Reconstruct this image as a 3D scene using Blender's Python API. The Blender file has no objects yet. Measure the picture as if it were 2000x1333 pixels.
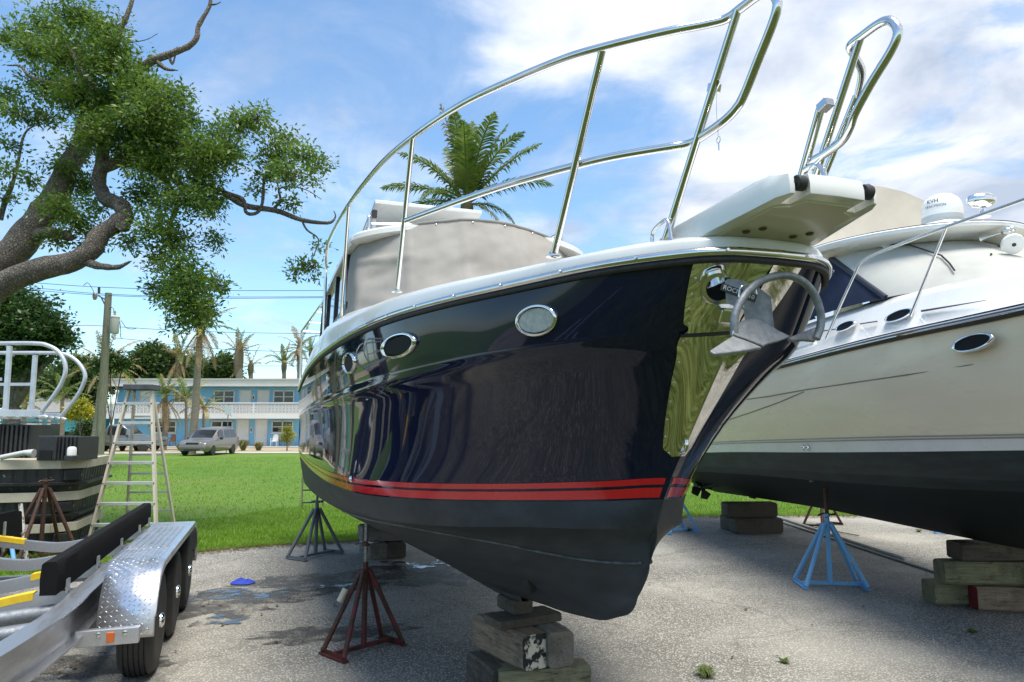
import bpy, math, random
import numpy as np
from mathutils import Vector, Matrix, noise as mnoise

R = math.radians
random.seed(7)
RNG = np.random.default_rng(11)
SC = bpy.context.scene
COL = SC.collection

# ------------------------------------------------------------------ camera
F_PX, CAM_H, HORIZON = 1390.0, 1.7, 835.0          # measured in the 2000 x 1333 photograph
PITCH = math.atan((HORIZON - 666.5) / F_PX)
cam_d = bpy.data.cameras.new('camera')
cam_d.sensor_width = 36.0
cam_d.lens = 36.0 * F_PX / 2000.0
cam_d.clip_start, cam_d.clip_end = 0.05, 3000.0
cam = bpy.data.objects.new('camera', cam_d)
cam.location = (0, 0, CAM_H)
cam.rotation_euler = (R(90) + PITCH, 0, 0)
COL.objects.link(cam)
SC.camera = cam

# ------------------------------------------------------------------ sky, sun, exposure
SUN_AZ, SUN_EL = R(150), R(74)                       # azimuth from +Y towards +X
world = bpy.data.worlds.new('World')
SC.world = world
world.use_nodes = True


def build_world():
    nt = world.node_tree
    N, L = nt.nodes, nt.links
    N.clear()
    out = N.new('ShaderNodeOutputWorld')
    bg = N.new('ShaderNodeBackground')
    sky = N.new('ShaderNodeTexSky')
    sky.sky_type = 'NISHITA'
    sky.sun_disc = False
    sky.sun_elevation = SUN_EL
    sky.sun_rotation = SUN_AZ
    sky.air_density = 1.0
    sky.dust_density = 0.6
    sky.ozone_density = 2.2
    tc = N.new('ShaderNodeTexCoord')
    sep = N.new('ShaderNodeSeparateXYZ')
    L.new(tc.outputs['Generated'], sep.inputs[0])
    # project the view direction on a cloud deck: p = dir.xy / (dir.z + k)
    add = N.new('ShaderNodeMath'); add.operation = 'MAXIMUM'; add.inputs[1].default_value = 0.0
    L.new(sep.outputs[2], add.inputs[0])
    add2 = N.new('ShaderNodeMath'); add2.operation = 'ADD'; add2.inputs[1].default_value = 0.16
    L.new(add.outputs[0], add2.inputs[0])
    comb = N.new('ShaderNodeCombineXYZ')
    for k in (0, 1):
        dv = N.new('ShaderNodeMath'); dv.operation = 'DIVIDE'
        L.new(sep.outputs[k], dv.inputs[0]); L.new(add2.outputs[0], dv.inputs[1])
        L.new(dv.outputs[0], comb.inputs[k])

    def noise(scale, detail, rough, dist=0.0, off=(0, 0, 0)):
        m = N.new('ShaderNodeMapping'); m.inputs['Location'].default_value = off
        L.new(comb.outputs[0], m.inputs[0])
        n = N.new('ShaderNodeTexNoise')
        n.inputs['Scale'].default_value = scale
        n.inputs['Detail'].default_value = detail
        n.inputs['Roughness'].default_value = rough
        n.inputs['Distortion'].default_value = dist
        L.new(m.outputs[0], n.inputs['Vector'])
        return n.outputs['Fac']

    def math_(op, a, b=None, clamp=False):
        m = N.new('ShaderNodeMath'); m.operation = op; m.use_clamp = clamp
        for i, q in enumerate((a, b)):
            if q is None: continue
            if isinstance(q, (int, float)): m.inputs[i].default_value = q
            else: L.new(q, m.inputs[i])
        return m.outputs[0]

    big = noise(0.85, 2.0, 0.5, 0.0, (3.1, 1.7, 0))
    mid = noise(1.8, 8.0, 0.56, 0.25, (0.4, 5.2, 0))
    # cover: denser towards +X (the weather side)
    xb = math_('MULTIPLY', sep.outputs[0], 0.34)
    cov = math_('ADD', math_('MULTIPLY', big, 0.55), math_('MULTIPLY', mid, 0.85))
    cov = math_('ADD', cov, xb)
    mr = N.new('ShaderNodeMapRange'); mr.interpolation_type = 'SMOOTHSTEP'
    mr.inputs['From Min'].default_value = 0.60; mr.inputs['From Max'].default_value = 0.84
    L.new(cov, mr.inputs['Value'])
    wisp = noise(1.3, 6.0, 0.62, 1.2, (7.7, 2.3, 0))
    mw = N.new('ShaderNodeMapRange'); mw.interpolation_type = 'SMOOTHSTEP'
    mw.inputs['From Min'].default_value = 0.44; mw.inputs['From Max'].default_value = 0.78
    mw.inputs['To Max'].default_value = 0.5
    L.new(wisp, mw.inputs['Value'])
    mask = math_('MAXIMUM', mr.outputs[0], mw.outputs[0])
    gap = noise(3.1, 7.0, 0.6, 0.4, (2.2, 8.8, 0))
    mg = N.new('ShaderNodeMapRange'); mg.interpolation_type = 'SMOOTHSTEP'
    mg.inputs['From Min'].default_value = 0.30; mg.inputs['From Max'].default_value = 0.47
    mg.inputs['To Min'].default_value = 0.35
    L.new(gap, mg.inputs['Value'])
    mask = math_('MULTIPLY', math_('MULTIPLY', mask, mg.outputs[0]), 0.95)
    # cloud colour: bright edges, greyer thick parts
    shade = noise(1.7, 6.0, 0.55, 0.3, (9.0, 4.0, 0))
    ms = N.new('ShaderNodeMapRange')
    ms.inputs['From Min'].default_value = 0.38; ms.inputs['From Max'].default_value = 0.60
    L.new(shade, ms.inputs['Value'])
    cm = N.new('ShaderNodeMix'); cm.data_type = 'RGBA'
    L.new(ms.outputs[0], cm.inputs['Factor'])
    cm.inputs['A'].default_value = (3.9, 3.95, 4.05, 1)
    cm.inputs['B'].default_value = (1.8, 2.05, 2.5, 1)
    tint = N.new('ShaderNodeMix'); tint.data_type = 'RGBA'; tint.blend_type = 'MULTIPLY'
    tint.inputs['Factor'].default_value = 1.0
    tint.inputs['B'].default_value = (.64, .75, .77, 1)
    L.new(sky.outputs[0], tint.inputs['A'])
    mix = N.new('ShaderNodeMix'); mix.data_type = 'RGBA'
    L.new(mask, mix.inputs['Factor'])
    L.new(tint.outputs['Result'], mix.inputs['A'])
    L.new(cm.outputs['Result'], mix.inputs['B'])
    L.new(mix.outputs['Result'], bg.inputs['Color'])
    bg.inputs['Strength'].default_value = 0.15
    L.new(bg.outputs[0], out.inputs['Surface'])


build_world()
sun_d = bpy.data.lights.new('sun', 'SUN')
sun_d.energy = 2.6
sun_d.angle = R(30)
sun_d.color = (1.0, 0.945, 0.85)
sun = bpy.data.objects.new('sun', sun_d)
sdir = Vector((math.sin(SUN_AZ) * math.cos(SUN_EL), math.cos(SUN_AZ) * math.cos(SUN_EL), math.sin(SUN_EL)))
sun.rotation_euler = sdir.to_track_quat('Z', 'Y').to_euler()
sun.location = (0, 0, 30)
COL.objects.link(sun)
SC.view_settings.view_transform = 'Standard'
SC.view_settings.look = 'None'
SC.view_settings.exposure = 1.12
SC.view_settings.gamma = 1.0
SC.cycles.use_denoising = True
SC.cycles.max_bounces = 8
SC.cycles.transparent_max_bounces = 12
SC.cycles.caustics_reflective = False
SC.cycles.caustics_refractive = False
SC.cycles.sample_clamp_indirect = 6.0


# ------------------------------------------------------------------ pixel helpers (direction from the photo, distance from what is touched)
_c, _s = math.cos(PITCH), math.sin(PITCH)


def ray(px, py):
    x = (px - 1000) / F_PX; y = (666.5 - py) / F_PX
    return Vector((x, _c - y * _s, _s + y * _c))


def onz(px, py, z=0.0):
    d = ray(px, py); k = (z - CAM_H) / d.z
    return Vector((0, 0, CAM_H)) + d * k


def aty(px, py, Y):
    d = ray(px, py)
    return Vector((0, 0, CAM_H)) + d * (Y / d.y)


class Frame:
    """a vehicle's own frame: x forward, y to port, z up"""
    def __init__(self, O, deg):
        a = R(deg)
        self.O = Vector((O[0], O[1], 0)); self.deg = deg
        self.fw = Vector((math.sin(a), -math.cos(a), 0)); self.pt = Vector((math.cos(a), math.sin(a), 0))
        self.rz = math.atan2(self.fw.y, self.fw.x)

    def loc(self, P):
        d = P - self.O
        return Vector((d.dot(self.fw), d.dot(self.pt), P.z))

    def px(self, px, py, y=None, x=None, z=None):
        """point seen at a pixel, lying in the frame's plane y=, x= or z="""
        d = ray(px, py); o = Vector((0, 0, CAM_H))
        if y is not None: k = (y - (o - self.O).dot(self.pt)) / d.dot(self.pt)
        elif x is not None: k = (x - (o - self.O).dot(self.fw)) / d.dot(self.fw)
        else: k = (z - CAM_H) / d.z
        return self.loc(o + d * k)


# ------------------------------------------------------------------ mesh builder
def V(*a): return Vector(a)


def catmull(P, n):
    """resample a control polyline (list of tuples) to n points by Catmull-Rom on the index"""
    P = [np.array(p, float) for p in P]
    P = [2 * P[0] - P[1]] + P + [2 * P[-1] - P[-2]]
    m = len(P) - 3
    out = []
    for i in range(n):
        t = i / (n - 1) * m
        k = min(int(t), m - 1); t -= k
        a, b, c, d = P[k:k + 4]
        out.append(0.5 * ((2 * b) + (-a + c) * t + (2 * a - 5 * b + 4 * c - d) * t * t + (-a + 3 * b - 3 * c + d) * t ** 3))
    return out


class MB:
    def __init__(self):
        self.v = []; self.f = []

    def add(self, vs, fs):
        o = len(self.v)
        self.v += [tuple(p) for p in vs]
        self.f += [tuple(i + o for i in q) for q in fs]
        return self

    def box(self, c, s, rz=0.0, M=None):
        hx, hy, hz = s[0] / 2, s[1] / 2, s[2] / 2
        vs = [Vector((x, y, z)) for z in (-hz, hz) for y in (-hy, hy) for x in (-hx, hx)]
        m = Matrix.Translation(Vector(c)) @ Matrix.Rotation(rz, 4, 'Z') if M is None else Matrix.Translation(Vector(c)) @ M
        vs = [m @ p for p in vs]
        return self.add(vs, [(0, 2, 3, 1), (4, 5, 7, 6), (0, 1, 5, 4), (2, 6, 7, 3), (0, 4, 6, 2), (1, 3, 7, 5)])

    def bar(self, a, b, w, h, up=(0, 0, 1)):
        """rectangular bar from a to b"""
        a = Vector(a); b = Vector(b); d = (b - a).normalized(); up = Vector(up)
        if abs(d.dot(up)) > 0.98: up = Vector((1, 0, 0))
        s = d.cross(up).normalized(); u = s.cross(d)
        vs = [p + s * (i * w / 2) + u * (j * h / 2) for p in (a, b) for i, j in ((-1, -1), (1, -1), (1, 1), (-1, 1))]
        return self.add(vs, [(0, 1, 2, 3), (7, 6, 5, 4), (0, 4, 5, 1), (1, 5, 6, 2), (2, 6, 7, 3), (3, 7, 4, 0)])

    def tube(self, pts, r, n=10, caps=True, closed=False):
        P = [Vector(p) for p in pts]
        m = len(P)
        rr = r if isinstance(r, (list, tuple)) else [r] * m
        T = []
        for i in range(m):
            if closed: d = P[(i + 1) % m] - P[i - 1]
            else: d = P[min(i + 1, m - 1)] - P[max(i - 1, 0)]
            T.append(d.normalized() if d.length > 1e-9 else Vector((0, 0, 1)))
        u = T[0].orthogonal().normalized()
        vs = []
        for i in range(m):
            u = (u - T[i] * u.dot(T[i])).normalized()
            w = T[i].cross(u)
            for k in range(n):
                a = 2 * math.pi * k / n
                vs.append(P[i] + (u * math.cos(a) + w * math.sin(a)) * rr[i])
        fs = []
        for i in range(m if closed else m - 1):
            j = (i + 1) % m
            for k in range(n):
                k2 = (k + 1) % n
                fs.append((i * n + k, i * n + k2, j * n + k2, j * n + k))
        if caps and not closed:
            fs.append(tuple(range(n - 1, -1, -1))); fs.append(tuple((m - 1) * n + k for k in range(n)))
        return self.add(vs, fs)

    def grid(self, G, closed_u=False, flip=False):
        nr, nc = len(G), len(G[0])
        vs = [p for row in G for p in row]
        fs = []
        for i in range(nr - 1):
            for j in range(nc if closed_u else nc - 1):
                k = (j + 1) % nc
                q = (i * nc + j, i * nc + k, (i + 1) * nc + k, (i + 1) * nc + j)
                fs.append(q[::-1] if flip else q)
        return self.add(vs, fs)

    def lathe(self, prof, n=20, M=None):
        """prof: (r, z) list, revolved about local z"""
        vs = []; fs = []
        for r, z in prof:
            for k in range(n):
                a = 2 * math.pi * k / n
                vs.append(Vector((r * math.cos(a), r * math.sin(a), z)))
        for i in range(len(prof) - 1):
            for k in range(n):
                k2 = (k + 1) % n
                fs.append((i * n + k, i * n + k2, (i + 1) * n + k2, (i + 1) * n + k))
        if prof[0][0] > 1e-6: fs.append(tuple(range(n - 1, -1, -1)))
        if prof[-1][0] > 1e-6: fs.append(tuple((len(prof) - 1) * n + k for k in range(n)))
        if M is not None: vs = [M @ p for p in vs]
        return self.add(vs, fs)

    def prism(self, poly, d, M=None):
        """poly: list of 2D points extruded from z=0 to d, then transformed"""
        n = len(poly)
        vs = [Vector((x, y, 0)) for x, y in poly] + [Vector((x, y, d)) for x, y in poly]
        if M is not None: vs = [M @ p for p in vs]
        fs = [tuple(range(n - 1, -1, -1)), tuple(range(n, 2 * n))]
        fs += [(i, (i + 1) % n, n + (i + 1) % n, n + i) for i in range(n)]
        return self.add(vs, fs)

    def slab(self, pts, off):
        """polygon in 3-D thickened by the vector off"""
        n = len(pts); off = Vector(off)
        vs = [Vector(p) for p in pts] + [Vector(p) + off for p in pts]
        fs = [tuple(range(n - 1, -1, -1)), tuple(range(n, 2 * n))]
        fs += [(i, (i + 1) % n, n + (i + 1) % n, n + i) for i in range(n)]
        return self.add(vs, fs)

    def build(self, name, mat, parent=None, smooth=None, bevel=None, seg=2, fix=True):
        me = bpy.data.meshes.new(name)
        me.from_pydata(self.v, [], self.f)
        if fix:
            import bmesh
            bm = bmesh.new(); bm.from_mesh(me)
            bmesh.ops.remove_doubles(bm, verts=bm.verts, dist=1e-5)
            bmesh.ops.recalc_face_normals(bm, faces=bm.faces)
            bm.to_mesh(me); bm.free()
        if smooth is not None:
            me.shade_smooth()
            if smooth < 179: me.set_sharp_from_angle(angle=R(smooth))
        me.materials.append(mat)
        o = bpy.data.objects.new(name, me)
        COL.objects.link(o)
        if parent is not None: o.parent = parent
        if bevel:
            b = o.modifiers.new('bevel', 'BEVEL'); b.width = bevel; b.segments = seg
            b.limit_method = 'ANGLE'; b.angle_limit = R(40); b.harden_normals = False
        return o


def empty(name, loc=(0, 0, 0), rz=0.0):
    o = bpy.data.objects.new(name, None)
    o.empty_display_size = 0.2
    o.location = loc; o.rotation_euler = (0, 0, rz)
    COL.objects.link(o)
    return o


def tag(o, label=None, cat=None, group=None, kind=None):
    if label: o['label'] = label
    if cat: o['category'] = cat
    if group: o['group'] = group
    if kind: o['kind'] = kind
    return o


def copy_tree(o, parent=None):
    c = o.copy(); COL.objects.link(c); c.parent = parent
    for ch in list(o.children): copy_tree(ch, c)
    return c


# ------------------------------------------------------------------ materials
_M = {}


def mat(name, col, rough=0.5, metal=0.0, col2=None, nscale=8.0, ndetail=4.0, lo=0.35, hi=0.65, bump=0.0, bscale=60.0,
        coat=0.0, spec=None, rough2=None, stretch=None, trans=0.0, col3=None, n3=2.0, lo3=.5, hi3=.7, alpha=None, ior=None, coords='Object', dist=0.0):
    if name in _M: return _M[name]
    m = bpy.data.materials.new(name); m.use_nodes = True
    nt = m.node_tree; N, L = nt.nodes, nt.links
    b = N['Principled BSDF']
    b.inputs['Base Color'].default_value = (*col, 1)
    b.inputs['Roughness'].default_value = rough
    b.inputs['Metallic'].default_value = metal
    if coat: b.inputs['Coat Weight'].default_value = coat; b.inputs['Coat Roughness'].default_value = 0.03
    if spec is not None: b.inputs['Specular IOR Level'].default_value = spec
    if trans: b.inputs['Transmission Weight'].default_value = trans
    if ior: b.inputs['IOR'].default_value = ior
    if alpha is not None: b.inputs['Alpha'].default_value = alpha
    tc = N.new('ShaderNodeTexCoord')
    vec = tc.outputs[coords]
    if stretch:
        mp = N.new('ShaderNodeMapping'); mp.inputs['Scale'].default_value = stretch
        L.new(vec, mp.inputs[0]); vec = mp.outputs[0]

    def nz(scale, detail=4.0, rough_=0.6):
        n = N.new('ShaderNodeTexNoise'); n.inputs['Scale'].default_value = scale
        n.inputs['Detail'].default_value = detail; n.inputs['Roughness'].default_value = rough_
        n.inputs['Distortion'].default_value = dist
        L.new(vec, n.inputs['Vector']); return n.outputs['Fac']

    def mr(v, a, b_, c=0.0, d=1.0):
        r = N.new('ShaderNodeMapRange'); L.new(v, r.inputs['Value'])
        r.inputs['From Min'].default_value = a; r.inputs['From Max'].default_value = b_
        r.inputs['To Min'].default_value = c; r.inputs['To Max'].default_value = d
        return r.outputs[0]
    cur = None
    if col2 is not None:
        n1 = nz(nscale, ndetail)
        mx = N.new('ShaderNodeMix'); mx.data_type = 'RGBA'
        L.new(mr(n1, lo, hi), mx.inputs['Factor'])
        mx.inputs['A'].default_value = (*col, 1); mx.inputs['B'].default_value = (*col2, 1)
        cur = mx.outputs['Result']
        if rough2 is not None: L.new(mr(n1, lo, hi, rough, rough2), b.inputs['Roughness'])
    if col3 is not None:
        n2 = nz(n3, 5.0)
        mx = N.new('ShaderNodeMix'); mx.data_type = 'RGBA'
        L.new(mr(n2, lo3, hi3), mx.inputs['Factor'])
        if cur is not None: L.new(cur, mx.inputs['A'])
        else: mx.inputs['A'].default_value = (*col, 1)
        mx.inputs['B'].default_value = (*col3, 1)
        cur = mx.outputs['Result']
    if cur is not None: L.new(cur, b.inputs['Base Color'])
    if bump:
        bp = N.new('ShaderNodeBump'); bp.inputs['Strength'].default_value = bump; bp.inputs['Distance'].default_value = 0.01
        L.new(nz(bscale, 4.0), bp.inputs['Height']); L.new(bp.outputs[0], b.inputs['Normal'])
    _M[name] = m
    return m


def M_steel(): return mat('stainless', (.74, .74, .73), .09, 1.0, col2=(.66, .66, .64), nscale=14, rough2=.16)
def M_chrome(): return mat('chrome', (.80, .80, .79), .05, 1.0)
def M_galv(): return mat('galvanised', (.27, .285, .30), .52, .75, col2=(.19, .205, .22), nscale=35, bump=.25, bscale=160, rough2=.62)
def M_alu(): return mat('aluminium', (.62, .63, .65), .34, .9, col2=(.52, .53, .55), nscale=5, rough2=.46, stretch=(1, 6, 6))
def M_white(): return mat('white_gelcoat', (.78, .78, .76), .2, 0, col2=(.72, .72, .69), nscale=3, coat=.4, rough2=.3)
def M_rubber(): return mat('black_rubber', (.018, .018, .019), .62, col2=(.03, .03, .03), nscale=30, bump=.1, bscale=200)
def M_blackplastic(): return mat('black_plastic', (.016, .017, .019), .42, col2=(.03, .031, .033), nscale=12, rough2=.6)
def M_glass(): return mat('dark_glass', (.012, .015, .02), .04, 0, coat=.5, spec=.6)


# ================================================================== GROUND
def node_mat(name):
    m = bpy.data.materials.new(name); m.use_nodes = True
    return m, m.node_tree.nodes, m.node_tree.links, m.node_tree.nodes['Principled BSDF']


def mapr(N, L, v, a, b, c=0.0, d=1.0, smooth=True):
    r = N.new('ShaderNodeMapRange'); L.new(v, r.inputs['Value'])
    if smooth: r.interpolation_type = 'SMOOTHSTEP'
    r.inputs['From Min'].default_value = a; r.inputs['From Max'].default_value = b
    r.inputs['To Min'].default_value = c; r.inputs['To Max'].default_value = d
    return r.outputs[0]


def tex(N, L, vec, kind, scale, detail=4.0, rough=0.6, dist=0.0):
    n = N.new('ShaderNodeTex' + kind); n.inputs['Scale'].default_value = scale
    if kind == 'Noise':
        n.inputs['Detail'].default_value = detail; n.inputs['Roughness'].default_value = rough
        n.inputs['Distortion'].default_value = dist
    L.new(vec, n.inputs['Vector'])
    return n


def mixc(N, L, fac, a, b):
    mx = N.new('ShaderNodeMix'); mx.data_type = 'RGBA'
    for sock, q in (('Factor', fac), ('A', a), ('B', b)):
        if isinstance(q, (int, float)): mx.inputs[sock].default_value = q
        elif isinstance(q, tuple): mx.inputs[sock].default_value = (*q, 1)
        else: L.new(q, mx.inputs[sock])
    return mx.outputs['Result']


def pavement_material():
    m, N, L, b = node_mat('weathered_asphalt')
    tc = N.new('ShaderNodeTexCoord'); o = tc.outputs['Object']
    v1 = tex(N, L, o, 'Voronoi', 62)
    v2 = tex(N, L, o, 'Voronoi', 30)
    big = tex(N, L, o, 'Noise', .55, 5, .6).outputs['Fac']
    med = tex(N, L, o, 'Noise', 3.2, 6, .65).outputs['Fac']
    fine = tex(N, L, o, 'Noise', 140, 3, .7).outputs['Fac']
    ston = mapr(N, L, v1.outputs['Distance'], .15, .62)
    # every stone its own grey
    hs = N.new('ShaderNodeSeparateColor'); L.new(v1.outputs['Color'], hs.inputs[0])
    stone = mixc(N, L, hs.outputs[0], (.20, .193, .17), (.72, .69, .60))
    cur = mixc(N, L, ston, stone, (.15, .143, .125))
    cur = mixc(N, L, mapr(N, L, v2.outputs['Distance'], .05, .18, 0.35, 0.0), cur, (.80, .77, .68))
    cur = mixc(N, L, mapr(N, L, big, .40, .66, 0, .42), cur, (.50, .475, .405))
    cur = mixc(N, L, mapr(N, L, med, .55, .78, 0, .45), cur, (.13, .125, .115))
    # hairline cracks
    wn = tex(N, L, o, 'Noise', 1.1, 6, .6)
    ad = N.new('ShaderNodeVectorMath'); ad.operation = 'MULTIPLY_ADD'
    L.new(wn.outputs['Color'], ad.inputs[0]); ad.inputs[1].default_value = (.7, .7, .7); L.new(o, ad.inputs[2])
    vc = N.new('ShaderNodeTexVoronoi'); vc.feature = 'DISTANCE_TO_EDGE'; vc.inputs['Scale'].default_value = .42
    L.new(ad.outputs[0], vc.inputs['Vector'])
    crack = mapr(N, L, vc.outputs['Distance'], .002, .008, .3, 0.0)
    cur = mixc(N, L, crack, cur, (.055, .052, .046))
    L.new(cur, b.inputs['Base Color'])
    b.inputs['Roughness'].default_value = .88
    bp = N.new('ShaderNodeBump'); bp.inputs['Strength'].default_value = .8; bp.inputs['Distance'].default_value = .006
    h = N.new('ShaderNodeMath'); h.operation = 'MULTIPLY_ADD'; L.new(ston, h.inputs[0]); h.inputs[1].default_value = -1.0
    L.new(fine, h.inputs[2]); L.new(h.outputs[0], bp.inputs['Height']); L.new(bp.outputs[0], b.inputs['Normal'])
    return m


def lawn_material():
    m, N, L, b = node_mat('lawn_turf')
    tc = N.new('ShaderNodeTexCoord'); o = tc.outputs['Object']
    a = tex(N, L, o, 'Noise', .35, 5, .6).outputs['Fac']
    f = tex(N, L, o, 'Noise', 9, 6, .7).outputs['Fac']
    g = tex(N, L, o, 'Noise', 60, 3, .7).outputs['Fac']
    dry = tex(N, L, o, 'Noise', .16, 6, .65).outputs['Fac']
    cur = mixc(N, L, mapr(N, L, a, .35, .65), (.085, .18, .018), (.125, .215, .026))
    cur = mixc(N, L, mapr(N, L, dry, .50, .70, 0, .55), cur, (.185, .20, .055))
    cur = mixc(N, L, mapr(N, L, f, .40, .70, 0, .55), cur, (.055, .135, .012))
    cur = mixc(N, L, mapr(N, L, g, .45, .75, 0, .5), cur, (.17, .27, .035))
    L.new(cur, b.inputs['Base Color'])
    b.inputs['Roughness'].default_value = .8; b.inputs['Specular IOR Level'].default_value = .25
    bp = N.new('ShaderNodeBump'); bp.inputs['Strength'].default_value = .9; bp.inputs['Distance'].default_value = .03
    L.new(g, bp.inputs['Height']); L.new(bp.outputs[0], b.inputs['Normal'])
    return m


MB().add([(-900, -600, 0), (900, -600, 0), (900, 1400, 0), (-900, 1400, 0)], [(0, 1, 2, 3)]).build('lawn', lawn_material()).__setitem__('kind', 'structure')

EDGE_PX = [(-420, 1200), (-150, 1165), (0, 1148), (110, 1126), (240, 1100), (400, 1078), (560, 1064), (700, 1056), (860, 1044),
           (1010, 1032), (1180, 1020), (1330, 1012), (1420, 1009), (1555, 1008), (1671, 1009), (1850, 1006), (2100, 1000)]
EDGE = [onz(*p) for p in EDGE_PX]


def edge_curve():
    pts = catmull([(p.x, p.y) for p in EDGE], 260)
    out = []
    for p in pts:
        n = mnoise.noise(Vector((p[0] * 2.1, p[1] * 2.1, 0))) * .10 + mnoise.noise(Vector((p[0] * 7, p[1] * 7, 3))) * .05
        out.append((p[0] + n * .3, p[1] + n))
    return out


EC = edge_curve()
pv = [(x, y, .004) for x, y in EC]
back = [(x, 2.7 + .10 * mnoise.noise(Vector((x * 1.3, 5, 0))) + .05 * mnoise.noise(Vector((x * 6, 2, 0))), .004) for x in np.linspace(45, -40, 300)]
pv = [(-40, EC[0][1] - 1, .004)] + pv + [(45, EC[-1][1] + .5, .004)] + back
MB().add(pv, [tuple(range(len(pv)))]).build('pavement', pavement_material()).__setitem__('kind', 'structure')


def blob_poly(c, rx, ry, n, amp, seed, rz=0.0):
    out = []
    for k in range(n):
        a = 2 * math.pi * k / n
        q = 1 + amp * mnoise.fractal(Vector((math.cos(a) * 1.6 + seed, math.sin(a) * 1.6, seed * .7)), .7, 2.0, 4)
        x, y = rx * q * math.cos(a), ry * q * math.sin(a)
        out.append((c[0] + x * math.cos(rz) - y * math.sin(rz), c[1] + x * math.sin(rz) + y * math.cos(rz)))
    return out


def wet_material(name, col, rough):
    m, N, L, b = node_mat(name)
    tc = N.new('ShaderNodeTexCoord'); o = tc.outputs['Object']
    n = tex(N, L, o, 'Noise', 5, 7, .7).outputs['Fac']
    v = tex(N, L, o, 'Voronoi', 95)
    cur = mixc(N, L, mapr(N, L, v.outputs['Distance'], .1, .6), tuple(q * 1.8 for q in col), col)
    L.new(cur, b.inputs['Base Color'])
    L.new(mapr(N, L, n, .4, .62, rough, .6), b.inputs['Roughness'])
    L.new(mapr(N, L, n, .42, .56, .9, 0.0), b.inputs['Alpha'])
    return m


for i, (px, py, rx, ry, sd) in enumerate([(450, 1165, .5, .22, 1.3), (640, 1147, .45, .10, 4.1), (800, 1105, .5, .25, 7.7), (430, 1215, .25, .12, 9.9)]):
    p = onz(px, py)
    poly = blob_poly((p.x, p.y), rx, ry, 60, .9, sd, R(15))
    tag(MB().add([(x, y, .008 + .0015 * i) for x, y in poly], [tuple(range(len(poly)))]).build('wet_patch', _M.get('wet') or _M.setdefault('wet', wet_material('wet_asphalt', (.035, .036, .036), .12))), kind='structure')


def stain_material():
    m, N, L, b = node_mat('damp_stain')
    tc = N.new('ShaderNodeTexCoord'); o = tc.outputs['Object']
    n = tex(N, L, o, 'Noise', 3.5, 7, .7).outputs['Fac']; v = tex(N, L, o, 'Voronoi', 62)
    L.new(mixc(N, L, mapr(N, L, v.outputs['Distance'], .1, .6), (.13, .12, .10), (.06, .055, .045)), b.inputs['Base Color'])
    b.inputs['Roughness'].default_value = .55
    L.new(mapr(N, L, n, .40, .66, .75, 0.0), b.inputs['Alpha'])
    return m


for i, (px, py, rx, ry, sd) in enumerate([(430, 1180, .9, .5, 21.3), (700, 1135, 1.1, .5, 24.1), (860, 1120, .8, .6, 27.7), (180, 1300, .5, .25, 29.9), (640, 1240, .6, .2, 32.2)]):
    p = onz(px, py)
    poly = blob_poly((p.x, p.y), rx, ry, 60, .7, sd, R(12))
    tag(MB().add([(x, y, .0055 + .0003 * i) for x, y in poly], [tuple(range(len(poly)))]).build('damp_stain', _M.get('stain') or _M.setdefault('stain', stain_material())), kind='structure')

# duller rough grass on the photographer's side of the pavement
def rough_material():
    m, N, L, b = node_mat('rough_verge_grass')
    tc = N.new('ShaderNodeTexCoord'); o = tc.outputs['Object']
    mp = N.new('ShaderNodeMapping'); mp.inputs['Scale'].default_value = (4, 1, 1); L.new(o, mp.inputs[0])
    a = tex(N, L, o, 'Noise', .5, 5, .6).outputs['Fac']; f = tex(N, L, mp.outputs[0], 'Noise', 16, 6, .75).outputs['Fac']
    g = tex(N, L, o, 'Noise', 70, 4, .7).outputs['Fac']
    cur = mixc(N, L, mapr(N, L, a, .35, .65), (.055, .085, .018), (.088, .112, .028))
    cur = mixc(N, L, mapr(N, L, f, .42, .66, 0, .2), cur, (.035, .062, .014))
    cur = mixc(N, L, mapr(N, L, g, .55, .72, 0, .6), cur, (.20, .175, .065))
    L.new(cur, b.inputs['Base Color']); b.inputs['Roughness'].default_value = .9
    return m


MB().add([(-40, 3.1, .002), (45, 3.1, .002), (45, -45, .002), (-40, -45, .002)], [(0, 1, 2, 3)]).build('rough_verge', rough_material()).__setitem__('kind', 'structure')


# grass blades: one uncountable mass
def blades(regions, name, cols, mat_):
    vs = []; 
    tot = []
    for (n, fx, h, w) in regions:
        P = fx(n)
        n = len(P)
        a = RNG.uniform(0, 2 * math.pi, n); hh = h * RNG.uniform(.5, 1.3, n); ww = w * RNG.uniform(.7, 1.3, n)
        lean = RNG.normal(0, .45, (n, 2)) * hh[:, None]
        dx = np.cos(a) * ww / 2; dy = np.sin(a) * ww / 2
        b0 = np.stack([P[:, 0] - dx, P[:, 1] - dy, np.zeros(n)], 1)
        b1 = np.stack([P[:, 0] + dx, P[:, 1] + dy, np.zeros(n)], 1)
        tp = np.stack([P[:, 0] + lean[:, 0], P[:, 1] + lean[:, 1], hh], 1)
        tot.append(np.stack([b0, b1, tp], 1).reshape(-1, 3))
    A = np.concatenate(tot)
    me = bpy.data.meshes.new(name)
    nv = len(A); nf = nv // 3
    me.vertices.add(nv); me.vertices.foreach_set('co', A.astype(np.float32).ravel())
    me.loops.add(nv); me.loops.foreach_set('vertex_index', np.arange(nv, dtype=np.int32))
    me.polygons.add(nf); me.polygons.foreach_set('loop_start', np.arange(0, nv, 3, dtype=np.int32))
    me.update(calc_edges=True)
    me.materials.append(mat_)
    o = bpy.data.objects.new(name, me); COL.objects.link(o)
    return o


EX = np.array([p[0] for p in EC]); EY = np.array([p[1] for p in EC])


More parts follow.
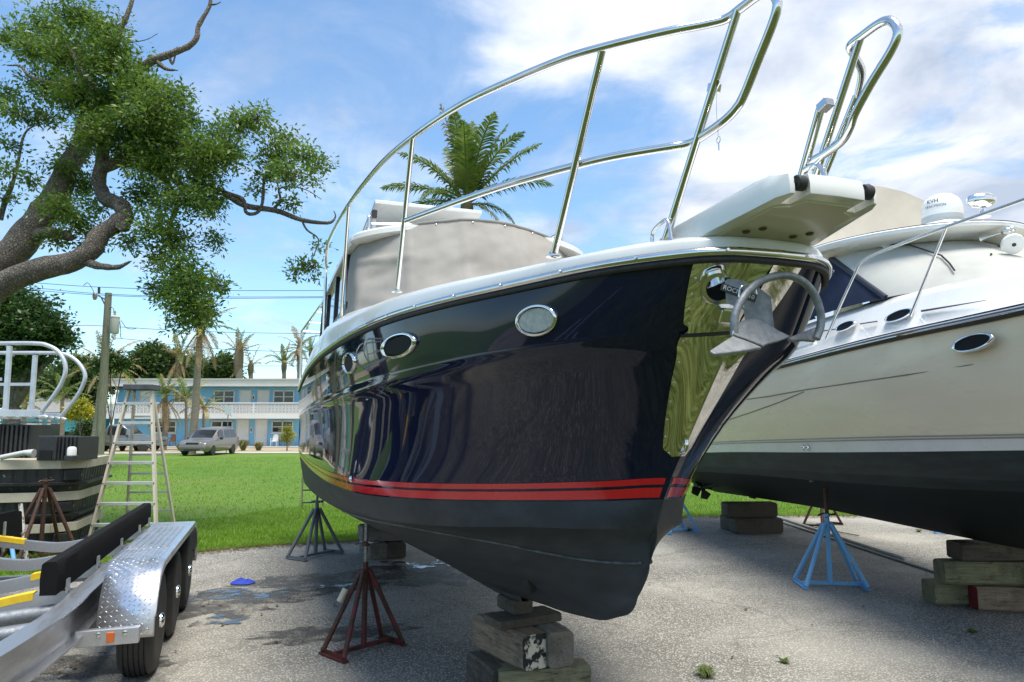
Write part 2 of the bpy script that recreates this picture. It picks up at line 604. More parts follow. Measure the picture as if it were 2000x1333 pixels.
def lawn_pts(x0, x1, dmin, dmax, power):
    def f(n):
        x = RNG.uniform(x0, x1, n)
        d = dmin + (dmax - dmin) * RNG.uniform(0, 1, n) ** power
        return np.stack([x, np.interp(x, EX, EY) + d], 1)
    return f


def leaf_mat(name, col, col2, trans=.0, rough=.5, sc=.9):
    m, N, L, b = node_mat(name)
    g = N.new('ShaderNodeNewGeometry')
    tc = N.new('ShaderNodeTexCoord')
    n = tex(N, L, tc.outputs['Object'], 'Noise', sc, 3, .6).outputs['Fac']
    rnd = g.outputs['Random Per Island']
    s = N.new('ShaderNodeMath'); s.operation = 'MULTIPLY_ADD'
    L.new(rnd, s.inputs[0]); s.inputs[1].default_value = .55
    q = mapr(N, L, n, .35, .65, 0, .5); L.new(q, s.inputs[2])
    L.new(mixc(N, L, s.outputs[0], col, col2), b.inputs['Base Color'])
    b.inputs['Roughness'].default_value = rough
    b.inputs['Specular IOR Level'].default_value = .35
    if trans:
        # thin leaf: some light comes through
        tr = N.new('ShaderNodeBsdfTranslucent')
        L.new(mixc(N, L, s.outputs[0], tuple(min(1, c * 1.6) for c in col), tuple(min(1, c * 1.8) for c in col2)), tr.inputs['Color'])
        ms = N.new('ShaderNodeMixShader'); ms.inputs[0].default_value = trans
        out = N['Material Output']
        L.new(b.outputs[0], ms.inputs[1]); L.new(tr.outputs[0], ms.inputs[2]); L.new(ms.outputs[0], out.inputs['Surface'])
    return m


M_grass = leaf_mat('grass_blades', (.10, .21, .014), (.20, .31, .03), .35, .6, 1.6)
tag(blades([(70000, lawn_pts(-9, 0, -.06, 6, 1.7), .045, .012), (60000, lawn_pts(-18, 1, 1, 34, 2.0), .05, .02),
            (24000, lawn_pts(2.6, 9, -.05, 7, 1.4), .05, .013)], 'grass', None, M_grass),
    'short bright green grass of the lawn behind the boats', 'grass', kind='stuff')

M_rough = leaf_mat('rough_grass_blades', (.045, .085, .012), (.19, .19, .05), .25, .6, 1.2)
tag(blades([(110000, lambda n: np.stack([RNG.uniform(-9, 4, n), 2.72 - RNG.uniform(0, 1, n) ** 1.2 * 9.0], 1), .13, .016)], 'rough_grass', None, M_rough),
    'taller dull grass on the near side of the pavement', 'grass', kind='stuff')

# leaf litter along the edge of the pavement
M_litter = leaf_mat('dry_leaves', (.055, .03, .014), (.17, .10, .045), 0, .8, 3)


def litter(n, f, name):
    P = f(n)
    a = RNG.uniform(0, 2 * math.pi, n); s = RNG.uniform(.008, .024, n)
    t = RNG.normal(0, .25, (n, 2))
    q = []
    for sx, sy in ((-1, -.5), (1, -.5), (1, .5), (-1, .5)):
        x = sx * s * np.cos(a) - sy * s * np.sin(a); y = sx * s * np.sin(a) + sy * s * np.cos(a)
        q.append(np.stack([P[:, 0] + x, P[:, 1] + y, .014 + np.abs(t[:, 0] * x + t[:, 1] * y)], 1))
    A = np.stack(q, 1).reshape(-1, 3)
    mb = MB(); mb.v = [tuple(p) for p in A]; mb.f = [(i, i + 1, i + 2, i + 3) for i in range(0, len(A), 4)]
    return mb.build(name, M_litter, fix=False)


def litter_pts(n):
    x = np.concatenate([RNG.uniform(-9.5, 0, int(n * .8)), RNG.uniform(3, 7, n - int(n * .8))])
    return np.stack([x, np.interp(x, EX, EY) + RNG.normal(-.12, .14, n)], 1)


tag(litter(5200, litter_pts, 'leaf_litter'), 'brown dry leaf litter along the edge of the pavement', 'leaf litter', kind='stuff')


def litter_pts2(n):
    out = []
    for (px, py, sx, sy, k) in ((110, 1300, .30, .18, .2), (420, 1190, .7, .35, .22), (700, 1200, 1.2, .6, .3), (1500, 1200, 1.6, .9, .28)):
        c = onz(px, py); m = int(n * k) + 1
        out.append(np.stack([RNG.normal(c.x, sx, m), RNG.normal(c.y, sy, m)], 1))
    return np.concatenate(out)[:n]


tag(litter(130, litter_pts2, 'scattered_leaves'), 'few dry leaves scattered over the grey pavement', 'leaves', kind='stuff')


# ================================================================== NAVY MOTOR BOAT
BF = Frame((0.02, 4.75), 19.0)
ROWS = {  # (forward u, half breadth t, height z), stem to stern
    'keel': [(1.448, 0, .84), (1.284, 0, .784), (1.1, 0, .752), (.79, 0, .709), (.5, 0, .68), (.23, 0, .65), (-.22, 0, .60), (-.8, 0, .572), (-1.35, 0, .55), (-2.3, 0, .51), (-3.8, 0, .43), (-6.3, 0, .40)],
    'mid': [(1.625, 0, .965), (1.45, .05, .95), (1.25, .11, .93), (.98, .18, .905), (.7, .26, .885), (.4, .34, .87), (0, .42, .85), (-.6, .47, .83), (-1.35, .5, .80), (-2.4, .5, .74), (-3.9, .5, .67), (-6.3, .49, .62)],
    'spray': [(1.735, 0, 1.13), (1.62, .07, 1.112), (1.42, .17, 1.10), (1.2, .29, 1.105), (.95, .42, 1.115), (.6, .6, 1.12), (.2, .77, 1.12), (-.35, .90, 1.10), (-1.2, .97, 1.06), (-2.5, .99, 1.0), (-4, .98, .93), (-6.3, .95, .87)],
    'chine': [(1.80, 0, 1.286), (1.715, .13, 1.272), (1.56, .27, 1.26), (1.32, .42, 1.243), (1.03, .60, 1.215), (.68, .78, 1.19), (.25, .92, 1.175), (-.35, .99, 1.155), (-1.2, 1.03, 1.11), (-2.5, 1.04, 1.04), (-4, 1.03, .97), (-6.3, 1.0, .90)],
    'slow': [(1.862, 0, 1.405), (1.80, .072, 1.40), (1.665, .185, 1.385), (1.48, .325, 1.37), (1.23, .495, 1.352), (.88, .735, 1.332), (.53, .905, 1.32), (.10, 1.03, 1.31), (-.6, 1.095, 1.302), (-1.5, 1.125, 1.298), (-3.2, 1.13, 1.296), (-6.3, 1.08, 1.293)],
    'stop': [(1.926, 0, 1.50), (1.865, .075, 1.495), (1.73, .19, 1.478), (1.55, .33, 1.462), (1.30, .50, 1.443), (.93, .745, 1.423), (.58, .92, 1.412), (.15, 1.045, 1.402), (-.55, 1.115, 1.394), (-1.5, 1.145, 1.39), (-3.2, 1.15, 1.388), (-6.3, 1.1, 1.385)],
    'knuck': [(2.37, 0, 2.05), (2.352, .17, 2.035), (2.265, .34, 2.024), (2.09, .50, 2.014), (1.72, .69, 2.002), (1.32, .825, 1.99), (.85, .96, 1.97), (.25, 1.045, 1.955), (-.5, 1.115, 1.935), (-1.5, 1.16, 1.92), (-3.2, 1.165, 1.91), (-6.3, 1.10, 1.90)],
    'sheer': [(2.598, 0, 2.252), (2.578, .17, 2.252), (2.487, .305, 2.251), (2.262, .477, 2.25), (1.87, .65, 2.25), (1.43, .825, 2.25), (.93, .975, 2.248), (.34, 1.075, 2.246), (-.5, 1.15, 2.243), (-1.5, 1.19, 2.24), (-3.2, 1.19, 2.236), (-6.3, 1.12, 2.23)],
}
NV = 150
RC = {}
for _k, _p in ROWS.items():
    c_ = catmull(_p, NV)
    for q in c_: q[1] = max(q[1], 0.0)
    c_[0][1] = 0.0
    RC[_k] = c_
# carry the stem's slight roundness: nudge t of the first samples
TOPS = ['stop', 'knuck', 'sheer']


def hull_pt(w, i):
    """topsides: w 0 at stripe top, .62 at the knuckle, 1 at the sheer; i = station index; hollow flare below the knuckle"""
    a, b, c = RC['stop'][i], RC['knuck'][i], RC['sheer'][i]
    if w <= .62:
        q = w / .62
        p = a * (1 - q) + b * q
        fl = math.sin(math.pi * q) * .05 * min(1, i / 18) * math.exp(-max(0, i - 40) / 60)
        p = p - np.array([0, fl, 0])
        p[1] += .010 * math.exp(-((q - .93) / .05) ** 2)          # rounded shoulder at the knuckle
    else:
        q = (w - .62) / .38
        p = b * (1 - q) + c * q
        p[1] += math.sin(math.pi * q) * .008
    p[1] = max(p[1], 0.0)
    return p


def stbd(p): return Vector((p[0], -p[1], p[2]))
def port(p): return Vector((p[0], p[1], p[2]))


def both(rows, smooth, name, m, parent):
    mb = MB()
    mb.grid([[stbd(p) for p in r] for r in rows]); mb.grid([[port(p) for p in r] for r in rows], flip=True)
    return mb.build(name, m, parent, smooth=smooth)


def hull_material():
    m, N, L, b = node_mat('navy_gelcoat')
    tc = N.new('ShaderNodeTexCoord'); o = tc.outputs['Object']
    mp = N.new('ShaderNodeMapping'); mp.inputs['Scale'].default_value = (9, 9, .8); L.new(o, mp.inputs[0])
    n = tex(N, L, mp.outputs[0], 'Noise', 3, 6, .65).outputs['Fac']
    d = tex(N, L, o, 'Noise', 1.6, 4, .6).outputs['Fac']
    L.new(mixc(N, L, mapr(N, L, n, .45, .75, 0, .6), (.0095, .0130, .036), (.0115, .0155, .040)), b.inputs['Base Color'])
    L.new(mapr(N, L, d, .35, .7, .03, .045), b.inputs['Roughness'])
    b.inputs['Specular IOR Level'].default_value = .34
    w = tex(N, L, o, 'Noise', 2.2, 2, .5).outputs['Fac']
    bp = N.new('ShaderNodeBump'); bp.inputs['Strength'].default_value = .03; bp.inputs['Distance'].default_value = .02
    L.new(w, bp.inputs['Height']); L.new(bp.outputs[0], b.inputs['Normal'])
    return m


def bottom_material(name, c1, c2, c3):
    m, N, L, b = node_mat(name)
    tc = N.new('ShaderNodeTexCoord'); o = tc.outputs['Object']
    mp = N.new('ShaderNodeMapping'); mp.inputs['Scale'].default_value = (.5, 2.5, 2.5); L.new(o, mp.inputs[0])
    n = tex(N, L, mp.outputs[0], 'Noise', 3.5, 6, .65).outputs['Fac']
    s = tex(N, L, o, 'Noise', 38, 5, .75).outputs['Fac']
    cur = mixc(N, L, mapr(N, L, n, .35, .7), c1, c2)
    cur = mixc(N, L, mapr(N, L, s, .70, .80, 0, .5), cur, c3)
    L.new(cur, b.inputs['Base Color']); b.inputs['Roughness'].default_value = .58; b.inputs['Specular IOR Level'].default_value = .3
    bp = N.new('ShaderNodeBump'); bp.inputs['Strength'].default_value = .12; bp.inputs['Distance'].default_value = .01
    L.new(s, bp.inputs['Height']); L.new(bp.outputs[0], b.inputs['Normal'])
    return m


M_navy = hull_material()
M_bottom = bottom_material('black_antifouling', (.034, .0365, .041), (.052, .055, .061), (.15, .15, .155))
M_red = mat('red_stripe_vinyl', (.78, .014, .022), .16, coat=.4, col2=(.66, .012, .02), nscale=2)
M_canvas = None


def canvas_material(name, c1, c2):
    m, N, L, b = node_mat(name)
    tc = N.new('ShaderNodeTexCoord'); o = tc.outputs['Object']
    n = tex(N, L, o, 'Noise', 2.5, 5, .6).outputs['Fac']
    w = tex(N, L, o, 'Noise', 260, 2, .6).outputs['Fac']
    L.new(mixc(N, L, mapr(N, L, n, .35, .7), c1, c2), b.inputs['Base Color'])
    b.inputs['Roughness'].default_value = .85; b.inputs['Specular IOR Level'].default_value = .2
    bp = N.new('ShaderNodeBump'); bp.inputs['Strength'].default_value = .25; bp.inputs['Distance'].default_value = .004
    L.new(w, bp.inputs['Height']); L.new(bp.outputs[0], b.inputs['Normal'])
    return m


M_canvas = canvas_material('grey_canvas', (.325, .308, .285), (.265, .252, .232))
M_cream = mat('aged_cream_gelcoat', (.66, .61, .50), .32, col2=(.56, .49, .37), nscale=2.5, lo=.45, hi=.8, coat=.2, rough2=.5)

boat = empty('motor_boat', (BF.O.x, BF.O.y, 0), BF.rz)
tag(boat, 'navy blue motor boat with twin red stripes propped up on stands and timber blocks', 'boat')
W = [0, .02, .05, .09, .14, .2, .27, .34, .40, .46, .50, .53, .555, .575, .59, .605, .615, .62, .625, .64, .66, .70, .75, .80, .85, .90, .95, .985, 1.0]
hull = both([[hull_pt(w, i) for i in range(NV)] for w in W], 55, 'hull', M_navy, boat)


def lerp_rows(a, b, q): return [RC[a][i] * (1 - q) + RC[b][i] * q for i in range(NV)]


# stripe band: navy margin, thin red, navy gap, wide red, navy margin
band = [1.0, .965, .68, .54, .09, 0.0]
GAP = 3
for j, (q1, q0, red) in enumerate([(1.0, .965, 0), (.965, .68, 1), (.68, .54, 0), (.54, .09, 1), (.09, 0.0, 0)]):
    if red: continue
for sgn, fn in ((1, stbd), (-1, port)):
    for (q1, q0) in ((.965, .68), (.54, .09)):
        i0 = 3
        off = np.array([0, .0022, 0])
        rows = []
        for q in np.linspace(q1, q0, 4):
            r = lerp_rows('slow', 'stop', q)
            rows.append([fn(r[i] + off) for i in range(i0, NV)])
        MB().grid(rows, flip=sgn < 0).build('red_stripe', M_red, boat, smooth=60)
both([lerp_rows('slow', 'stop', q) for q in (0, .25, .5, .75, 1)], 50, 'boot_top', M_navy, boat)


def bottom_rows():
    out = []
    def seg(a, b, n, bulge=0.0, zb=0.0, fwd=0.0):
        for k in range(n):
            q = k / n
            r = lerp_rows(a, b, q)
            s = math.sin(math.pi * q)
            st_ = [math.exp(-i / 9.0) * s * fwd for i in range(NV)]
            out.append([p + np.array([e, min(bulge * s, p[1]), zb * s - .5 * e]) for p, e in zip(r, st_)])
    seg('keel', 'mid', 10, .012, 0, .028); seg('mid', 'spray', 8, .012, 0, .012); seg('spray', 'chine', 6, -.014, .012); seg('chine', 'slow', 6, .006)
    out.append(RC['slow'])
    return out


both(bottom_rows(), 30, 'hull_bottom', M_bottom, boat)
M_worn_highlight = mat('worn_edge_highlight', (.11, .115, .12), .5, col2=(.035, .038, .04), nscale=6, stretch=(1, 3, 3))  # lighter worn grey also paints in the highlight along the spray rail ridge
for fn in (stbd, port):
    MB().tube([fn(p + np.array([0, .002, 0])) for p in RC['spray'][4:110]], .007, 6).build('spray_rail', M_worn_highlight, boat, smooth=60)
# transom closing the stern
tr = [RC[k][NV - 1] for k in ('keel', 'mid', 'spray', 'chine', 'slow', 'stop', 'knuck', 'sheer')]
MB().add([stbd(p) for p in tr] + [port(p) for p in tr[::-1]][:-1], [tuple(range(2 * len(tr) - 1))]).build('transom', M_navy, boat)

# skeg along the keel
sk = MB()
kl = [p for p in RC['keel'] if p[0] < .2]
sk.grid([[Vector((p[0], -.03, p[2] + .02)) for p in kl], [Vector((p[0], -.022, p[2] - .015)) for p in kl], [Vector((p[0], .022, p[2] - .015)) for p in kl], [Vector((p[0], .03, p[2] + .02)) for p in kl]])
sk.build('keel_strip', M_bottom, boat, smooth=40)

# rub rail: dark gap, stainless half-round, white cap
def offs(k, dt, dz, i0=0):
    """sheer line pushed outward by dt (along its own plan normal) and up by dz"""
    r = RC[k]; out = []
    for i in range(i0, NV):
        d = r[min(i + 1, NV - 1)] - r[max(i - 1, 0)]
        if i == 0: n = np.array([1.0, 0, 0])
        else:
            n = np.array([d[1], -d[0], 0]); n /= np.linalg.norm(n) + 1e-9
        p = r[i] + n * dt + np.array([0, 0, dz]); p[1] = max(p[1], 0)
        if i == 0: p[1] = 0
        out.append(p)
    return out


def full(r): return [port(p) for p in r[::-1]] + [stbd(p) for p in r[1:]]


MB().tube(full(offs('sheer', .010, .012)), .016, 10).build('rub_rail', M_steel(), boat, smooth=60)
MB().tube(full(offs('sheer', .004, -.012)), .012, 8).build('rub_rail_gasket', M_rubber(), boat, smooth=60)
sc_ = MB(); line = full(offs('sheer', .030, .014))
acc = 0.0
for a, b in zip(line[:-1], line[1:]):
    acc += (b - a).length
    if acc > .30:
        acc = 0
        n = (b - a).normalized().cross(Vector((0, 0, 1)))
        o = MB().lathe([(0.0, .002), (.005, .002), (.006, 0)], 8, Matrix.Translation(b) @ (-n).to_track_quat('Z', 'Y').to_matrix().to_4x4())
        o.build('screw', M_steel(), boat, smooth=60)

# white deck flank and foredeck
def deck_h(u): return float(np.interp(u, [-6.3, -4, -2, -1, 0, .9, 1.6, 2.2, 2.6], [.20, .22, .30, .34, .23, .15, .10, .075, .07]))
def deck_in(u): return float(np.interp(u, [-6.3, -1.5, 0, 1, 2, 2.6], [.14, .17, .17, .13, .09, .07]))


def deck_rows():
    s = offs('sheer', 0, .028)
    rows = [s]
    for q, hh in ((.03, .42), (.14, .62), (1.0, 1.0)):
        r = []
        for i, p in enumerate(s):
            u = p[0]
            o = offs_in[i]
            r.append(np.array([p[0] - o[0] * deck_in(u) * q, max(0, p[1] - o[1] * deck_in(u) * q), p[2] + deck_h(u) * hh * .86]))
        rows.append(r)
    for q in (.3, .6, .85, 1.0):
        r = []
        for p in rows[3]:
            r.append(np.array([p[0], p[1] * (1 - q), p[2] + .07 * (1 - (1 - q) ** 2) * min(1, p[1] / .5)]))
        rows.append(r)
    return rows


offs_in = []
for i in range(NV):
    d = RC['sheer'][min(i + 1, NV - 1)] - RC['sheer'][max(i - 1, 0)]
    if i == 0: n = np.array([1.0, 0, 0])
    else: n = np.array([d[1], -d[0], 0]); n /= np.linalg.norm(n) + 1e-9
    offs_in.append(n)
DR = deck_rows()
both(DR, 50, 'deck', M_white(), boat)


def deck_z(u, t):
    """height of the deck at forward u, half breadth t"""
    best = min(range(NV), key=lambda i: abs(DR[3][i][0] - u))
    rows = [r[best] for r in DR]
    for a, b in zip(rows[:-1], rows[1:]):
        if b[1] <= t <= a[1] + 1e-6:
            q = (a[1] - t) / max(a[1] - b[1], 1e-6)
            return a[2] * (1 - q) + b[2] * q
    return rows[0][2] if t > rows[0][1] else rows[-1][2]


# ---------------------------------------------------------------- canvas cover over the windscreen, hardtop and cabin
def P(px, py, **k): return BF.px(px, py, **k)


def cover():
    # plan of the screen: centre forward, wings swept aft
    def wind(t, top):
        nodes = [0, .22, .62, .97]
        base = -.30 - float(np.interp(abs(t), nodes, [.55 * q ** 2 for q in nodes]))
        return base - (.30 if top else 0)
    G = []
    nT = 96
    for k in range(29):
        q = k / 28
        row = []
        for j in range(nT + 1):
            a = -1.10 + 2.20 * j / nT
            t = a
            u0, u1 = wind(t, 0), wind(t, 1)
            if abs(t) > .97:                        # wrap round the corner posts
                ex = (abs(t) - .97) / .13
                t = math.copysign(.97 + .035 * ex, t); u0 = wind(.97, 0) - .42 * ex; u1 = wind(.97, 1) - .42 * ex
            zb = 2.56 + .02 * (1 - t * t); zt = 3.275 - .09 * t * t - .05 * max(0, abs(a) - .95) / .15
            u = u0 * (1 - q) + u1 * q
            z = zb * (1 - q) + zt * q
            tt = t * (1 - .05 * q)
            # sag, seams and wrinkles
            seam = 0
            for s_ in (-.62, -.22, .22, .62): seam += math.exp(-((a - s_) / .018) ** 2) * .010 * min(1, 6 * q, 6 * (1 - q))
            w = .020 * mnoise.fractal(Vector((a * 2.2, q * 2.0, 1.3)), .8, 2.1, 4) + .065 * (1 - q) ** 2 * mnoise.noise(Vector((a * 5, q * 4, 7))) + .03 * math.exp(-((q - .25 - .2 * (a + 1)) / .05) ** 2) * max(0, 1 - abs(a - .85) / .5)
            w += .020 * mnoise.noise(Vector((a * 5 + q * 6, q * 2, 3))) * (1 - .5 * q)
            for s_ in (-.75, -.35, .1, .5, .8): w += .014 * math.exp(-((a - s_ - .18 * (1 - q)) / .035) ** 2) * (1 - q) ** .5
            bulge = .03 * math.sin(math.pi * q)
            row.append(Vector((u + seam + w + bulge, -tt * (1 + .012 * math.sin(math.pi * q)), z)))
        G.append(row)
    m = MB().grid(G)
    return m.build('windscreen_cover', M_canvas, boat, smooth=180), G


cov, CG = cover()
MB().tube([p + Vector((.006, 0, .0)) for p in CG[-1]], .010, 6).build('cover_hem', M_canvas, cov, smooth=60)
for j in range(6, len(CG[-2]), 12):
    MB().lathe([(0, .006), (.006, .005), (.008, 0)], 8, Matrix.Translation(CG[-2][j] + Vector((.004, 0, 0))) @ Matrix.Rotation(R(90), 4, 'Y')).build('snap_button', M_chrome(), cov, smooth=60)

# hardtop: crowned slab with a lip
def slab_outline(u0, u1, hw, n=40, round_=.35):
    pts = []
    for k in range(n + 1):
        a = math.pi / 2 - math.pi * k / n
        pts.append((u0 - (1 - abs(math.cos(a)) ** .8) * round_, hw * math.sin(a) if abs(math.sin(a)) < 1 else hw * math.copysign(1, math.sin(a))))
    return pts + [(u1, -hw), (u1, hw)]


ol = slab_outline(-.72, -4.3, 1.0)
ht = MB()
rows = []
for sc, z in ((.97, 3.215), (1.0, 3.23), (1.0, 3.265), (.985, 3.285), (.8, 3.32), (.5, 3.345), (0.02, 3.35)):
    rows.append([Vector((-2.4 + (u + 2.4) * sc, t * sc, z - .10 * (t * sc) ** 2 / 1.0)) for u, t in ol])
ht.grid(rows, closed_u=True)
ht.add(rows[0], [tuple(range(len(rows[0])))])
ht.build('hardtop', M_white(), boat, smooth=40)
# cabin sides and aft bulkhead with windows
M_frame = mat('black_window_frame', (.014, .015, .018), .3)
for s in (-1, 1):
    y = .985 * s
    low = [(-1.0, 2.50), (-4.2, 2.42)]; hi = [(-1.5, 3.22), (-4.2, 3.20)]
    MB().slab([(-1.02, y, 2.40), (-4.2, y, 2.36), (-4.2, y, 2.62), (-1.18, y, 2.66)], (0, -.04 * s, 0)).build('cabin_side', M_white(), boat, bevel=.006)
    MB().slab([(-1.18, y, 2.66), (-4.2, y, 2.62), (-4.2, y * .97, 3.22), (-1.50, y * .97, 3.24)], (0, -.02 * s, 0)).build('side_window', M_glass(), boat)
    for (a, b) in (((-1.20, 2.65), (-1.52, 3.24)), ((-2.3, 2.64), (-2.42, 3.24)), ((-3.3, 2.63), (-3.4, 3.24)), ((-4.17, 2.62), (-4.17, 3.22))):
        MB().bar((a[0], y + .004 * s, a[1]), (b[0], y * .97 + .004 * s, b[1]), .07, .03, up=(0, 1, 0)).build('window_pillar', M_frame, boat)
    MB().bar((-1.15, y + .004 * s, 2.655), (-4.2, y + .004 * s, 2.62), .03, .05).build('window_sill', M_frame, boat)
MB().slab([(-4.2, -.97, 2.3), (-4.2, .97, 2.3), (-4.2, .95, 3.24), (-4.2, -.95, 3.24)], (-.03, 0, 0)).build('aft_bulkhead', M_white(), boat)
# front screen under the cover
MB().slab([(-1.0, -.95, 2.5), (-1.0, .95, 2.5), (-1.35, .9, 3.26), (-1.35, -.9, 3.26)], (-.02, 0, 0)).build('windscreen', M_glass(), boat)

# aft sun-shade frame over the cockpit
sh = MB()
for s in (-1, 1):
    sh.tube([(-5.9, 1.13 * s, 2.24), (-5.95, 1.13 * s, 3.05), (-4.35, .92 * s, 3.28)] , .014, 8)
for u, z in ((-5.95, 3.05), (-5.5, 3.115), (-5.0, 3.185)):
    w = 1.13 - (u + 5.95) / 1.6 * .21
    sh.tube([(u, -w, z), (u, w, z)], .011, 8)
sh.build('shade_frame', M_steel(), boat, smooth=60)

# rooftop solar panel on its rack and the roof hand rail
sp0, sp1 = P(752, 398, x=-1.9), P(905, 402, x=-1.9)
pan = MB().box((-1.95, -.28, 3.55), (1.0, .95, .035), M=Matrix.Rotation(R(-7), 4, 'Y'))
po = pan.build('solar_panel', mat('panel_white', (.62, .63, .63), .3), boat, bevel=.004)
MB().box((-1.95, -.28, 3.572), (.94, .89, .006), M=Matrix.Rotation(R(-7), 4, 'Y')).build('cell_sheet', mat('solar_cells', (.012, .016, .04), .12, coat=.5), po)
for y in (-.78, .22):
    MB().box((-1.44, y + .02, 3.495), (.05, .04, .06)).build('panel_clamp', M_blackplastic(), po)
    MB().bar((-1.46, y + .02, 3.30), (-1.46, y + .02, 3.48), .03, .03).build('panel_leg', M_alu(), po)
    MB().bar((-2.4, y + .02, 3.28), (-2.4, y + .02, 3.57), .03, .03).build('panel_leg', M_alu(), po)
for s in (-1, 1):
    MB().tube(catmull([(-1.15, .84 * s, 3.22), (-1.16, .84 * s, 3.37), (-1.22, .83 * s, 3.405), (-1.5, .82 * s, 3.41), (-2.4, .80 * s, 3.41), (-2.6, .80 * s, 3.40), (-2.64, .80 * s, 3.22)], 40), .012, 8).build('roof_rail', M_steel(), boat, smooth=60)
MB().tube(catmull([(-1.30, .80, 3.37), (-1.29, .3, 3.40), (-1.29, -.3, 3.40), (-1.30, -.80, 3.37)], 20), .011, 8).build('roof_rail', M_steel(), boat, smooth=60)

# ---------------------------------------------------------------- bow rail
def rail_side(s):
    """the starboard rail traced from the photograph (t = half breadth); the port one is its mirror"""
    px = [(632, 655, 1.08), (634, 600, 1.08), (638, 495, 1.08), (647, 460, 1.075), (680, 402, 1.06), (740, 325, 1.0), (808, 266, .93), (900, 205, .84), (1000, 157, .735), (1100, 116, .63),
          (1180, 92, .54), (1300, 63, .40), (1385, 46, .288), (1420, 36, .245), (1450, 14, .236), (1480, -8, .23), (1500, -16, .227), (1514, -6, .225), (1518, 14, .224), (1508, 50, .222),
          (1480, 120, .216), (1455, 182, .214), (1438, 212, .222), (1412, 238, .236), (1375, 264, .246), (1345, 281, .256), (1300, 289, .315), (1200, 306, .44), (1120, 325, .535), (1000, 358, .685), (900, 392, .80), (794, 431, .915)]
    pts = []
    for x, y, t in px:
        p = P(x, y, y=-t); p.y *= s; pts.append(p)
    return pts


for s in (1, -1):
    RP = rail_side(s)
    if s < 0: RP = RP[10:29]                 # the port rail is only the forward hoop
    sm = [Vector(p) for p in catmull(RP, 220)]
    rail = MB().tube(sm, .0145, 12).build('bow_rail', M_steel(), boat, smooth=60)
    # stanchions: foot pixel and head pixel
    for (fx, fy, ft, hx, hy, hT) in ((666, 625, 1.05, 681, 403, 1.06), (775, 571, .91, 806, 268, .93), (1081, 502, .54, 1178, 93, .54), (1297, 478, .268, 1441, 20, .24)):
        if s < 0 and fx < 1000: continue
        a = P(fx, fy, y=-ft); b = P(hx, hy, y=-hT); a.y *= s; b.y *= s
        st = MB().tube([a, b], .0135, 12).build('stanchion', M_steel(), boat, smooth=60)
        MB().lathe([(.03, 0), (.03, .004), (.017, .012), (.0145, .02)], 14, Matrix.Translation(a)).build('stanchion_base', M_steel(), st, smooth=40)
# gate clamp and lanyard pin on the starboard hoop
a = P(1395, 172, y=-.236)
MB().box(a, (.03, .036, .028), M=Matrix.Rotation(R(20), 4, 'Y')).build('rail_clamp', M_steel(), boat, bevel=.003)
MB().slab([a + V(.015, 0, .012), a + V(.046, -.01, .004), a + V(.046, -.01, -.008), a + V(.015, 0, -.014)], (0, -.004, 0)).build('clamp_lug', M_steel(), boat)
b0 = a + V(.012, 0, -.018); b1 = P(1403, 268, y=-.236)
MB().tube(catmull([b0, b0 * .5 + b1 * .5 + V(-.004, 0, 0), b1], 12), .0011, 5).build('lanyard', M_steel(), boat)
rg = [b1 + V(.0095 * math.sin(q), 0, -.010 + .0105 * math.cos(q)) for q in np.linspace(0, 2 * math.pi, 24, endpoint=False)]
MB().tube(rg, .0012, 6, closed=True).build('lanyard_ring', M_steel(), boat)
MB().tube([b1 + V(0, 0, -.019), b1 + V(.001, 0, -.046)], .0024, 8).build('lanyard_pin', M_steel(), boat)
# telescopic pole clamped along the port stanchion, cross braces of the port hoop
q0, q1 = P(1566, 346, y=.27), P(1603, 212, y=.245)
MB().tube([q0, q0 * .62 + q1 * .38, q1], .0165, 12).build('gate_strut', M_steel(), boat, smooth=50)
MB().box(P(1612, 206, y=.24), (.045, .04, .03), M=Matrix.Rotation(R(-15), 4, 'Y')).build('strut_clamp', M_steel(), boat, bevel=.003)
MB().tube([P(1584, 330, y=.25), P(1634, 278, y=.24)], .009, 8).build('rail_brace', M_steel(), boat, smooth=60)
MB().tube(catmull([P(1572, 332, y=.25), P(1590, 322, y=.25), P(1606, 330, y=.25), P(1612, 350, y=.25)], 14), .010, 8).build('rail_brace', M_steel(), boat, smooth=60)

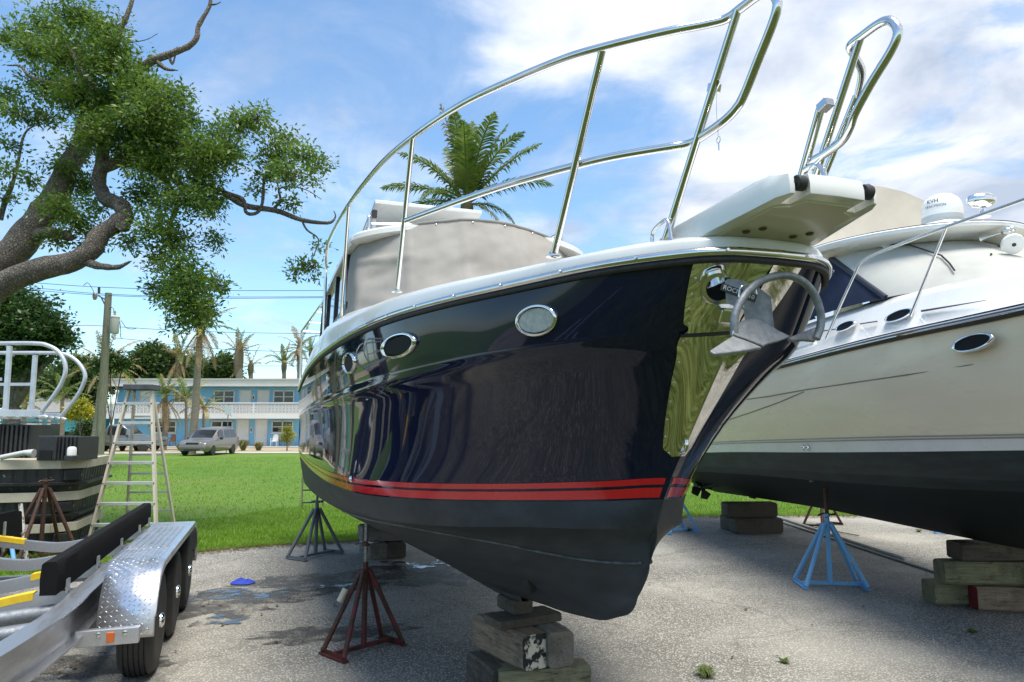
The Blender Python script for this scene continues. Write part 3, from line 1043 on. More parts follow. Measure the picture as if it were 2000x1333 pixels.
# ---------------------------------------------------------------- bow pulpit
def pulpit():
    # narrow platform, blunt front with two roller notches; the front face slopes forward and down
    def hw(u): return float(np.interp(u, [2.0, 2.35, 2.80, 2.9], [.262, .252, .185, .172]))
    outl = []
    for u in (2.02, 2.2, 2.4, 2.6, 2.78, 2.83): outl.append((u, -hw(u)))
    outl += [(2.868, -.160), (2.872, -.146), (2.80, -.143), (2.80, -.105), (2.882, -.10), (2.886, 0), (2.882, .10), (2.80, .105), (2.80, .143), (2.872, .146), (2.868, .160)]
    for u in (2.83, 2.78, 2.6, 2.4, 2.2, 2.02): outl.append((u, hw(u)))
    def zb(u): return float(np.interp(u, [2.0, 2.4, 2.9], [2.285, 2.312, 2.372]))
    def zt(u): return float(np.interp(u, [2.0, 2.3, 2.82, 2.9], [2.345, 2.385, 2.440, 2.436]))
    mb = MB()
    rows = []
    for sc, f in ((.97, 0), (.998, .04), (1.0, .10), (1.0, .5), (.985, .93), (.97, 1.0)):
        rows.append([Vector((2.40 + (u - 2.40) * sc, t * (1 - (1 - sc) * .6), zb(u) * (1 - f) + zt(u) * f)) for u, t in outl])
    mb.grid(rows, closed_u=True)
    mb.add(rows[0], [tuple(range(len(outl)))]); mb.add(rows[-1], [tuple(range(len(outl)))])
    o = mb.build('bow_pulpit', M_white(), boat, smooth=35)
    cap = [(2.28, -.235), (2.74, -.182), (2.80, -.165), (2.815, 0), (2.80, .165), (2.74, .182), (2.28, .235)]
    MB().slab([(u, t, zt(u) + .001) for u, t in cap], (0, 0, .013)).build('pulpit_cap', M_white(), o, bevel=.005)
    un = [(2.38, -.20), (2.78, -.150), (2.80, -.10), (2.84, -.085), (2.84, .085), (2.80, .10), (2.78, .150), (2.38, .20)]
    MB().slab([(u, t, zb(u) - .004) for u, t in un], (0, 0, .006)).build('pulpit_underside', M_cream, o)
    for t in (-.124, .124):
        MB().tube([(2.866, t - .015, 2.405), (2.866, t + .015, 2.405)], .023, 18).build('roller', M_rubber(), o, smooth=40, bevel=.004)
        MB().tube([(2.866, t - .024, 2.405), (2.866, t + .024, 2.405)], .007, 10).build('roller_pin', M_steel(), o, smooth=40)
        for (du, dt) in ((2.60, -.018), (2.635, .02)):
            MB().lathe([(.0, -.006), (.010, -.005), (.014, 0)], 12, Matrix.Translation((du, t * .75 + dt, zb(du) - .004))).build('drain_fitting', mat('rusty_bolt', (.10, .06, .03), .6), o, smooth=40)
    G = []
    for q, sc in ((0, 1.0), (.5, .95), (1, .90)):
        G.append([Vector((u, t * sc, 2.27 + .035 * q + (u - 2.0) * .05 * q)) for u, t in [(1.85, -.26), (2.36, -.24), (2.44, -.12), (2.465, 0), (2.44, .12), (2.36, .24), (1.85, .26)]])
    MB().grid(G).build('pulpit_foot', M_cream, o, smooth=50)
    return o


pulpit()
# small hoop rail on deck beside the pulpit
MB().tube(catmull([P(1274, 478, y=-.30), P(1275, 455, y=-.30), P(1290, 437, y=-.30), P(1304, 432, y=-.29), P(1312, 470, y=-.29)], 24), .007, 8).build('deck_handle', M_steel(), boat, smooth=60)
# starboard-side cleat / hatch hump on the deck, port horn and cleat
MB().lathe([(.14, 0), (.135, .02), (.10, .035), (0, .04)], 24, Matrix.Translation((.35, -.62, deck_z(.35, .62) - .005)) @ Matrix.Diagonal((1.5, .8, 1, 1))).build('deck_hatch', M_white(), boat, smooth=40)
MB().tube(catmull([(.1, .86, deck_z(.1, .86) - .01), (.1, .86, deck_z(.1, .86) + .06), (.03, .86, deck_z(.1, .86) + .10), (-.1, .86, deck_z(.1, .86) + .10), (-.17, .86, deck_z(.1, .86) - .01)], 18), .011, 8).build('deck_handle', M_steel(), boat, smooth=60)


# ---------------------------------------------------------------- fittings on the hull side
def hull_frame(u, z):
    """point and outward normal on the starboard topsides at forward u, height z"""
    best = None
    for w in np.linspace(0, 1, 41):
        for i in range(0, NV - 1):
            p = hull_pt(w, i)
            d = (p[0] - u) ** 2 + (p[2] - z) ** 2
            if best is None or d < best[0]: best = (d, w, i)
    _, w, i = best
    p = hull_pt(w, i); a = hull_pt(w, min(i + 2, NV - 1)) - hull_pt(w, max(i - 2, 0)); b = hull_pt(min(w + .05, 1), i) - hull_pt(max(w - .05, 0), i)
    pv = stbd(p); tu = stbd(a).normalized(); tw = stbd(b).normalized()
    n = tu.cross(tw).normalized()
    if n.y > 0: n = -n
    return pv, n, -tu, tw


def hull_hit(px, py):
    """intersection of a photo ray with the starboard topsides"""
    best = None
    for w in np.linspace(0, 1, 41):
        for i in range(0, NV - 20):
            p = stbd(hull_pt(w, i))
            wp = BF.O + BF.fw * p.x + BF.pt * p.y; wp.z = p.z
            q = wp - Vector((0, 0, CAM_H)); yy = q.y * _c + q.z * _s; zz = -q.y * _s + q.z * _c
            X, Y = 1000 + F_PX * q.x / yy, 666.5 - F_PX * zz / yy
            d = (X - px) ** 2 + (Y - py) ** 2
            if best is None or d < best[0]: best = (d, p)
    return best[1]


def oval_port(px, py, rx, rz, name, glass, frame=.022, depth=.014):
    h = hull_hit(px, py)
    p, n, tu, tw = hull_frame(h.x, h.z)
    tw2 = n.cross(tu).normalized()
    if tw2.z < 0: tw2 = -tw2
    Mx = Matrix.Identity(4)
    for k, c in enumerate((tu, tw2, n)): Mx[0][k], Mx[1][k], Mx[2][k] = c.x, c.y, c.z
    Mx = Matrix.Translation(p + n * .002) @ Mx
    root_o = None
    G = []
    for sc_r, zz in ((0, -.006), (.002, .006), (.35, depth), (.60, depth), (1.0, -.004), (1.1, -.012)):
        G.append([Mx @ Vector(((rx - sc_r * frame) * math.cos(a), (rz - sc_r * frame) * math.sin(a), zz)) for a in np.linspace(0, 2 * math.pi, 40, endpoint=False)])
    fr = MB().grid(G, closed_u=True).build(name, M_chrome(), boat, smooth=50)
    D = [Mx @ Vector(((rx - frame) * math.cos(a), (rz - frame) * math.sin(a), -.001)) for a in np.linspace(0, 2 * math.pi, 40, endpoint=False)]
    MB().slab(D, n * .003).build('pane', glass, fr)
    return fr, Mx


oval_port(778, 678, .20, .064, 'porthole', mat('port_screen', (.006, .006, .007), .6, spec=.15))
oval_port(683, 711, .165, .066, 'porthole', mat('port_screen', (.006, .006, .007), .6, spec=.15))
fr, Mx = oval_port(1050, 624, .108, .062, 'docking_light', mat('lens', (.55, .56, .55), .12, coat=.6, col2=(.4, .41, .41), nscale=40), .016, .012)
th = P(708, 946, y=-1.1)


# stainless stem plate: a skin 4 mm proud of the hull, wide at the top, a point at the towing eye
def stem_plate():
    mb = MB()
    Ws = [w for w in np.linspace(.10, .975, 46)]
    for fn, flip, wide in ((stbd, False, 1.0), (port, True, .40)):
        G = []
        for w in Ws:
            q = (w - .10) / .875
            width = (.045 + .205 * q ** .8) * wide + (.02 if abs(w - .63) > .02 else .002)
            if w < .14: width *= .55 + .45 * (w - .10) / .04
            row = []; L_ = 0; prev = hull_pt(w, 0)
            fine = [hull_pt(w, 0)]
            for i in range(1, 40): fine.append(hull_pt(w, i))
            cum = [0]
            for a, b in zip(fine[:-1], fine[1:]): cum.append(cum[-1] + float(np.linalg.norm(b - a)))
            for k in range(15):
                s_ = width * k / 14
                i = int(np.searchsorted(cum, s_)); i = max(1, min(i, len(cum) - 1))
                f = (s_ - cum[i - 1]) / max(cum[i] - cum[i - 1], 1e-6)
                p = fine[i - 1] * (1 - f) + fine[i] * f
                d = fine[min(i + 1, 39)] - fine[max(i - 2, 0)]
                n = np.array([d[1], -d[0], -.35 * np.linalg.norm(d)]); n /= np.linalg.norm(n)
                if k == 0: n = np.array([.92, 0, -.38])
                p = p + n * .008
                row.append(fn(p))
            G.append(row)
        for _ in range(8):            # fair the sheet so that it mirrors cleanly
            G = [[(r[j] if i in (0, len(G) - 1) or j in (0, 14) else (r[j] * 2 + r[j - 1] + r[j + 1] + G[i - 1][j] + G[i + 1][j]) / 6) for j in range(15)] for i, r in enumerate(G)]
        mb.grid(G, flip=flip)
        if fn is stbd: GS = G
    return mb.build('stem_plate', mat('polished_plate', (.82, .82, .80), .025, 1.0, col2=(.74, .74, .72), nscale=6, rough2=.07), boat, smooth=50), GS


plate, GS = stem_plate()
for k in range(1, 45, 4):
    p = GS[k][13]; q = (GS[k][13] - GS[k][12]).normalized(); n = q.cross((GS[min(k + 1, 45)][13] - GS[k][13]).normalized()).normalized()
    if n.y > 0: n = -n
    MB().lathe([(0, .002), (.0028, .0018), (.0038, 0)], 8, Matrix.Translation(p) @ n.to_track_quat('Z', 'Y').to_matrix().to_4x4()).build('plate_screw', M_steel(), plate, smooth=60)
# anchor hawse: a stainless snout out of the plate with a dark mouth
hp = hull_hit(1400, 560)
ax = Vector((.80, -.42, -.30)).normalized()
Mh = Matrix.Translation(hp - ax * .03) @ ax.to_track_quat('Z', 'Y').to_matrix().to_4x4()
hs = MB().lathe([(.062, 0), (.061, .025), (.052, .045), (.046, .075), (.052, .085), (.052, .09), (.039, .09), (.037, .03)], 24, Mh).build('anchor_hawse', M_steel(), plate, smooth=40)
MB().lathe([(.0, .04), (.0375, .04)], 20, Mh).build('hawse_mouth', M_rubber(), hs)
MB().box(hull_hit(1418, 612) + V(.012, -.01, 0), (.06, .07, .05), M=Matrix.Rotation(R(30), 4, 'Y')).build('roller_bracket', M_steel(), plate, bevel=.006)
kg = min(range(len(GS)), key=lambda i: abs(GS[i][7].z - 2.03))
MB().tube([q + V(.003, -.003, 0) for q in GS[kg][1:]], .006, 6).build('knuckle_gap', M_rubber(), plate, smooth=60)
# towing eye
e = P(1328, 868, y=0.0) + V(.022, -.006, 0)
MB().tube(catmull([e + V(-.03, -.0, .032), e + V(.02, -.0, .030), e + V(.038, 0, 0), e + V(.02, 0, -.030), e + V(-.03, 0, -.034)], 20), .0075, 10).build('towing_eye', M_steel(), plate, smooth=60)
# bow thruster tunnel
bt = P(1020, 1133, y=-.26)
bo = MB().lathe([(.0, .006), (.075, .006), (.088, .004), (.095, -.02)], 28, Matrix.Translation(P(1022, 1128, y=-.235)) @ Vector((.15, -.86, -.38)).normalized().to_track_quat('Z', 'Y').to_matrix().to_4x4() @ Matrix.Diagonal((.55, 1.15, 1, 1)))
bo.build('thruster_tunnel', mat('tunnel_black', (.006, .006, .007), .6), boat, smooth=50)
# through-hull fitting above the stripe aft, swim ladder
p = hull_hit(686, 935)
MB().lathe([(.0, .012), (.012, .012), (.018, .006), (.02, 0)], 14, Matrix.Translation(p + V(0, -.004, -.01)) @ Matrix.Rotation(R(90), 4, 'X')).build('drain_outlet', M_chrome(), boat, smooth=50)
sw = MB()
for y in (-1.02, -.72): sw.tube([(-6.38, y, 1.35), (-6.52, y, .55)], .013, 8)
for k in range(4): sw.tube([(-6.40 - .035 * k, -1.02, 1.15 - .18 * k), (-6.40 - .035 * k, -.72, 1.15 - .18 * k)], .012, 8)
sw.build('swim_ladder', M_steel(), boat, smooth=60)
MB().box((-6.65, 0, 1.34), (.7, 2.1, .08)).build('swim_platform', M_white(), boat, bevel=.02)

# ---------------------------------------------------------------- anchor hanging at the stem
anchor = empty('anchor', (BF.O.x, BF.O.y, 0), BF.rz)
tag(anchor, 'galvanised plough anchor with a roll bar hoop hanging at the navy bow', 'anchor')
UA = 2.70


def A(px, py, u): return P(px, py, x=u)


hoop = [A(1434, 656, UA), A(1436, 615, UA), A(1455, 577, UA), A(1487, 549, UA), A(1531, 538, UA), A(1566, 549, UA), A(1591, 577, UA), A(1603, 615, UA), A(1602, 640, UA), A(1594, 662, UA)]
MB().tube(catmull(hoop, 48), .0125, 12).build('roll_bar', M_galv(), anchor, smooth=60)
def planar(px, u0, du=0.0, dv=0.0):
    """points seen at pixels, on a slightly slanted plane across the bow"""
    out = []
    for x, y in px: out.append(A(x, y, u0 + du * (x - 1490) / 100 + dv * (y - 650) / 100))
    return out


shank = MB().slab(planar([(1416, 549), (1422, 545), (1440, 549), (1470, 562), (1493, 580), (1501, 650), (1458, 650), (1452, 606), (1430, 597), (1418, 592)], 2.62, .05), V(.006, .020, 0)).build('shank', M_galv(), anchor, bevel=.004)
fluke = planar([(1430, 655), (1432, 640), (1440, 630), (1458, 624), (1477, 621), (1496, 630), (1520, 645), (1545, 657), (1522, 666), (1500, 672), (1487, 677), (1460, 666)], UA, -.02, .10)
MB().slab(fluke, V(-.010, 0, -.004)).build('fluke', M_galv(), anchor, bevel=.003)
MB().slab(planar([(1386, 685), (1410, 669), (1431, 656), (1462, 667), (1488, 678), (1440, 686), (1396, 691)], UA + .012, -.02, .22), V(-.004, 0, -.009)).build('fluke_wing', M_galv(), anchor, bevel=.003)
MB().slab(planar([(1541, 659), (1575, 645), (1606, 633), (1612, 636), (1609, 645), (1598, 656), (1592, 665), (1570, 663), (1546, 664)], UA - .02, -.02, .10), V(-.006, 0, -.008)).build('fluke_wing', M_galv(), anchor, bevel=.003)
MB().tube([fluke[0] + V(.006, 0, 0), fluke[11] + V(.008, 0, 0), fluke[10] + V(.008, 0, 0)], .006, 8).build('fluke_ridge', M_galv(), anchor, smooth=60)


def text_on(name, s, size, M4, material, parent, extrude=.0006, align='CENTER'):
    cu = bpy.data.curves.new(name, 'FONT'); cu.body = s; cu.size = size; cu.extrude = extrude
    cu.align_x = align; cu.align_y = 'CENTER'; cu.resolution_u = 3
    tmp = bpy.data.objects.new(name, cu); COL.objects.link(tmp)
    dg = bpy.context.evaluated_depsgraph_get()
    me = bpy.data.meshes.new_from_object(tmp.evaluated_get(dg))
    bpy.data.objects.remove(tmp)
    me.transform(M4)
    me.materials.clear(); me.materials.append(material)
    o = bpy.data.objects.new(name, me); COL.objects.link(o); o.parent = parent
    return o


def face_matrix(o, right, up):
    r = Vector(right).normalized(); u = Vector(up); u = (u - r * u.dot(r)).normalized(); n = r.cross(u)
    m = Matrix.Identity(4)
    for k, c in enumerate((r, u, n)): m[0][k], m[1][k], m[2][k] = c.x, c.y, c.z
    return Matrix.Translation(o) @ m


la, lb = A(1416, 563, 2.583), A(1468, 581, 2.609)
lr = (lb - la).normalized(); lu = (A(1440, 552, 2.595) - A(1440, 590, 2.595)).normalized()
ln = lr.cross(lu).normalized()
ln = ln if ln.x > 0 else -ln
cen = (la + lb) / 2
mm = face_matrix(cen + ln * .0035, lr, lu)
MB().box((0, 0, 0), (.118, .024, .0015)).build('label_plate', M_blackplastic(), shank).data.transform(mm)
text_on('label_lettering', 'ROCNA  10', .0205, face_matrix(cen + ln * .0048, lr, lu), mat('label_white', (.7, .7, .7), .5), shank)
ring = [A(1452, 600, 2.70), A(1443, 580, 2.70), A(1447, 561, 2.70), A(1462, 555, 2.70), A(1474, 562, 2.70), A(1478, 575, 2.70)]
MB().tube(catmull(ring, 20), .0025, 6).build('tie_wire', M_steel(), anchor, smooth=60)
# navigation light / cleat below the rub rail on the port bow
cl = P(1545, 615, y=.36)
MB().lathe([(0, .03), (.022, .024), (.03, .008), (.032, 0)], 18, Matrix.Translation(P(1542, 625, y=.32)) @ Vector((.55, .75, .2)).to_track_quat('Z', 'Y').to_matrix().to_4x4()).build('bow_fairlead', M_chrome(), boat, smooth=50)


# ================================================================== CREAM CABIN CRUISER
CF = Frame((4.41, 7.3), 5.44)
cru = empty('cabin_cruiser', (CF.O.x, CF.O.y, 0), CF.rz)
tag(cru, 'cream and white cabin cruiser with a hardtop and covered windscreen on timber blocks', 'boat')
M_tan = mat('cream_hull_gelcoat', (.88, .765, .56), .22, col2=(.82, .70, .50), nscale=.9, coat=.35, rough2=.34, stretch=(.5, 1, 2.5), col3=(.75, .64, .45), n3=2.2, lo3=.5, hi3=.85)
M_cbot = bottom_material('green_black_antifouling', (.006, .009, .0105), (.009, .0135, .015), (.03, .042, .045))
M_cband = bottom_material('blue_green_worn_paint', (.012, .02, .026), (.024, .042, .047), (.10, .125, .125))
CU = [-6.3, -4.5, -2.5, -.5, 1.0, 2.2, 3.2, 4.0, 4.7, 5.15]


def crow(t, z, du=0.0):
    return catmull([(u - (du if k == len(CU) - 1 else 0), a, b) for k, (u, a, b) in enumerate(zip(CU, t, z))], 80)


CR = {
    'sheer': crow([1.34, 1.36, 1.37, 1.37, 1.36, 1.32, 1.16, .86, .46, 0], [2.16, 2.24, 2.315, 2.395, 2.445, 2.465, 2.50, 2.54, 2.58, 2.61]),
    'stop': crow([1.26, 1.29, 1.31, 1.31, 1.29, 1.20, .98, .66, .32, 0], [1.35, 1.42, 1.51, 1.575, 1.62, 1.65, 1.68, 1.71, 1.74, 1.76], .35),
    'sbot': crow([1.24, 1.27, 1.29, 1.29, 1.27, 1.17, .95, .63, .30, 0], [1.22, 1.28, 1.37, 1.435, 1.49, 1.54, 1.58, 1.62, 1.66, 1.68], .42),
    'chine': crow([1.16, 1.19, 1.21, 1.21, 1.18, 1.06, .82, .53, .25, 0], [1.02, 1.09, 1.17, 1.23, 1.285, 1.33, 1.38, 1.44, 1.50, 1.54], .55),
    'low': crow([1.10, 1.12, 1.14, 1.13, 1.09, .95, .72, .46, .22, 0], [.93, 1.0, 1.08, 1.14, 1.19, 1.25, 1.30, 1.36, 1.42, 1.46], .62),
    'keel': crow([0] * 10, [.50, .56, .615, .625, .64, .69, .77, .90, 1.1, 1.3], .75),
}


def cboth(rows, name, m, smooth=40):
    mb = MB()
    mb.grid([[Vector((p[0], -max(p[1], 0), p[2])) for p in r] for r in rows])
    mb.grid([[Vector((p[0], max(p[1], 0), p[2])) for p in r] for r in rows], flip=True)
    return mb.build(name, m, cru, smooth=smooth)


def clerp(a, b, q, bulge=0.0):
    s = math.sin(math.pi * q)
    return [x * (1 - q) + y * q + np.array([0, bulge * s, 0]) for x, y in zip(CR[a], CR[b])]


cboth([clerp('stop', 'sheer', q, .02) for q in np.linspace(0, 1, 12)], 'hull', M_tan)
cboth([clerp('sbot', 'stop', q) for q in (0, .25, .5, .75, 1)], 'boot_stripe', M_white())
tanline = MB()
for s in (-1, 1):
    for q in (.80, .98):
        tanline.tube([Vector((p[0], s * (p[1] + .001), p[2])) for p in clerp('sbot', 'stop', q)], .006, 5)
tanline.build('stripe_line', mat('tan_line', (.33, .27, .18), .4), cru, smooth=60)
cboth([clerp('chine', 'sbot', q, .01) for q in np.linspace(0, 1, 5)] , 'waterline_band', M_cband)
cboth([clerp('low', 'chine', q) for q in (0, .5, 1)], 'chine_flat', M_cband, 30)
cboth([clerp('keel', 'low', q, .015) for q in np.linspace(0, 1, 9)], 'hull_bottom', M_cbot)
tr = [CR[k][0] for k in ('keel', 'low', 'chine', 'sbot', 'stop', 'sheer')]
MB().add([(p[0], -p[1], p[2]) for p in tr] + [(p[0], p[1], p[2]) for p in tr[::-1]][:-1], [tuple(range(2 * len(tr) - 1))]).build('transom', M_tan, cru)
for s in (-1, 1):
    ln = [Vector((p[0], s * (p[1] + .012), p[2])) for p in CR['sheer']]
    MB().tube([p + V(0, 0, -.012) for p in ln], .030, 8).build('rub_rail', M_rubber(), cru, smooth=60)
    MB().tube([p + V(0, s * .024, -.010) for p in ln], .008, 6).build('rub_rail_insert', M_steel(), cru, smooth=60)
    MB().tube([p + V(0, -s * .02, .036) for p in ln], .005, 6).build('pin_stripe', mat('navy_line', (.01, .014, .035), .3), cru, smooth=60)


# deck, trunk cabin
def cdeck():
    rows = []
    S = CR['sheer']
    def hh(u): return float(np.interp(u, [-6.3, 0, 1.5, 2.8, 4.5, 5.2], [.50, .46, .40, .30, .12, .05]))
    for inset, q in ((0.0, .0), (.012, .05), (.05, .085), (.17, .15), (.20, .18), (.30, .80), (.40, 1.0)):
        rows.append([np.array([p[0], max(0, p[1] - inset), p[2] + .02 + hh(p[0]) * q]) for p in S])
    for q in (.4, .75, 1.0):
        rows.append([np.array([p[0], p[1] * (1 - q), p[2] + .06 * q * min(1, p[1])]) for p in rows[6]])
    return rows


CD = cdeck()
cboth(CD, 'deck', M_white(), 50)


def C(px, py, **k): return CF.px(px, py, **k)


# windscreen under a pale cover, visor and hardtop
def arc(pts, n=40): return [Vector(p) for p in catmull(pts, n)]


base = arc([(-.55, -1.06, 2.90), (.10, -1.055, 2.905), (.58, -1.0, 2.90), (1.05, -.80, 2.90), (1.42, -.45, 2.91), (1.56, 0, 2.915), (1.42, .45, 2.91), (1.05, .80, 2.90), (.58, 1.0, 2.90), (.10, 1.055, 2.905), (-.55, 1.06, 2.90)], 81)
top = arc([(-1.35, -.98, 3.50), (-.85, -.97, 3.51), (-.42, -.93, 3.52), (-.05, -.74, 3.55), (.22, -.42, 3.58), (.34, 0, 3.60), (.22, .42, 3.58), (-.05, .74, 3.55), (-.42, .93, 3.52), (-.85, .97, 3.51), (-1.35, .98, 3.50)], 81)


def screen(j0, j1, name, m, off=0.0):
    G = []
    for q in np.linspace(0, 1, 9):
        row = []
        for j in range(j0, j1 + 1):
            p = base[j].lerp(top[j], q)
            w = .010 * mnoise.fractal(Vector((j * .12, q * 2, 4)), .8, 2, 3)
            row.append(p + Vector((.03 * math.sin(math.pi * q) + w + off, 0, 0)))
        G.append(row)
    return MB().grid(G).build(name, m, cru, smooth=180)


M_pale = canvas_material('pale_mesh_cover', (.47, .47, .43), (.40, .40, .37))
M_navycanvas = canvas_material('navy_side_curtain', (.018, .026, .055), (.03, .042, .075))
screen(17, 63, 'windscreen_cover', M_pale, .01)
screen(0, 17, 'side_curtain', M_navycanvas); screen(63, 80, 'side_curtain', M_navycanvas)
for j in (17, 63):
    MB().tube([base[j] + V(.015, 0, 0), top[j] + V(.015, 0, 0)], .030, 8).build('screen_pillar', mat('navy_edge', (.012, .016, .03), .5), cru, smooth=60)
MB().tube([p + V(.012, 0, -.004) for p in base[14:67]], .010, 6).build('screen_gasket', M_rubber(), cru, smooth=60)
# aft side screens
for s in (-1, 1):
    MB().slab([(-.5, 1.06 * s, 2.88), (-2.6, 1.10 * s, 2.85), (-3.0, 1.02 * s, 3.48), (-1.3, .985 * s, 3.50)], (0, -.02 * s, 0)).build('side_curtain', M_navycanvas, cru)
    MB().slab([(-2.5, 1.10 * s, 2.55), (-4.2, 1.12 * s, 2.50), (-3.6, 1.02 * s, 3.55), (-2.9, 1.0 * s, 3.55)], (0, -.06 * s, 0)).build('hardtop_leg', M_white(), cru, bevel=.02)
edge = arc([(-3.9, -1.05, 3.56), (-2.2, -1.13, 3.61), (-1.0, -1.14, 3.62), (-.30, -1.07, 3.605), (.22, -.90, 3.585), (.62, -.60, 3.57), (.82, -.28, 3.565), (.87, 0, 3.565), (.82, .28, 3.565), (.62, .60, 3.57), (.22, .90, 3.585), (-.30, 1.07, 3.605), (-1.0, 1.14, 3.62), (-2.2, 1.13, 3.61), (-3.9, 1.05, 3.56)], 90)
ctr = Vector((-1.6, 0, 0))
rows = []
for sc, dz in ((.86, -.05), (.93, -.035), (.985, -.025), (1.0, .0), (1.0, .03), (.985, .052), (.9, .10), (.7, .155), (.4, .19), (.03, .20)):
    rows.append([Vector((ctr.x + (p.x - ctr.x) * sc, p.y * sc, p.z + dz)) for p in edge])
hmb = MB().grid(rows, closed_u=True)
hard = hmb.build('hardtop', M_white(), cru, smooth=40)
MB().add([p for p in rows[0]], [tuple(range(len(rows[0])))]).build('hardtop_lining', M_cream, hard)
MB().tube([p + V(.005, 0, .045) for p in edge[14:76]], .004, 5).build('hardtop_seam', M_rubber(), hard)
# brow panel between visor and glass
G = [[top[j] + V(.03, 0, -.01) for j in range(12, 69)], [Vector((top[j].x + .20, top[j].y * 1.05, top[j].z + .05)) for j in range(12, 69)]]
MB().grid(G).build('visor_panel', M_cream, cru, smooth=60)
# canvas bridge enclosure behind the hardtop
G = []
for q in np.linspace(0, 1, 13):
    a = q * math.pi
    row = []
    for v in np.linspace(0, 1, 15):
        u = -1.0 - 2.6 * v
        hgt = 1.28 * math.sin(math.pi * min(1, .30 + .45 * v)) ** 1.0
        row.append(Vector((u - .15 * math.sin(a), -1.05 * math.cos(a) * (1 - .06 * v), 3.62 + hgt * math.sin(a) ** .55 + .01 * mnoise.noise(Vector((u * 3, q * 5, 0))))))
    G.append(row)
bc = MB().grid(G); bc.add([r[0] for r in G], [tuple(range(len(G)))])
bc.build('bridge_canopy', canvas_material('beige_canvas', (.52, .48, .41), (.46, .42, .36)), cru, smooth=60)
# satellite dome with lettering
dm = C(1842, 432, y=.05)
dome_c = Vector((.12, .05, 3.80))
dome = MB().lathe([(.0, .315), (.06, .308), (.11, .287), (.155, .25), (.182, .20), (.19, .15), (.19, .06)], 36, Matrix.Translation(dome_c)).build('satellite_dome', M_white(), cru, smooth=60)
MB().lathe([(.193, .062), (.195, .03), (.195, .0), (.17, -.04)], 36, Matrix.Translation(dome_c)).build('dome_base', mat('dome_grey', (.42, .45, .47), .5), dome, smooth=40)
MB().lathe([(.22, -.02), (.24, -.05), (.25, -.08), (.20, -.09)], 30, Matrix.Translation(dome_c)).build('dome_plinth', M_white(), dome, smooth=40)


def wrap_text(s, size, z, a0, r, m, nm):
    """lettering bent round the dome"""
    o = text_on(nm, s, size, Matrix.Identity(4), m, dome, .0004)
    for v in o.data.vertices:
        x, y = v.co.x, v.co.y
        a = a0 + x / r
        v.co = Vector((dome_c.x + (r + .0015 + v.co.z) * math.cos(a), dome_c.y + (r + .0015 + v.co.z) * math.sin(a), dome_c.z + z + y))
    return o


a_cam = math.atan2(-.62, .78)
M_ink = mat('navy_ink', (.01, .02, .10), .5)
wrap_text('KVH', .058, .205, a_cam - .42, .183, M_ink, 'dome_lettering')
wrap_text('TRACVISION', .036, .150, a_cam - .30, .19, mat('grey_ink', (.12, .13, .2), .5), 'dome_lettering')
# search light
sl = C(1903, 396, y=.12)
MB().lathe([(.0, -.155), (.05, -.145), (.085, -.10), (.10, -.03), (.10, .02), (.085, .07), (.05, .115), (.0, .13)], 24, Matrix.Translation((.50, .20, 3.93)) @ Matrix.Rotation(R(78), 4, 'Z') @ Matrix.Rotation(R(90), 4, 'Y') @ Matrix.Diagonal((.80, .80, .95, 1))).build('search_light', M_chrome(), cru, smooth=60)
MB().lathe([(.06, 0), (.05, .03), (.03, .09)], 16, Matrix.Translation((.50, .20, 3.76))).build('light_pedestal', M_chrome(), cru, smooth=60)
# speakers, horn and wipers under the visor
for (px, py, y) in ((1737, 470, -.62), (1980, 478, .0)):
    p = C(px, py, y=y)
    n = Vector((.72, -.35, -.45)).normalized()
    Mx = Matrix.Translation(p) @ n.to_track_quat('Z', 'Y').to_matrix().to_4x4()
    sp = MB().lathe([(.0, .010), (.075, .010), (.09, .004), (.095, -.03)], 24, Mx).build('speaker', M_white(), cru, smooth=40)
    MB().lathe([(.0, .016), (.016, .014), (.018, .010)], 14, Mx).build('speaker_centre', M_blackplastic(), sp, smooth=50)
hA, hB = C(1908, 470, y=-.06), C(1966, 452, y=.06)
for k, (o_, L_) in enumerate(((V(0, 0, 0), 1.0), (V(.03, .04, .015), .92))):
    a = hA + o_; b = hA.lerp(hB, L_) + o_
    d = (a - b).normalized()
    MB().lathe([(.018, 0), (.009, .02), (.008, .10), (.012, .17), (.030, .215), (.033, .22), (.028, .215), (.0, .16)], 16, Matrix.Translation(b) @ d.to_track_quat('Z', 'Y').to_matrix().to_4x4()).build('horn', M_steel(), cru, smooth=50)
    MB().lathe([(.0, -.045), (.025, -.035), (.036, -.01), (.034, .02), (.015, .04)], 14, Matrix.Translation(b) @ d.to_track_quat('Z', 'Y').to_matrix().to_4x4()).build('horn_diaphragm', M_steel(), cru, smooth=50)


def on_screen(px, py):
    """point on the windscreen cover seen at a pixel"""
    best = None
    for j in range(17, 64):
        for q in np.linspace(0, 1, 30):
            p = base[j].lerp(top[j], q)
            wp = CF.O + CF.fw * p.x + CF.pt * p.y; wp.z = p.z
            k = wp - Vector((0, 0, CAM_H)); yy = k.y * _c + k.z * _s; zz = -k.y * _s + k.z * _c
            d = (1000 + F_PX * k.x / yy - px) ** 2 + (666.5 - F_PX * zz / yy - py) ** 2
            if best is None or d < best[0]: best = (d, p)
    return best[1] + V(.06, -.02, .01)


for pts in (((1722, 481), (1770, 484), (1832, 503)), ((1832, 503), (1848, 520), (1862, 534)), ((1930, 499), (1962, 520), (2000, 545)), ((1945, 485), (1957, 505), (1970, 518))):
    MB().tube([on_screen(*p) for p in pts], .008, 6).build('wiper', M_blackplastic(), cru, smooth=60)
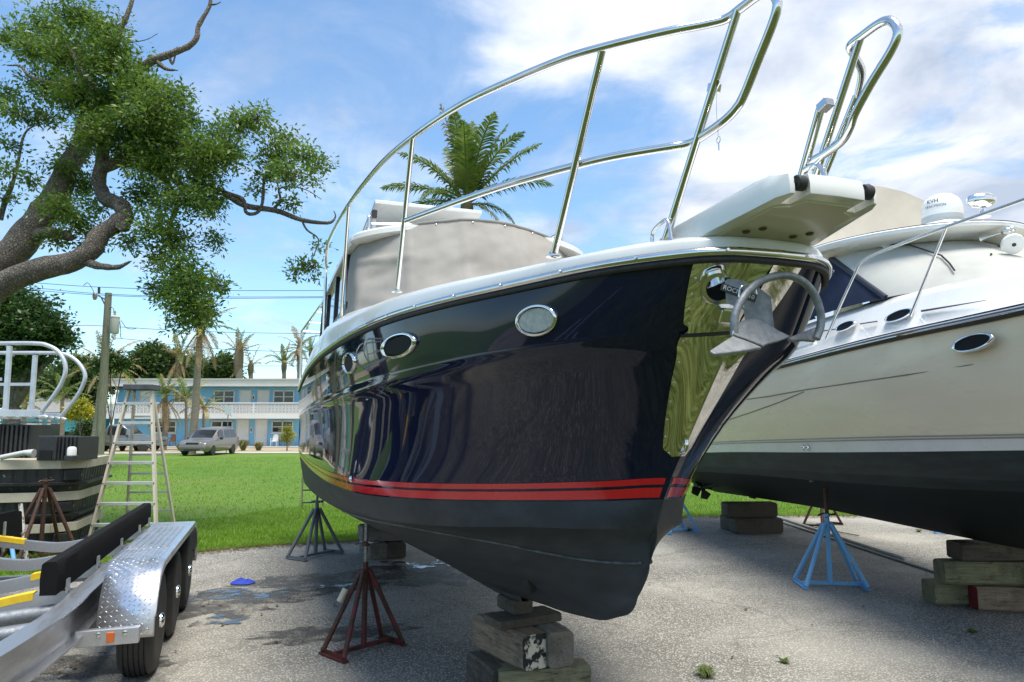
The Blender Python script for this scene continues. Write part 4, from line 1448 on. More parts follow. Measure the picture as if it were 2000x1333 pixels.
# bow rail
RT = [C(2120, 345, y=-1.20), C(2000, 390, y=-1.215), C(1850, 443, y=-1.225), C(1760, 477, y=-1.23), C(1703, 500, y=-1.235), C(1680, 516, y=-1.24), C(1668, 540, y=-1.245), C(1640, 600, y=-1.25), C(1614, 661, y=-1.26)]
for s in (1, -1):
    rt = [Vector((p.x, p.y * s, p.z)) for p in RT]
    MB().tube([Vector(q) for q in catmull(rt, 90)], .0135, 10).build('bow_rail', M_steel(), cru, smooth=60)
    for (f, h) in (((1778, 618), (1848, 445)), ((2010, 565), (2090, 357))):
        a, b = C(*f, y=-1.255), C(*h, y=-1.222); a.y *= s; b.y *= s
        MB().tube([a, b], .012, 10).build('stanchion', M_steel(), cru, smooth=60)


def cport(px, py, y, ru, rz, tilt_n, name):
    p = C(px, py, y=y); n = Vector(tilt_n).normalized()
    r = Vector((1, 0, 0)); r = (r - n * r.dot(n)).normalized(); u = n.cross(r)
    if u.z < 0: u = -u
    r = (r + u * .06).normalized()
    G = []
    for f, h in ((1.0, -.01), (1.0, .006), (.93, .012), (.82, .012), (.78, .0)):
        G.append([p + r * (ru * (1 - (1 - f) * .6) * math.cos(a)) + u * (rz * f * math.sin(a)) + n * h for a in np.linspace(0, 2 * math.pi, 36, endpoint=False)])
    fr = MB().grid(G, closed_u=True).build(name, M_chrome(), cru, smooth=50)
    MB().slab([p + r * (ru * .86 * math.cos(a)) + u * (rz * .8 * math.sin(a)) + n * .002 for a in np.linspace(0, 2 * math.pi, 36, endpoint=False)], n * .002).build('pane', mat('port_screen', (.008, .008, .009), .5), fr)


cport(1899, 670, -1.365, .20, .062, (0, -1, .12), 'porthole')
cport(1651, 638, -1.135, .17, .050, (0, -1, .34), 'porthole')
cport(1755, 617, -1.13, .19, .052, (0, -1, .34), 'porthole')
for px in (1569, 1577.5): # scuppers in the boot stripe
    MB().lathe([(0, .004), (.012, .004), (.02, .012), (.024, 0)], 14, Matrix.Translation(C(px, 875, y=-1.31)) @ Matrix.Rotation(R(90), 4, 'X')).build('scupper', M_chrome(), cru, smooth=50)
MB().lathe([(0, .004), (.014, .004), (.02, .010), (.024, 0)], 14, Matrix.Translation(C(1517, 757, y=-1.355)) @ Matrix.Rotation(R(90), 4, 'X')).build('scupper', M_chrome(), cru, smooth=50)


def c_surf(px, py):
    best = None
    for q in np.linspace(0, 1, 41):
        row = clerp('stop', 'sheer', q, .02)
        for p in row:
            v = Vector((p[0], -p[1], p[2])); wp = CF.O + CF.fw * v.x + CF.pt * v.y; wp.z = v.z
            k = wp - Vector((0, 0, CAM_H)); yy = k.y * _c + k.z * _s; zz = -k.y * _s + k.z * _c
            if yy < .5: continue
            d = (1000 + F_PX * k.x / yy - px) ** 2 + (666.5 - F_PX * zz / yy - py) ** 2
            if best is None or d < best[0]: best = (d, p[1])
    return C(px, py, y=-best[1])


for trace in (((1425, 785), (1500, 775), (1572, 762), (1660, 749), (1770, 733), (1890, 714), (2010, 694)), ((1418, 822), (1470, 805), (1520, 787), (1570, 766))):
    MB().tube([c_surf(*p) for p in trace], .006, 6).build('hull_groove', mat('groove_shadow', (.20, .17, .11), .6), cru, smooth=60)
# deck hardware: cleat, toe rail, navy coach line beside the ports
zt = [C(1600, 652, y=-1.15), C(1625, 645, y=-1.14)]
MB().tube([C(1608, 647, y=-1.14), C(1634, 643, y=-1.14)], .006, 5).build('coach_line', mat('navy_line', (.01, .014, .035), .3), cru)
MB().tube([C(1680, 633, y=-1.135), C(1713, 628, y=-1.135)], .006, 5).build('coach_line', mat('navy_line', (.01, .014, .035), .3), cru)
MB().tube([C(1800, 608, y=-1.125), C(1860, 598, y=-1.125), C(1925, 587, y=-1.125)], [.009, .006, .002], 5).build('coach_line', mat('navy_line', (.01, .014, .035), .3), cru)
MB().bar(C(1526, 692, y=-1.29), C(1592, 671, y=-1.29), .05, .035).build('toe_rail', M_white(), cru, bevel=.008)
ck = C(1506, 703, y=-1.29)
cl_ = MB().tube([ck + V(-.08, 0, .05), ck + V(.08, 0, .05)], .008, 8)
for d in (-.03, .03): cl_.tube([ck + V(d, 0, 0), ck + V(d, 0, .05)], .008, 8)
cl_.build('cleat', M_steel(), cru, smooth=50)
# propeller shafts and rudder seen past the navy bow
for s in (-1, 1):
    MB().tube([(-4.3, .45 * s, .85), (-5.75, .45 * s, .62)], .03, 8).build('propeller_shaft', M_cbot, cru, smooth=50)
    pr = MB().lathe([(.0, -.06), (.04, -.05), (.05, .05), (.0, .07)], 12, Matrix.Translation((-5.78, .45 * s, .615)) @ Matrix.Rotation(R(90), 4, 'Y'))
    for k in range(4):
        a = k * math.pi / 2 + .4
        d1 = Vector((0, math.cos(a), math.sin(a))); d2 = Vector((0, -math.sin(a), math.cos(a)))
        c0 = Vector((-5.78, .45 * s, .615))
        pr.slab([c0 + d1 * .04 - d2 * .03, c0 + d1 * .15 - d2 * .10, c0 + d1 * .22, c0 + d1 * .15 + d2 * .09 + V(.05, 0, 0), c0 + d1 * .04 + d2 * .03], (.008, 0, 0))
    pr.build('propeller', mat('bronze_dark', (.03, .03, .025), .5, .4), cru, smooth=30)
    MB().slab([(-5.95, .45 * s, .95), (-6.2, .45 * s, .95), (-6.25, .45 * s, .5), (-6.02, .45 * s, .46)], (0, .025, 0)).build('rudder', M_cbot, cru, bevel=.008)


# ================================================================== JACK STANDS, TIMBER, TRAILER, DOCKS
def rusty(name, paint, rust=(.075, .028, .014), rust2=(.03, .014, .010), amt=.5):
    m, N, L, b = node_mat(name)
    tc = N.new('ShaderNodeTexCoord'); o = tc.outputs['Object']
    n1 = tex(N, L, o, 'Noise', 9, 6, .7).outputs['Fac']; n2 = tex(N, L, o, 'Noise', 40, 5, .7).outputs['Fac']
    r = mixc(N, L, mapr(N, L, n2, .35, .65), rust, rust2)
    cur = mixc(N, L, mapr(N, L, n1, amt, amt + .10), paint, r)
    L.new(cur, b.inputs['Base Color']); b.inputs['Roughness'].default_value = .62
    bp = N.new('ShaderNodeBump'); bp.inputs['Strength'].default_value = .3; bp.inputs['Distance'].default_value = .004
    L.new(n2, bp.inputs['Height']); L.new(bp.outputs[0], b.inputs['Normal'])
    return m


M_rust_red = rusty('rust_red_paint', (.13, .018, .022), amt=.42)
M_rust = rusty('bare_rust', (.10, .045, .028), amt=.35)
M_bluepaint = rusty('light_blue_paint', (.17, .42, .70), (.10, .05, .03), (.05, .03, .02), amt=.63)
M_greystand = rusty('grey_galvanised_paint', (.13, .145, .16), (.09, .07, .06), (.05, .05, .05), amt=.62)
M_brown = rusty('brown_rust', (.05, .03, .022), amt=.4)


def jack_stand(name, loc, rz, leg_top, foot_r, pole_top, m, screw_m, label, r=.021, angles=(20, 110, 200, 290), rails='UU', plate=None, nut_z=None, lean=0, screw_r=.016, ply=None):
    """four splayed pipe legs on angle-iron skids round a centre post, screw and top pad"""
    st = empty(name, loc, rz)
    MB().tube([(0, 0, .03), (0, 0, leg_top + .06)], r * 1.12, 14).build('centre_post', m, st, smooth=60)
    feet = []
    for a in angles:
        f = Vector((math.cos(R(a)) * foot_r, math.sin(R(a)) * foot_r, .035)); feet.append(f)
        MB().tube([Vector((f.x * .10, f.y * .10, leg_top)), f], r, 12).build('leg', m, st, smooth=60)
    # skids: two angle irons joining neighbouring feet, two stays to the post
    prs = [(0, 1), (2, 3)] if rails == 'UU' else [(i, (i + 1) % len(feet)) for i in range(len(feet))]
    for i, j in prs:
        d = (feet[j] - feet[i]).normalized()
        MB().bar(feet[i] - d * .03 + V(0, 0, -.022), feet[j] + d * .03 + V(0, 0, -.022), .05, .008).bar(feet[i] - d * .03 + V(0, 0, -.005), feet[j] + d * .03 + V(0, 0, -.005), .008, .035).build('skid', m, st)
        mid = (feet[i] + feet[j]) / 2
        if rails == 'UU':
            MB().bar(mid + V(0, 0, -.004), V(0, 0, .035), .03, .03).build('stay', m, st)
    nz = nut_z or leg_top + .09
    MB().tube([(0, 0, leg_top), (0, 0, pole_top - .01)], screw_r, 12).build('screw', screw_m, st, smooth=60)
    MB().lathe([(.03, 0), (.034, .006), (.034, .03), (.02, .036)], 12, Matrix.Translation((0, 0, nz - .02))).build('nut', m, st, smooth=30)
    MB().tube(catmull([(-.085, .01, nz - .012), (-.04, .03, nz + .008), (.04, -.03, nz + .008), (.085, -.01, nz + .014)], 12), .011, 8).build('nut_handle', screw_m, st, smooth=60)
    if plate:
        mr_ = Matrix.Rotation(plate[2], 4, plate[3])
        MB().box((0, 0, pole_top), (plate[0], plate[1], .022), M=mr_).build('top_pad', ply or m, st, bevel=.003)
        MB().lathe([(.03, -.05), (.05, -.012)], 10, Matrix.Translation((0, 0, pole_top))).build('pad_socket', m, st, smooth=60)
    tag(st, label, 'jack stand')
    return st


p = onz(710, 1272)
jack_stand('jack_stand', (p.x, p.y, .004), R(12), .60, .30, 1.07, M_rust_red, mat('threaded_zinc', (.30, .31, .32), .45, .6, col2=(.16, .15, .14), nscale=60), 'rusty dark red jack stand under the navy bow', r=.019, angles=(8, 62, 188, 242), nut_z=.80,
           plate=(.24, .24, R(28), 'Y'))
tape = MB().tube([V(-.19, -.045, .38), V(-.145, -.03, .47)], .024, 12)
tape.build('paint_mark', mat('cream_tape', (.55, .50, .38), .7), bpy.data.objects['jack_stand'], smooth=60)
p = onz(616, 1088)
jack_stand('jack_stand', (p.x, p.y, .004), R(25), .62, .36, .865, M_greystand, M_greystand, 'grey pipe jack stand near the lawn under the navy stern', r=.022, angles=(5, 60, 185, 240), plate=(.22, .22, R(20), 'Y'))
p = onz(1622, 1146)
jack_stand('jack_stand', (p.x, p.y, .004), R(-18), .66, .37, 1.185, M_bluepaint, M_rust, 'light blue painted jack stand with rusty screw under the cream cruiser', r=.023, angles=(-20, 40, 160, 225), plate=(.36, .30, R(-24), 'Y'),
           ply=mat('weathered_ply', (.30, .26, .20), .8, col2=(.2, .17, .13), nscale=9), screw_r=.022)
p = onz(1607, 1028)
jack_stand('jack_stand', (p.x, p.y, .004), R(10), .62, .36, .95, M_brown, M_brown, 'dark brown rusty jack stand on the far side of the cream cruiser', r=.021, angles=(0, 55, 180, 235), plate=(.25, .25, R(20), 'Y'))
p = onz(1322, 1040)
jack_stand('jack_stand', (p.x, p.y, .004), R(0), .60, .33, .95, M_bluepaint, M_rust, 'light blue jack stand half hidden behind the navy bow', r=.021, angles=(0, 60, 180, 240), plate=(.25, .25, R(-15), 'Y'))
p = onz(1850, 1040)
jack_stand('jack_stand', (p.x, p.y, .004), R(30), .60, .34, 1.0, M_bluepaint, M_rust, 'light blue jack stand beyond the cream cruiser keel with only its feet showing', r=.021, angles=(0, 60, 180, 240), plate=(.25, .25, R(15), 'Y'))
# parked rusty stands by the docks
for k, (px, py, rz, lb, h) in enumerate(((18, 1082, 10, 'bare rusty jack stand leaning among others beside the black docks', 1.06), (78, 1092, 40, 'brown rusty jack stand with long legs in front of the beige dock frames', 1.02))):
    p = onz(px, py)
    o = jack_stand('jack_stand', (p.x, p.y, .004), R(rz), h - .12, .42, h + .02, M_rust, M_rust, lb, r=.024, angles=(-10, 50, 170, 230))

# loose pipes leaning by the docks: pale blue and rusty
for (x0, y0, x1, y1, m, lb) in ((20, 1062, 27, 1100, M_bluepaint, 'short pale blue pipe leaning on the trailer board'), (46, 1045, 52, 1100, mat('flaking_white_pipe', (.42, .42, .40), .6, col2=(.14, .07, .04), nscale=18, lo=.5, hi=.56), 'flaking white pipe leaning between the rusty stands')):
    b = onz(x1, y1); a = aty(x0 - 6, y0 - 60, b.y + .15)
    tag(MB().tube([b + V(0, 0, .02), a], .026, 12).build('leaning_pipe', m, smooth=60), lb, 'pipe')


# ---------------------------------------------------------------- timber blocking
def timber_material(name, c1, c2, c3):
    m, N, L, b = node_mat(name)
    tc = N.new('ShaderNodeTexCoord'); o = tc.outputs['Object']
    mp = N.new('ShaderNodeMapping'); mp.inputs['Scale'].default_value = (1.2, 14, 14); L.new(o, mp.inputs[0])
    g = tex(N, L, mp.outputs[0], 'Noise', 3.0, 7, .7, .6).outputs['Fac']
    d = tex(N, L, o, 'Noise', 5, 5, .65).outputs['Fac']
    # end grain rings
    sep = N.new('ShaderNodeSeparateXYZ'); L.new(o, sep.inputs[0])
    cb = N.new('ShaderNodeCombineXYZ'); L.new(sep.outputs[1], cb.inputs[1]); L.new(sep.outputs[2], cb.inputs[2])
    w = N.new('ShaderNodeTexWave'); w.wave_type = 'RINGS'; w.rings_direction = 'X'; w.inputs['Scale'].default_value = 38; w.inputs['Distortion'].default_value = 2.5
    w.inputs['Detail'].default_value = 3; L.new(cb.outputs[0], w.inputs['Vector'])
    geo = N.new('ShaderNodeNewGeometry'); tcn = N.new('ShaderNodeSeparateXYZ'); L.new(tc.outputs['Normal'], tcn.inputs[0])
    ab = N.new('ShaderNodeMath'); ab.operation = 'ABSOLUTE'; L.new(tcn.outputs[0], ab.inputs[0])
    endf = mapr(N, L, ab.outputs[0], .6, .9)
    long = mixc(N, L, mapr(N, L, g, .35, .68), c1, c2)
    endc = mixc(N, L, mapr(N, L, w.outputs['Fac'], .2, .8, 0, .55), tuple(q * .85 for q in c1), tuple(q * .5 for q in c2))
    cur = mixc(N, L, endf, long, endc)
    cur = mixc(N, L, mapr(N, L, d, .48, .72, 0, .75), cur, c3)
    # checks: long dark splits
    mp2 = N.new('ShaderNodeMapping'); mp2.inputs['Scale'].default_value = (.55, 7, 7); L.new(o, mp2.inputs[0])
    k = tex(N, L, mp2.outputs[0], 'Noise', 4.2, 3, .5, .4).outputs['Fac']
    kk = N.new('ShaderNodeMath'); kk.operation = 'SUBTRACT'; L.new(k, kk.inputs[0]); kk.inputs[1].default_value = .5
    ka = N.new('ShaderNodeMath'); ka.operation = 'ABSOLUTE'; L.new(kk.outputs[0], ka.inputs[0])
    ck = mapr(N, L, ka.outputs[0], .0, .010, .85, 0.0)
    cur = mixc(N, L, ck, cur, (.018, .014, .010))
    L.new(cur, b.inputs['Base Color']); b.inputs['Roughness'].default_value = .85
    bp = N.new('ShaderNodeBump'); bp.inputs['Strength'].default_value = .6; bp.inputs['Distance'].default_value = .008
    h = N.new('ShaderNodeMath'); h.operation = 'SUBTRACT'; L.new(g, h.inputs[0]); L.new(ck, h.inputs[1])
    L.new(h.outputs[0], bp.inputs['Height']); L.new(bp.outputs[0], b.inputs['Normal'])
    return m


T_brown = timber_material('weathered_timber', (.33, .245, .16), (.19, .135, .085), (.10, .08, .06))
T_grey = timber_material('grey_timber', (.28, .255, .205), (.165, .15, .12), (.085, .08, .065))
T_green = timber_material('mossy_timber', (.28, .27, .15), (.18, .16, .09), (.09, .085, .055))
T_dark = timber_material('dark_timber', (.13, .11, .08), (.07, .06, .045), (.035, .032, .027))
M_redend = mat('red_painted_end', (.26, .022, .03), .75, col2=(.17, .03, .03), nscale=14, bump=.3, bscale=40)
M_whitepatch = mat('flaking_white_black', (.62, .58, .46), .8, col2=(.02, .02, .018), nscale=16, lo=.46, hi=.52, bump=.4, bscale=40)


def timber(frame, c, L_, w, h, deg, m, label, name='timber_block', ends=None, roll=0.0):
    """beam with worn corners; long axis at deg from the frame's forward direction"""
    P_ = frame.O + frame.fw * c[0] + frame.pt * c[1]
    mb = MB()
    n = 9; rows = []
    rr = min(w, h) * .11
    prof = [(-w / 2 + rr, -h / 2), (w / 2 - rr, -h / 2), (w / 2, -h / 2 + rr), (w / 2, h / 2 - rr), (w / 2 - rr, h / 2), (-w / 2 + rr, h / 2), (-w / 2, h / 2 - rr), (-w / 2, -h / 2 + rr)]
    sd = random.random() * 50
    for k in range(n):
        x = -L_ / 2 + L_ * k / (n - 1)
        f = .955 if k in (0, n - 1) else 1.0
        xx = x
        rows.append([Vector((xx + (0 if 0 < k < n - 1 else random.uniform(-.004, .004)), y * f + .005 * mnoise.noise(Vector((x * 4, y * 9, sd))), z * f + (.004 * mnoise.noise(Vector((x * 4, z * 9, sd + 5))) if z > -h * .4 else 0))) for y, z in prof])
    rows = [[p + V(-.008 if False else 0, 0, 0) for p in rows[0]]] + rows[1:]
    mb.grid(rows, closed_u=True)
    mb.add(rows[0], [tuple(range(8))[::-1]]); mb.add(rows[-1], [tuple(range(8))])
    o = mb.build(name, m, None, smooth=28)
    o.location = (P_.x, P_.y, c[2]); o.rotation_euler = (roll, 0, frame.rz + R(deg))
    tag(o, label, 'timber')
    if ends:
        for sgn, em in ends:
            MB().slab([Vector((sgn * (L_ / 2 + .001), y * .95, z * .95)) for y, z in prof], (sgn * .003, 0, 0)).build('end_paint', em, o)
    return o


# stack under the navy bow: two ground beams, two on top, a plank and a wedge block
b1 = .225
P1 = BF.loc(onz(1000, 1345)); 
timber(BF, (-.06, -.13, b1 / 2 + .005), .42, .20, b1, 6, T_dark, 'dark timber lying on the pavement at the back of the bow blocking')
timber(BF, (.14, .13, b1 / 2 + .005), .58, .20, b1, 84, T_green, 'mossy green beam lying across the bottom of the bow blocking')
timber(BF, (-.04, -.03, b1 * 1.5 + .006), .60, .195, b1 * .96, 14, T_brown, 'brown beam with a flaking white end in the bow blocking', ends=((1, M_whitepatch),))
timber(BF, (-.02, .19, b1 * 1.5 + .006), .56, .185, b1 * .96, 4, T_grey, 'grey beam with ringed end grain in the bow blocking')
timber(BF, (-.02, .06, b1 * 2 + .030), .24, .46, .05, 10, T_dark, 'dark flat plank on top of the bow blocking', name='timber_plank')
timber(BF, (-.10, .03, b1 * 2 + .100), .24, .14, .085, 10, T_dark, 'small dark wedge block directly under the navy keel', name='wedge_block')
# stack under the navy boat amidships
c2 = BF.loc(onz(772, 1084))
timber(BF, (c2.x, -.14, .105), .6, .25, .20, 6, T_grey, 'paler lower block under the navy keel amidships, nearer the grey stand')
timber(BF, (c2.x + .02, .13, .105), .6, .25, .20, -2, T_dark, 'darker lower block under the navy keel amidships, away from the grey stand')
timber(BF, (c2.x, -.02, .31), .45, .62, .19, 0, T_grey, 'wide grey block wedged on top under the navy keel amidships')
# cruiser stern stack
c3 = CF.loc(onz(1475, 1038))
timber(CF, (c3.x + .18, -.02, .125), .34, .80, .24, 0, T_dark, 'dark beam on the blue stand side at the bottom of the cruiser stern blocking')
timber(CF, (c3.x - .2, 0, .125), .34, .84, .24, 3, T_dark, 'dark beam on the lawn side at the bottom of the cruiser stern blocking')
timber(CF, (c3.x + .02, -.05, .36), .30, .86, .23, -3, T_dark, 'dark beam on top of the cruiser stern blocking')
# cruiser bow stack with red painted ends
c4 = CF.loc(onz(1960, 1190))
timber(CF, (c4.x + .05, .17, .115), .55, .25, .22, 74, T_brown, 'brown timber with a red painted end at the foot of the cruiser bow blocking', ends=((-1, M_redend),))
timber(CF, (c4.x - .22, .0, .115), .75, .24, .22, 84, T_green, 'dark mossy timber behind the red ended one at the foot of the cruiser blocking')
timber(CF, (c4.x - .02, .12, .335), .95, .24, .21, 78, T_green, 'long mossy beam in the middle of the cruiser bow blocking')
timber(CF, (c4.x + .08, .42, .335), .26, .24, .205, 10, T_brown, 'short beam with a red painted face beside the long mossy beam', ends=((1, M_redend),))
timber(CF, (c4.x - .05, .20, .53), .8, .26, .17, 84, T_dark, 'dark beam on top of the cruiser bow blocking directly under the keel')

# pipes and poles lying under the cruiser
M_pvc = mat('grubby_white_pvc', (.55, .53, .47), .45, col2=(.42, .40, .34), nscale=10)
for (a, b, z, r, lb, m) in (((1515, 1012), (1768, 1096), .03, .022, 'long white plastic pipe lying under the cream cruiser', M_pvc), ((1522, 1021), (1872, 1136), .018, .014, 'thin grey pole lying beside the white pipe under the cruiser', mat('grey_pole', (.25, .25, .24), .5)),
                            ((1590, 1033), (1678, 1050), .03, .014, 'short pale stick lying across the white pipe', M_pvc)):
    A0, B0 = onz(*a), onz(*b)
    tag(MB().tube([A0 + V(0, 0, z), (A0 + B0) / 2 + V(0, 0, z), B0 + V(0, 0, z)], r, 10).build('pipe', m, smooth=60), lb, 'pipe')

# ---------------------------------------------------------------- boat trailer
h1 = onz(331, 1210, .35) + Vector((-math.cos(R(18.6)), -math.sin(R(18.6)), 0)) * .17     # hub cap to wheel centre
TF = Frame((h1.x, h1.y), 18.6)
tr = empty('boat_trailer', (TF.O.x, TF.O.y, 0), TF.rz)
tag(tr, 'aluminium three axle boat trailer with black carpeted bunks and diamond plate fender', 'trailer')
SP = .93


def diamond_material():
    m, N, L, b = node_mat('diamond_plate')
    b.inputs['Base Color'].default_value = (.66, .67, .69, 1); b.inputs['Metallic'].default_value = .9; b.inputs['Roughness'].default_value = .3
    tc = N.new('ShaderNodeTexCoord'); o = tc.outputs['Object']
    n = tex(N, L, o, 'Noise', 8, 4, .6).outputs['Fac']
    L.new(mapr(N, L, n, .3, .7, .24, .42), b.inputs['Roughness'])
    return m


M_dia = diamond_material()
wheel0 = None


def wheel(x, y, side):
    o = MB()
    w, ro = .225, .349
    prof = [(.20, -w / 2), (.26, -w / 2 - .004), (.315, -w / 2 + .006), (.338, -w / 2 + .028)]
    g = [-.062, -.031, 0, .031, .062]
    for a in g:
        prof += [(ro, a - .011), (ro, a - .0045), (ro - .010, a - .003), (ro - .010, a + .003), (ro, a + .0045), (ro, a + .011)]
    prof += [(.338, w / 2 - .028), (.315, w / 2 - .006), (.26, w / 2 + .004), (.20, w / 2)]
    Mw = Matrix.Translation((x, y, .35)) @ Matrix.Rotation(R(-90 * side), 4, 'X')
    ty = MB().lathe(prof, 56, Mw).build('wheel', M_rubber(), tr, smooth=35)
    rm = MB().lathe([(.215, .085), (.205, .10), (.195, .08), (.17, .03), (.09, .045), (.0, .045)], 40, Mw)
    for k in range(8):
        a = k * math.pi / 4
        c = Vector((.135 * math.cos(a), .135 * math.sin(a), .062))
        rm.bar(Mw @ Vector((.075 * math.cos(a), .075 * math.sin(a), .07)), Mw @ Vector((.20 * math.cos(a), .20 * math.sin(a), .085)), .042, .02, up=(0, 1, 0))
    rm.build('rim', mat('black_rim', (.02, .02, .022), .3, .3), ty, smooth=40)
    MB().lathe([(.058, .05), (.058, .09), (.05, .125), (.03, .138), (.0, .142)], 24, Mw).build('hub_cap', M_chrome(), ty, smooth=40)
    lug = MB()
    for k in range(6):
        a = k * math.pi / 3
        lug.lathe([(.011, .05), (.011, .075), (.006, .082)], 6, Mw @ Matrix.Translation((.078 * math.cos(a), .078 * math.sin(a), 0)))
    lug.build('lug_nuts', M_chrome(), ty)
    return ty


BEAM_Y = -.50                      # outer face of the port main beam relative to the wheel centre line
TW = 2.35                          # track
for k in range(3):
    wheel(-SP * k, 0, 1); wheel(-SP * k, -TW, -1)
    MB().bar((-SP * k, .02, .35), (-SP * k, -TW - .02, .35), .075, .075).build('axle', M_galv(), tr)


def ibeam(pts, name, h=.23, fl=.125):
    """I-section swept along pts (top flange centre); web and two flanges"""
    mb = MB()
    sec = [(-fl / 2, 0), (fl / 2, 0), (fl / 2, -.010), (.005, -.016), (.005, -h + .016), (fl / 2, -h + .010), (fl / 2, -h), (-fl / 2, -h), (-fl / 2, -h + .010), (-.005, -h + .016), (-.005, -.016), (-fl / 2, -.010)]
    rows = []
    for i, p in enumerate(pts):
        p = Vector(p); d = Vector(pts[min(i + 1, len(pts) - 1)]) - Vector(pts[max(i - 1, 0)]); d.z = 0; d.normalize()
        s = Vector((-d.y, d.x, 0))
        rows.append([p + s * a + Vector((0, 0, b)) for a, b in sec])
    mb.grid(rows, closed_u=True); mb.add(rows[0], [tuple(range(12))]); mb.add(rows[-1], [tuple(range(12))])
    return mb.build(name, M_alu(), tr, smooth=30)


zb = .655
bx = [-3.1, -1.5, -.2, .35, .75, 1.25, 1.9, 2.6, 3.2]
by = [-.31, -.31, -.31, -.315, -.33, -.40, -.52, -.68, -.81]
bz = [.655, .655, .655, .650, .635, .615, .60, .595, .59]
MAIN = catmull(list(zip(bx, by, bz)), 50)
for s in (1, -1):
    ibeam([(p[0], p[1] if s > 0 else -TW - p[1], p[2]) for p in MAIN], 'main_beam')
    yb = -.46 if s > 0 else -TW + .46
    x0, x1 = (.55, -3.1)
    # carpeted bunk board on brackets
    nb = 26; G = []
    for k in range(nb):
        x = x0 + (x1 - x0) * k / (nb - 1)
        j = .0035
        prof = [(-.045, 0), (.045, 0), (.047, .10), (.043, .185), (.03, .20), (-.03, .20), (-.043, .185), (-.047, .10)]
        G.append([Vector((x, yb + a + random.uniform(-j, j) * .4, .675 + b + random.uniform(-j, j) * .4)) for a, b in prof])
    bm_ = MB().grid(G, closed_u=True); bm_.add(G[0], [tuple(range(8))]); bm_.add(G[-1], [tuple(range(8))])
    bk = bm_.build('bunk', mat('black_carpet', (.009, .009, .010), .95, col2=(.018, .018, .018), nscale=120, bump=.5, bscale=300, spec=.1), tr, smooth=40)
    for x in (.35, -.5, -1.4, -2.3, -2.9):
        MB().box((x, yb + .062 * s, .69), (.06, .012, .09)).build('bunk_bracket', M_alu(), tr)
    # fender over three wheels
    yo = .135 if s > 0 else -TW - .135
    yi = -.20 if s > 0 else -TW + .20
    prof = []
    for a in np.linspace(0, 1, 11):
        an = a * math.pi / 2
        prof.append((.06 + .40 * math.cos(an) ** .9 if a < 1 else .06, .42 + .37 * math.sin(an)))
    fr = [(q[0], q[1]) for q in prof]
    rear = [(-2 * SP - q[0], q[1]) for q in prof[::-1]]
    line = [(.46, .36)] + fr + rear + [(-2 * SP - .46, .36)]
    G = []
    for x, z in line:
        G.append([Vector((x, yi, z)), Vector((x, yo - .012 * s, z)), Vector((x, yo, z - .008 if z > .5 else z)), Vector((x, yo, z - .05 if z > .5 else z))])
    fo = MB().grid(G).build('fender', M_dia, tr, smooth=35)
    sm = fo.modifiers.new('solid', 'SOLIDIFY'); sm.thickness = .005; sm.offset = 1
    # raised lugs of the tread plate: alternating short bars, one joined sheet of relief
    if s > 0:
        lugs = MB()
        cum = [0]
        for a, b in zip(line[:-1], line[1:]): cum.append(cum[-1] + math.hypot(b[0] - a[0], b[1] - a[1]))
        Ltot = cum[-1]
        step = .030
        nU = int(1.25 / step)
        for iu in range(nU):
            su = .02 + iu * step
            i = max(1, min(int(np.searchsorted(cum, su)), len(cum) - 1))
            f = (su - cum[i - 1]) / (cum[i] - cum[i - 1])
            x = line[i - 1][0] * (1 - f) + line[i][0] * f; z = line[i - 1][1] * (1 - f) + line[i][1] * f
            t = Vector((line[i][0] - line[i - 1][0], 0, line[i][1] - line[i - 1][1])).normalized()
            nrm = Vector((-t.z, 0, t.x)); nrm = nrm if nrm.z > 0 or nrm.x > .5 else -nrm
            if nrm.x < -.2: nrm = -nrm
            for iv in range(15):
                y = yi + .02 + iv * step * 1.02
                if y > yo - .03: break
                d = (t + Vector((0, 1 if (iu + iv) % 2 else -1, 0))).normalized()
                c = Vector((x, y, z)) + nrm * .0062
                w_ = d.cross(nrm)
                e = .0145
                lugs.add([c - d * e, c - w_ * .0032, c + d * e, c + w_ * .0032, c + nrm * .0025], [(0, 1, 4), (1, 2, 4), (2, 3, 4), (3, 0, 4)])
        lugs.build('tread_lugs', M_dia, fo, fix=False)['kind'] = 'stuff'
        # ribbed step on top
        for k in range(6):
            y = yi + .035 + k * .048
            MB().bar((-.35, y, .797), (-1.55, y, .797), .018, .007).build('step_rib', M_alu(), fo)
    # bracket in front of the fender with a marker lamp
    ya, yb2 = (-.30, .06) if s > 0 else (-TW + .30, -TW - .06)
    MB().bar((.53, ya, .40), (.53, yb2, .40), .05, .10).build('fender_bracket', M_alu(), tr, bevel=.006)
    lamp = MB().box((.558, (-.10 if s > 0 else -TW + .10), .40), (.012, .045, .062)).build('marker_lamp', mat('amber_lens', (.55, .12, .02), .2, coat=.5), tr, bevel=.004)
    for y in ((-.17, -.02) if s > 0 else ()):
        MB().lathe([(.017, 0), (.016, .006), (.0, .010)], 12, Matrix.Translation((.556, y, .42)) @ Matrix.Rotation(R(90), 4, 'Y')).build('bolt', M_steel(), tr, smooth=50)
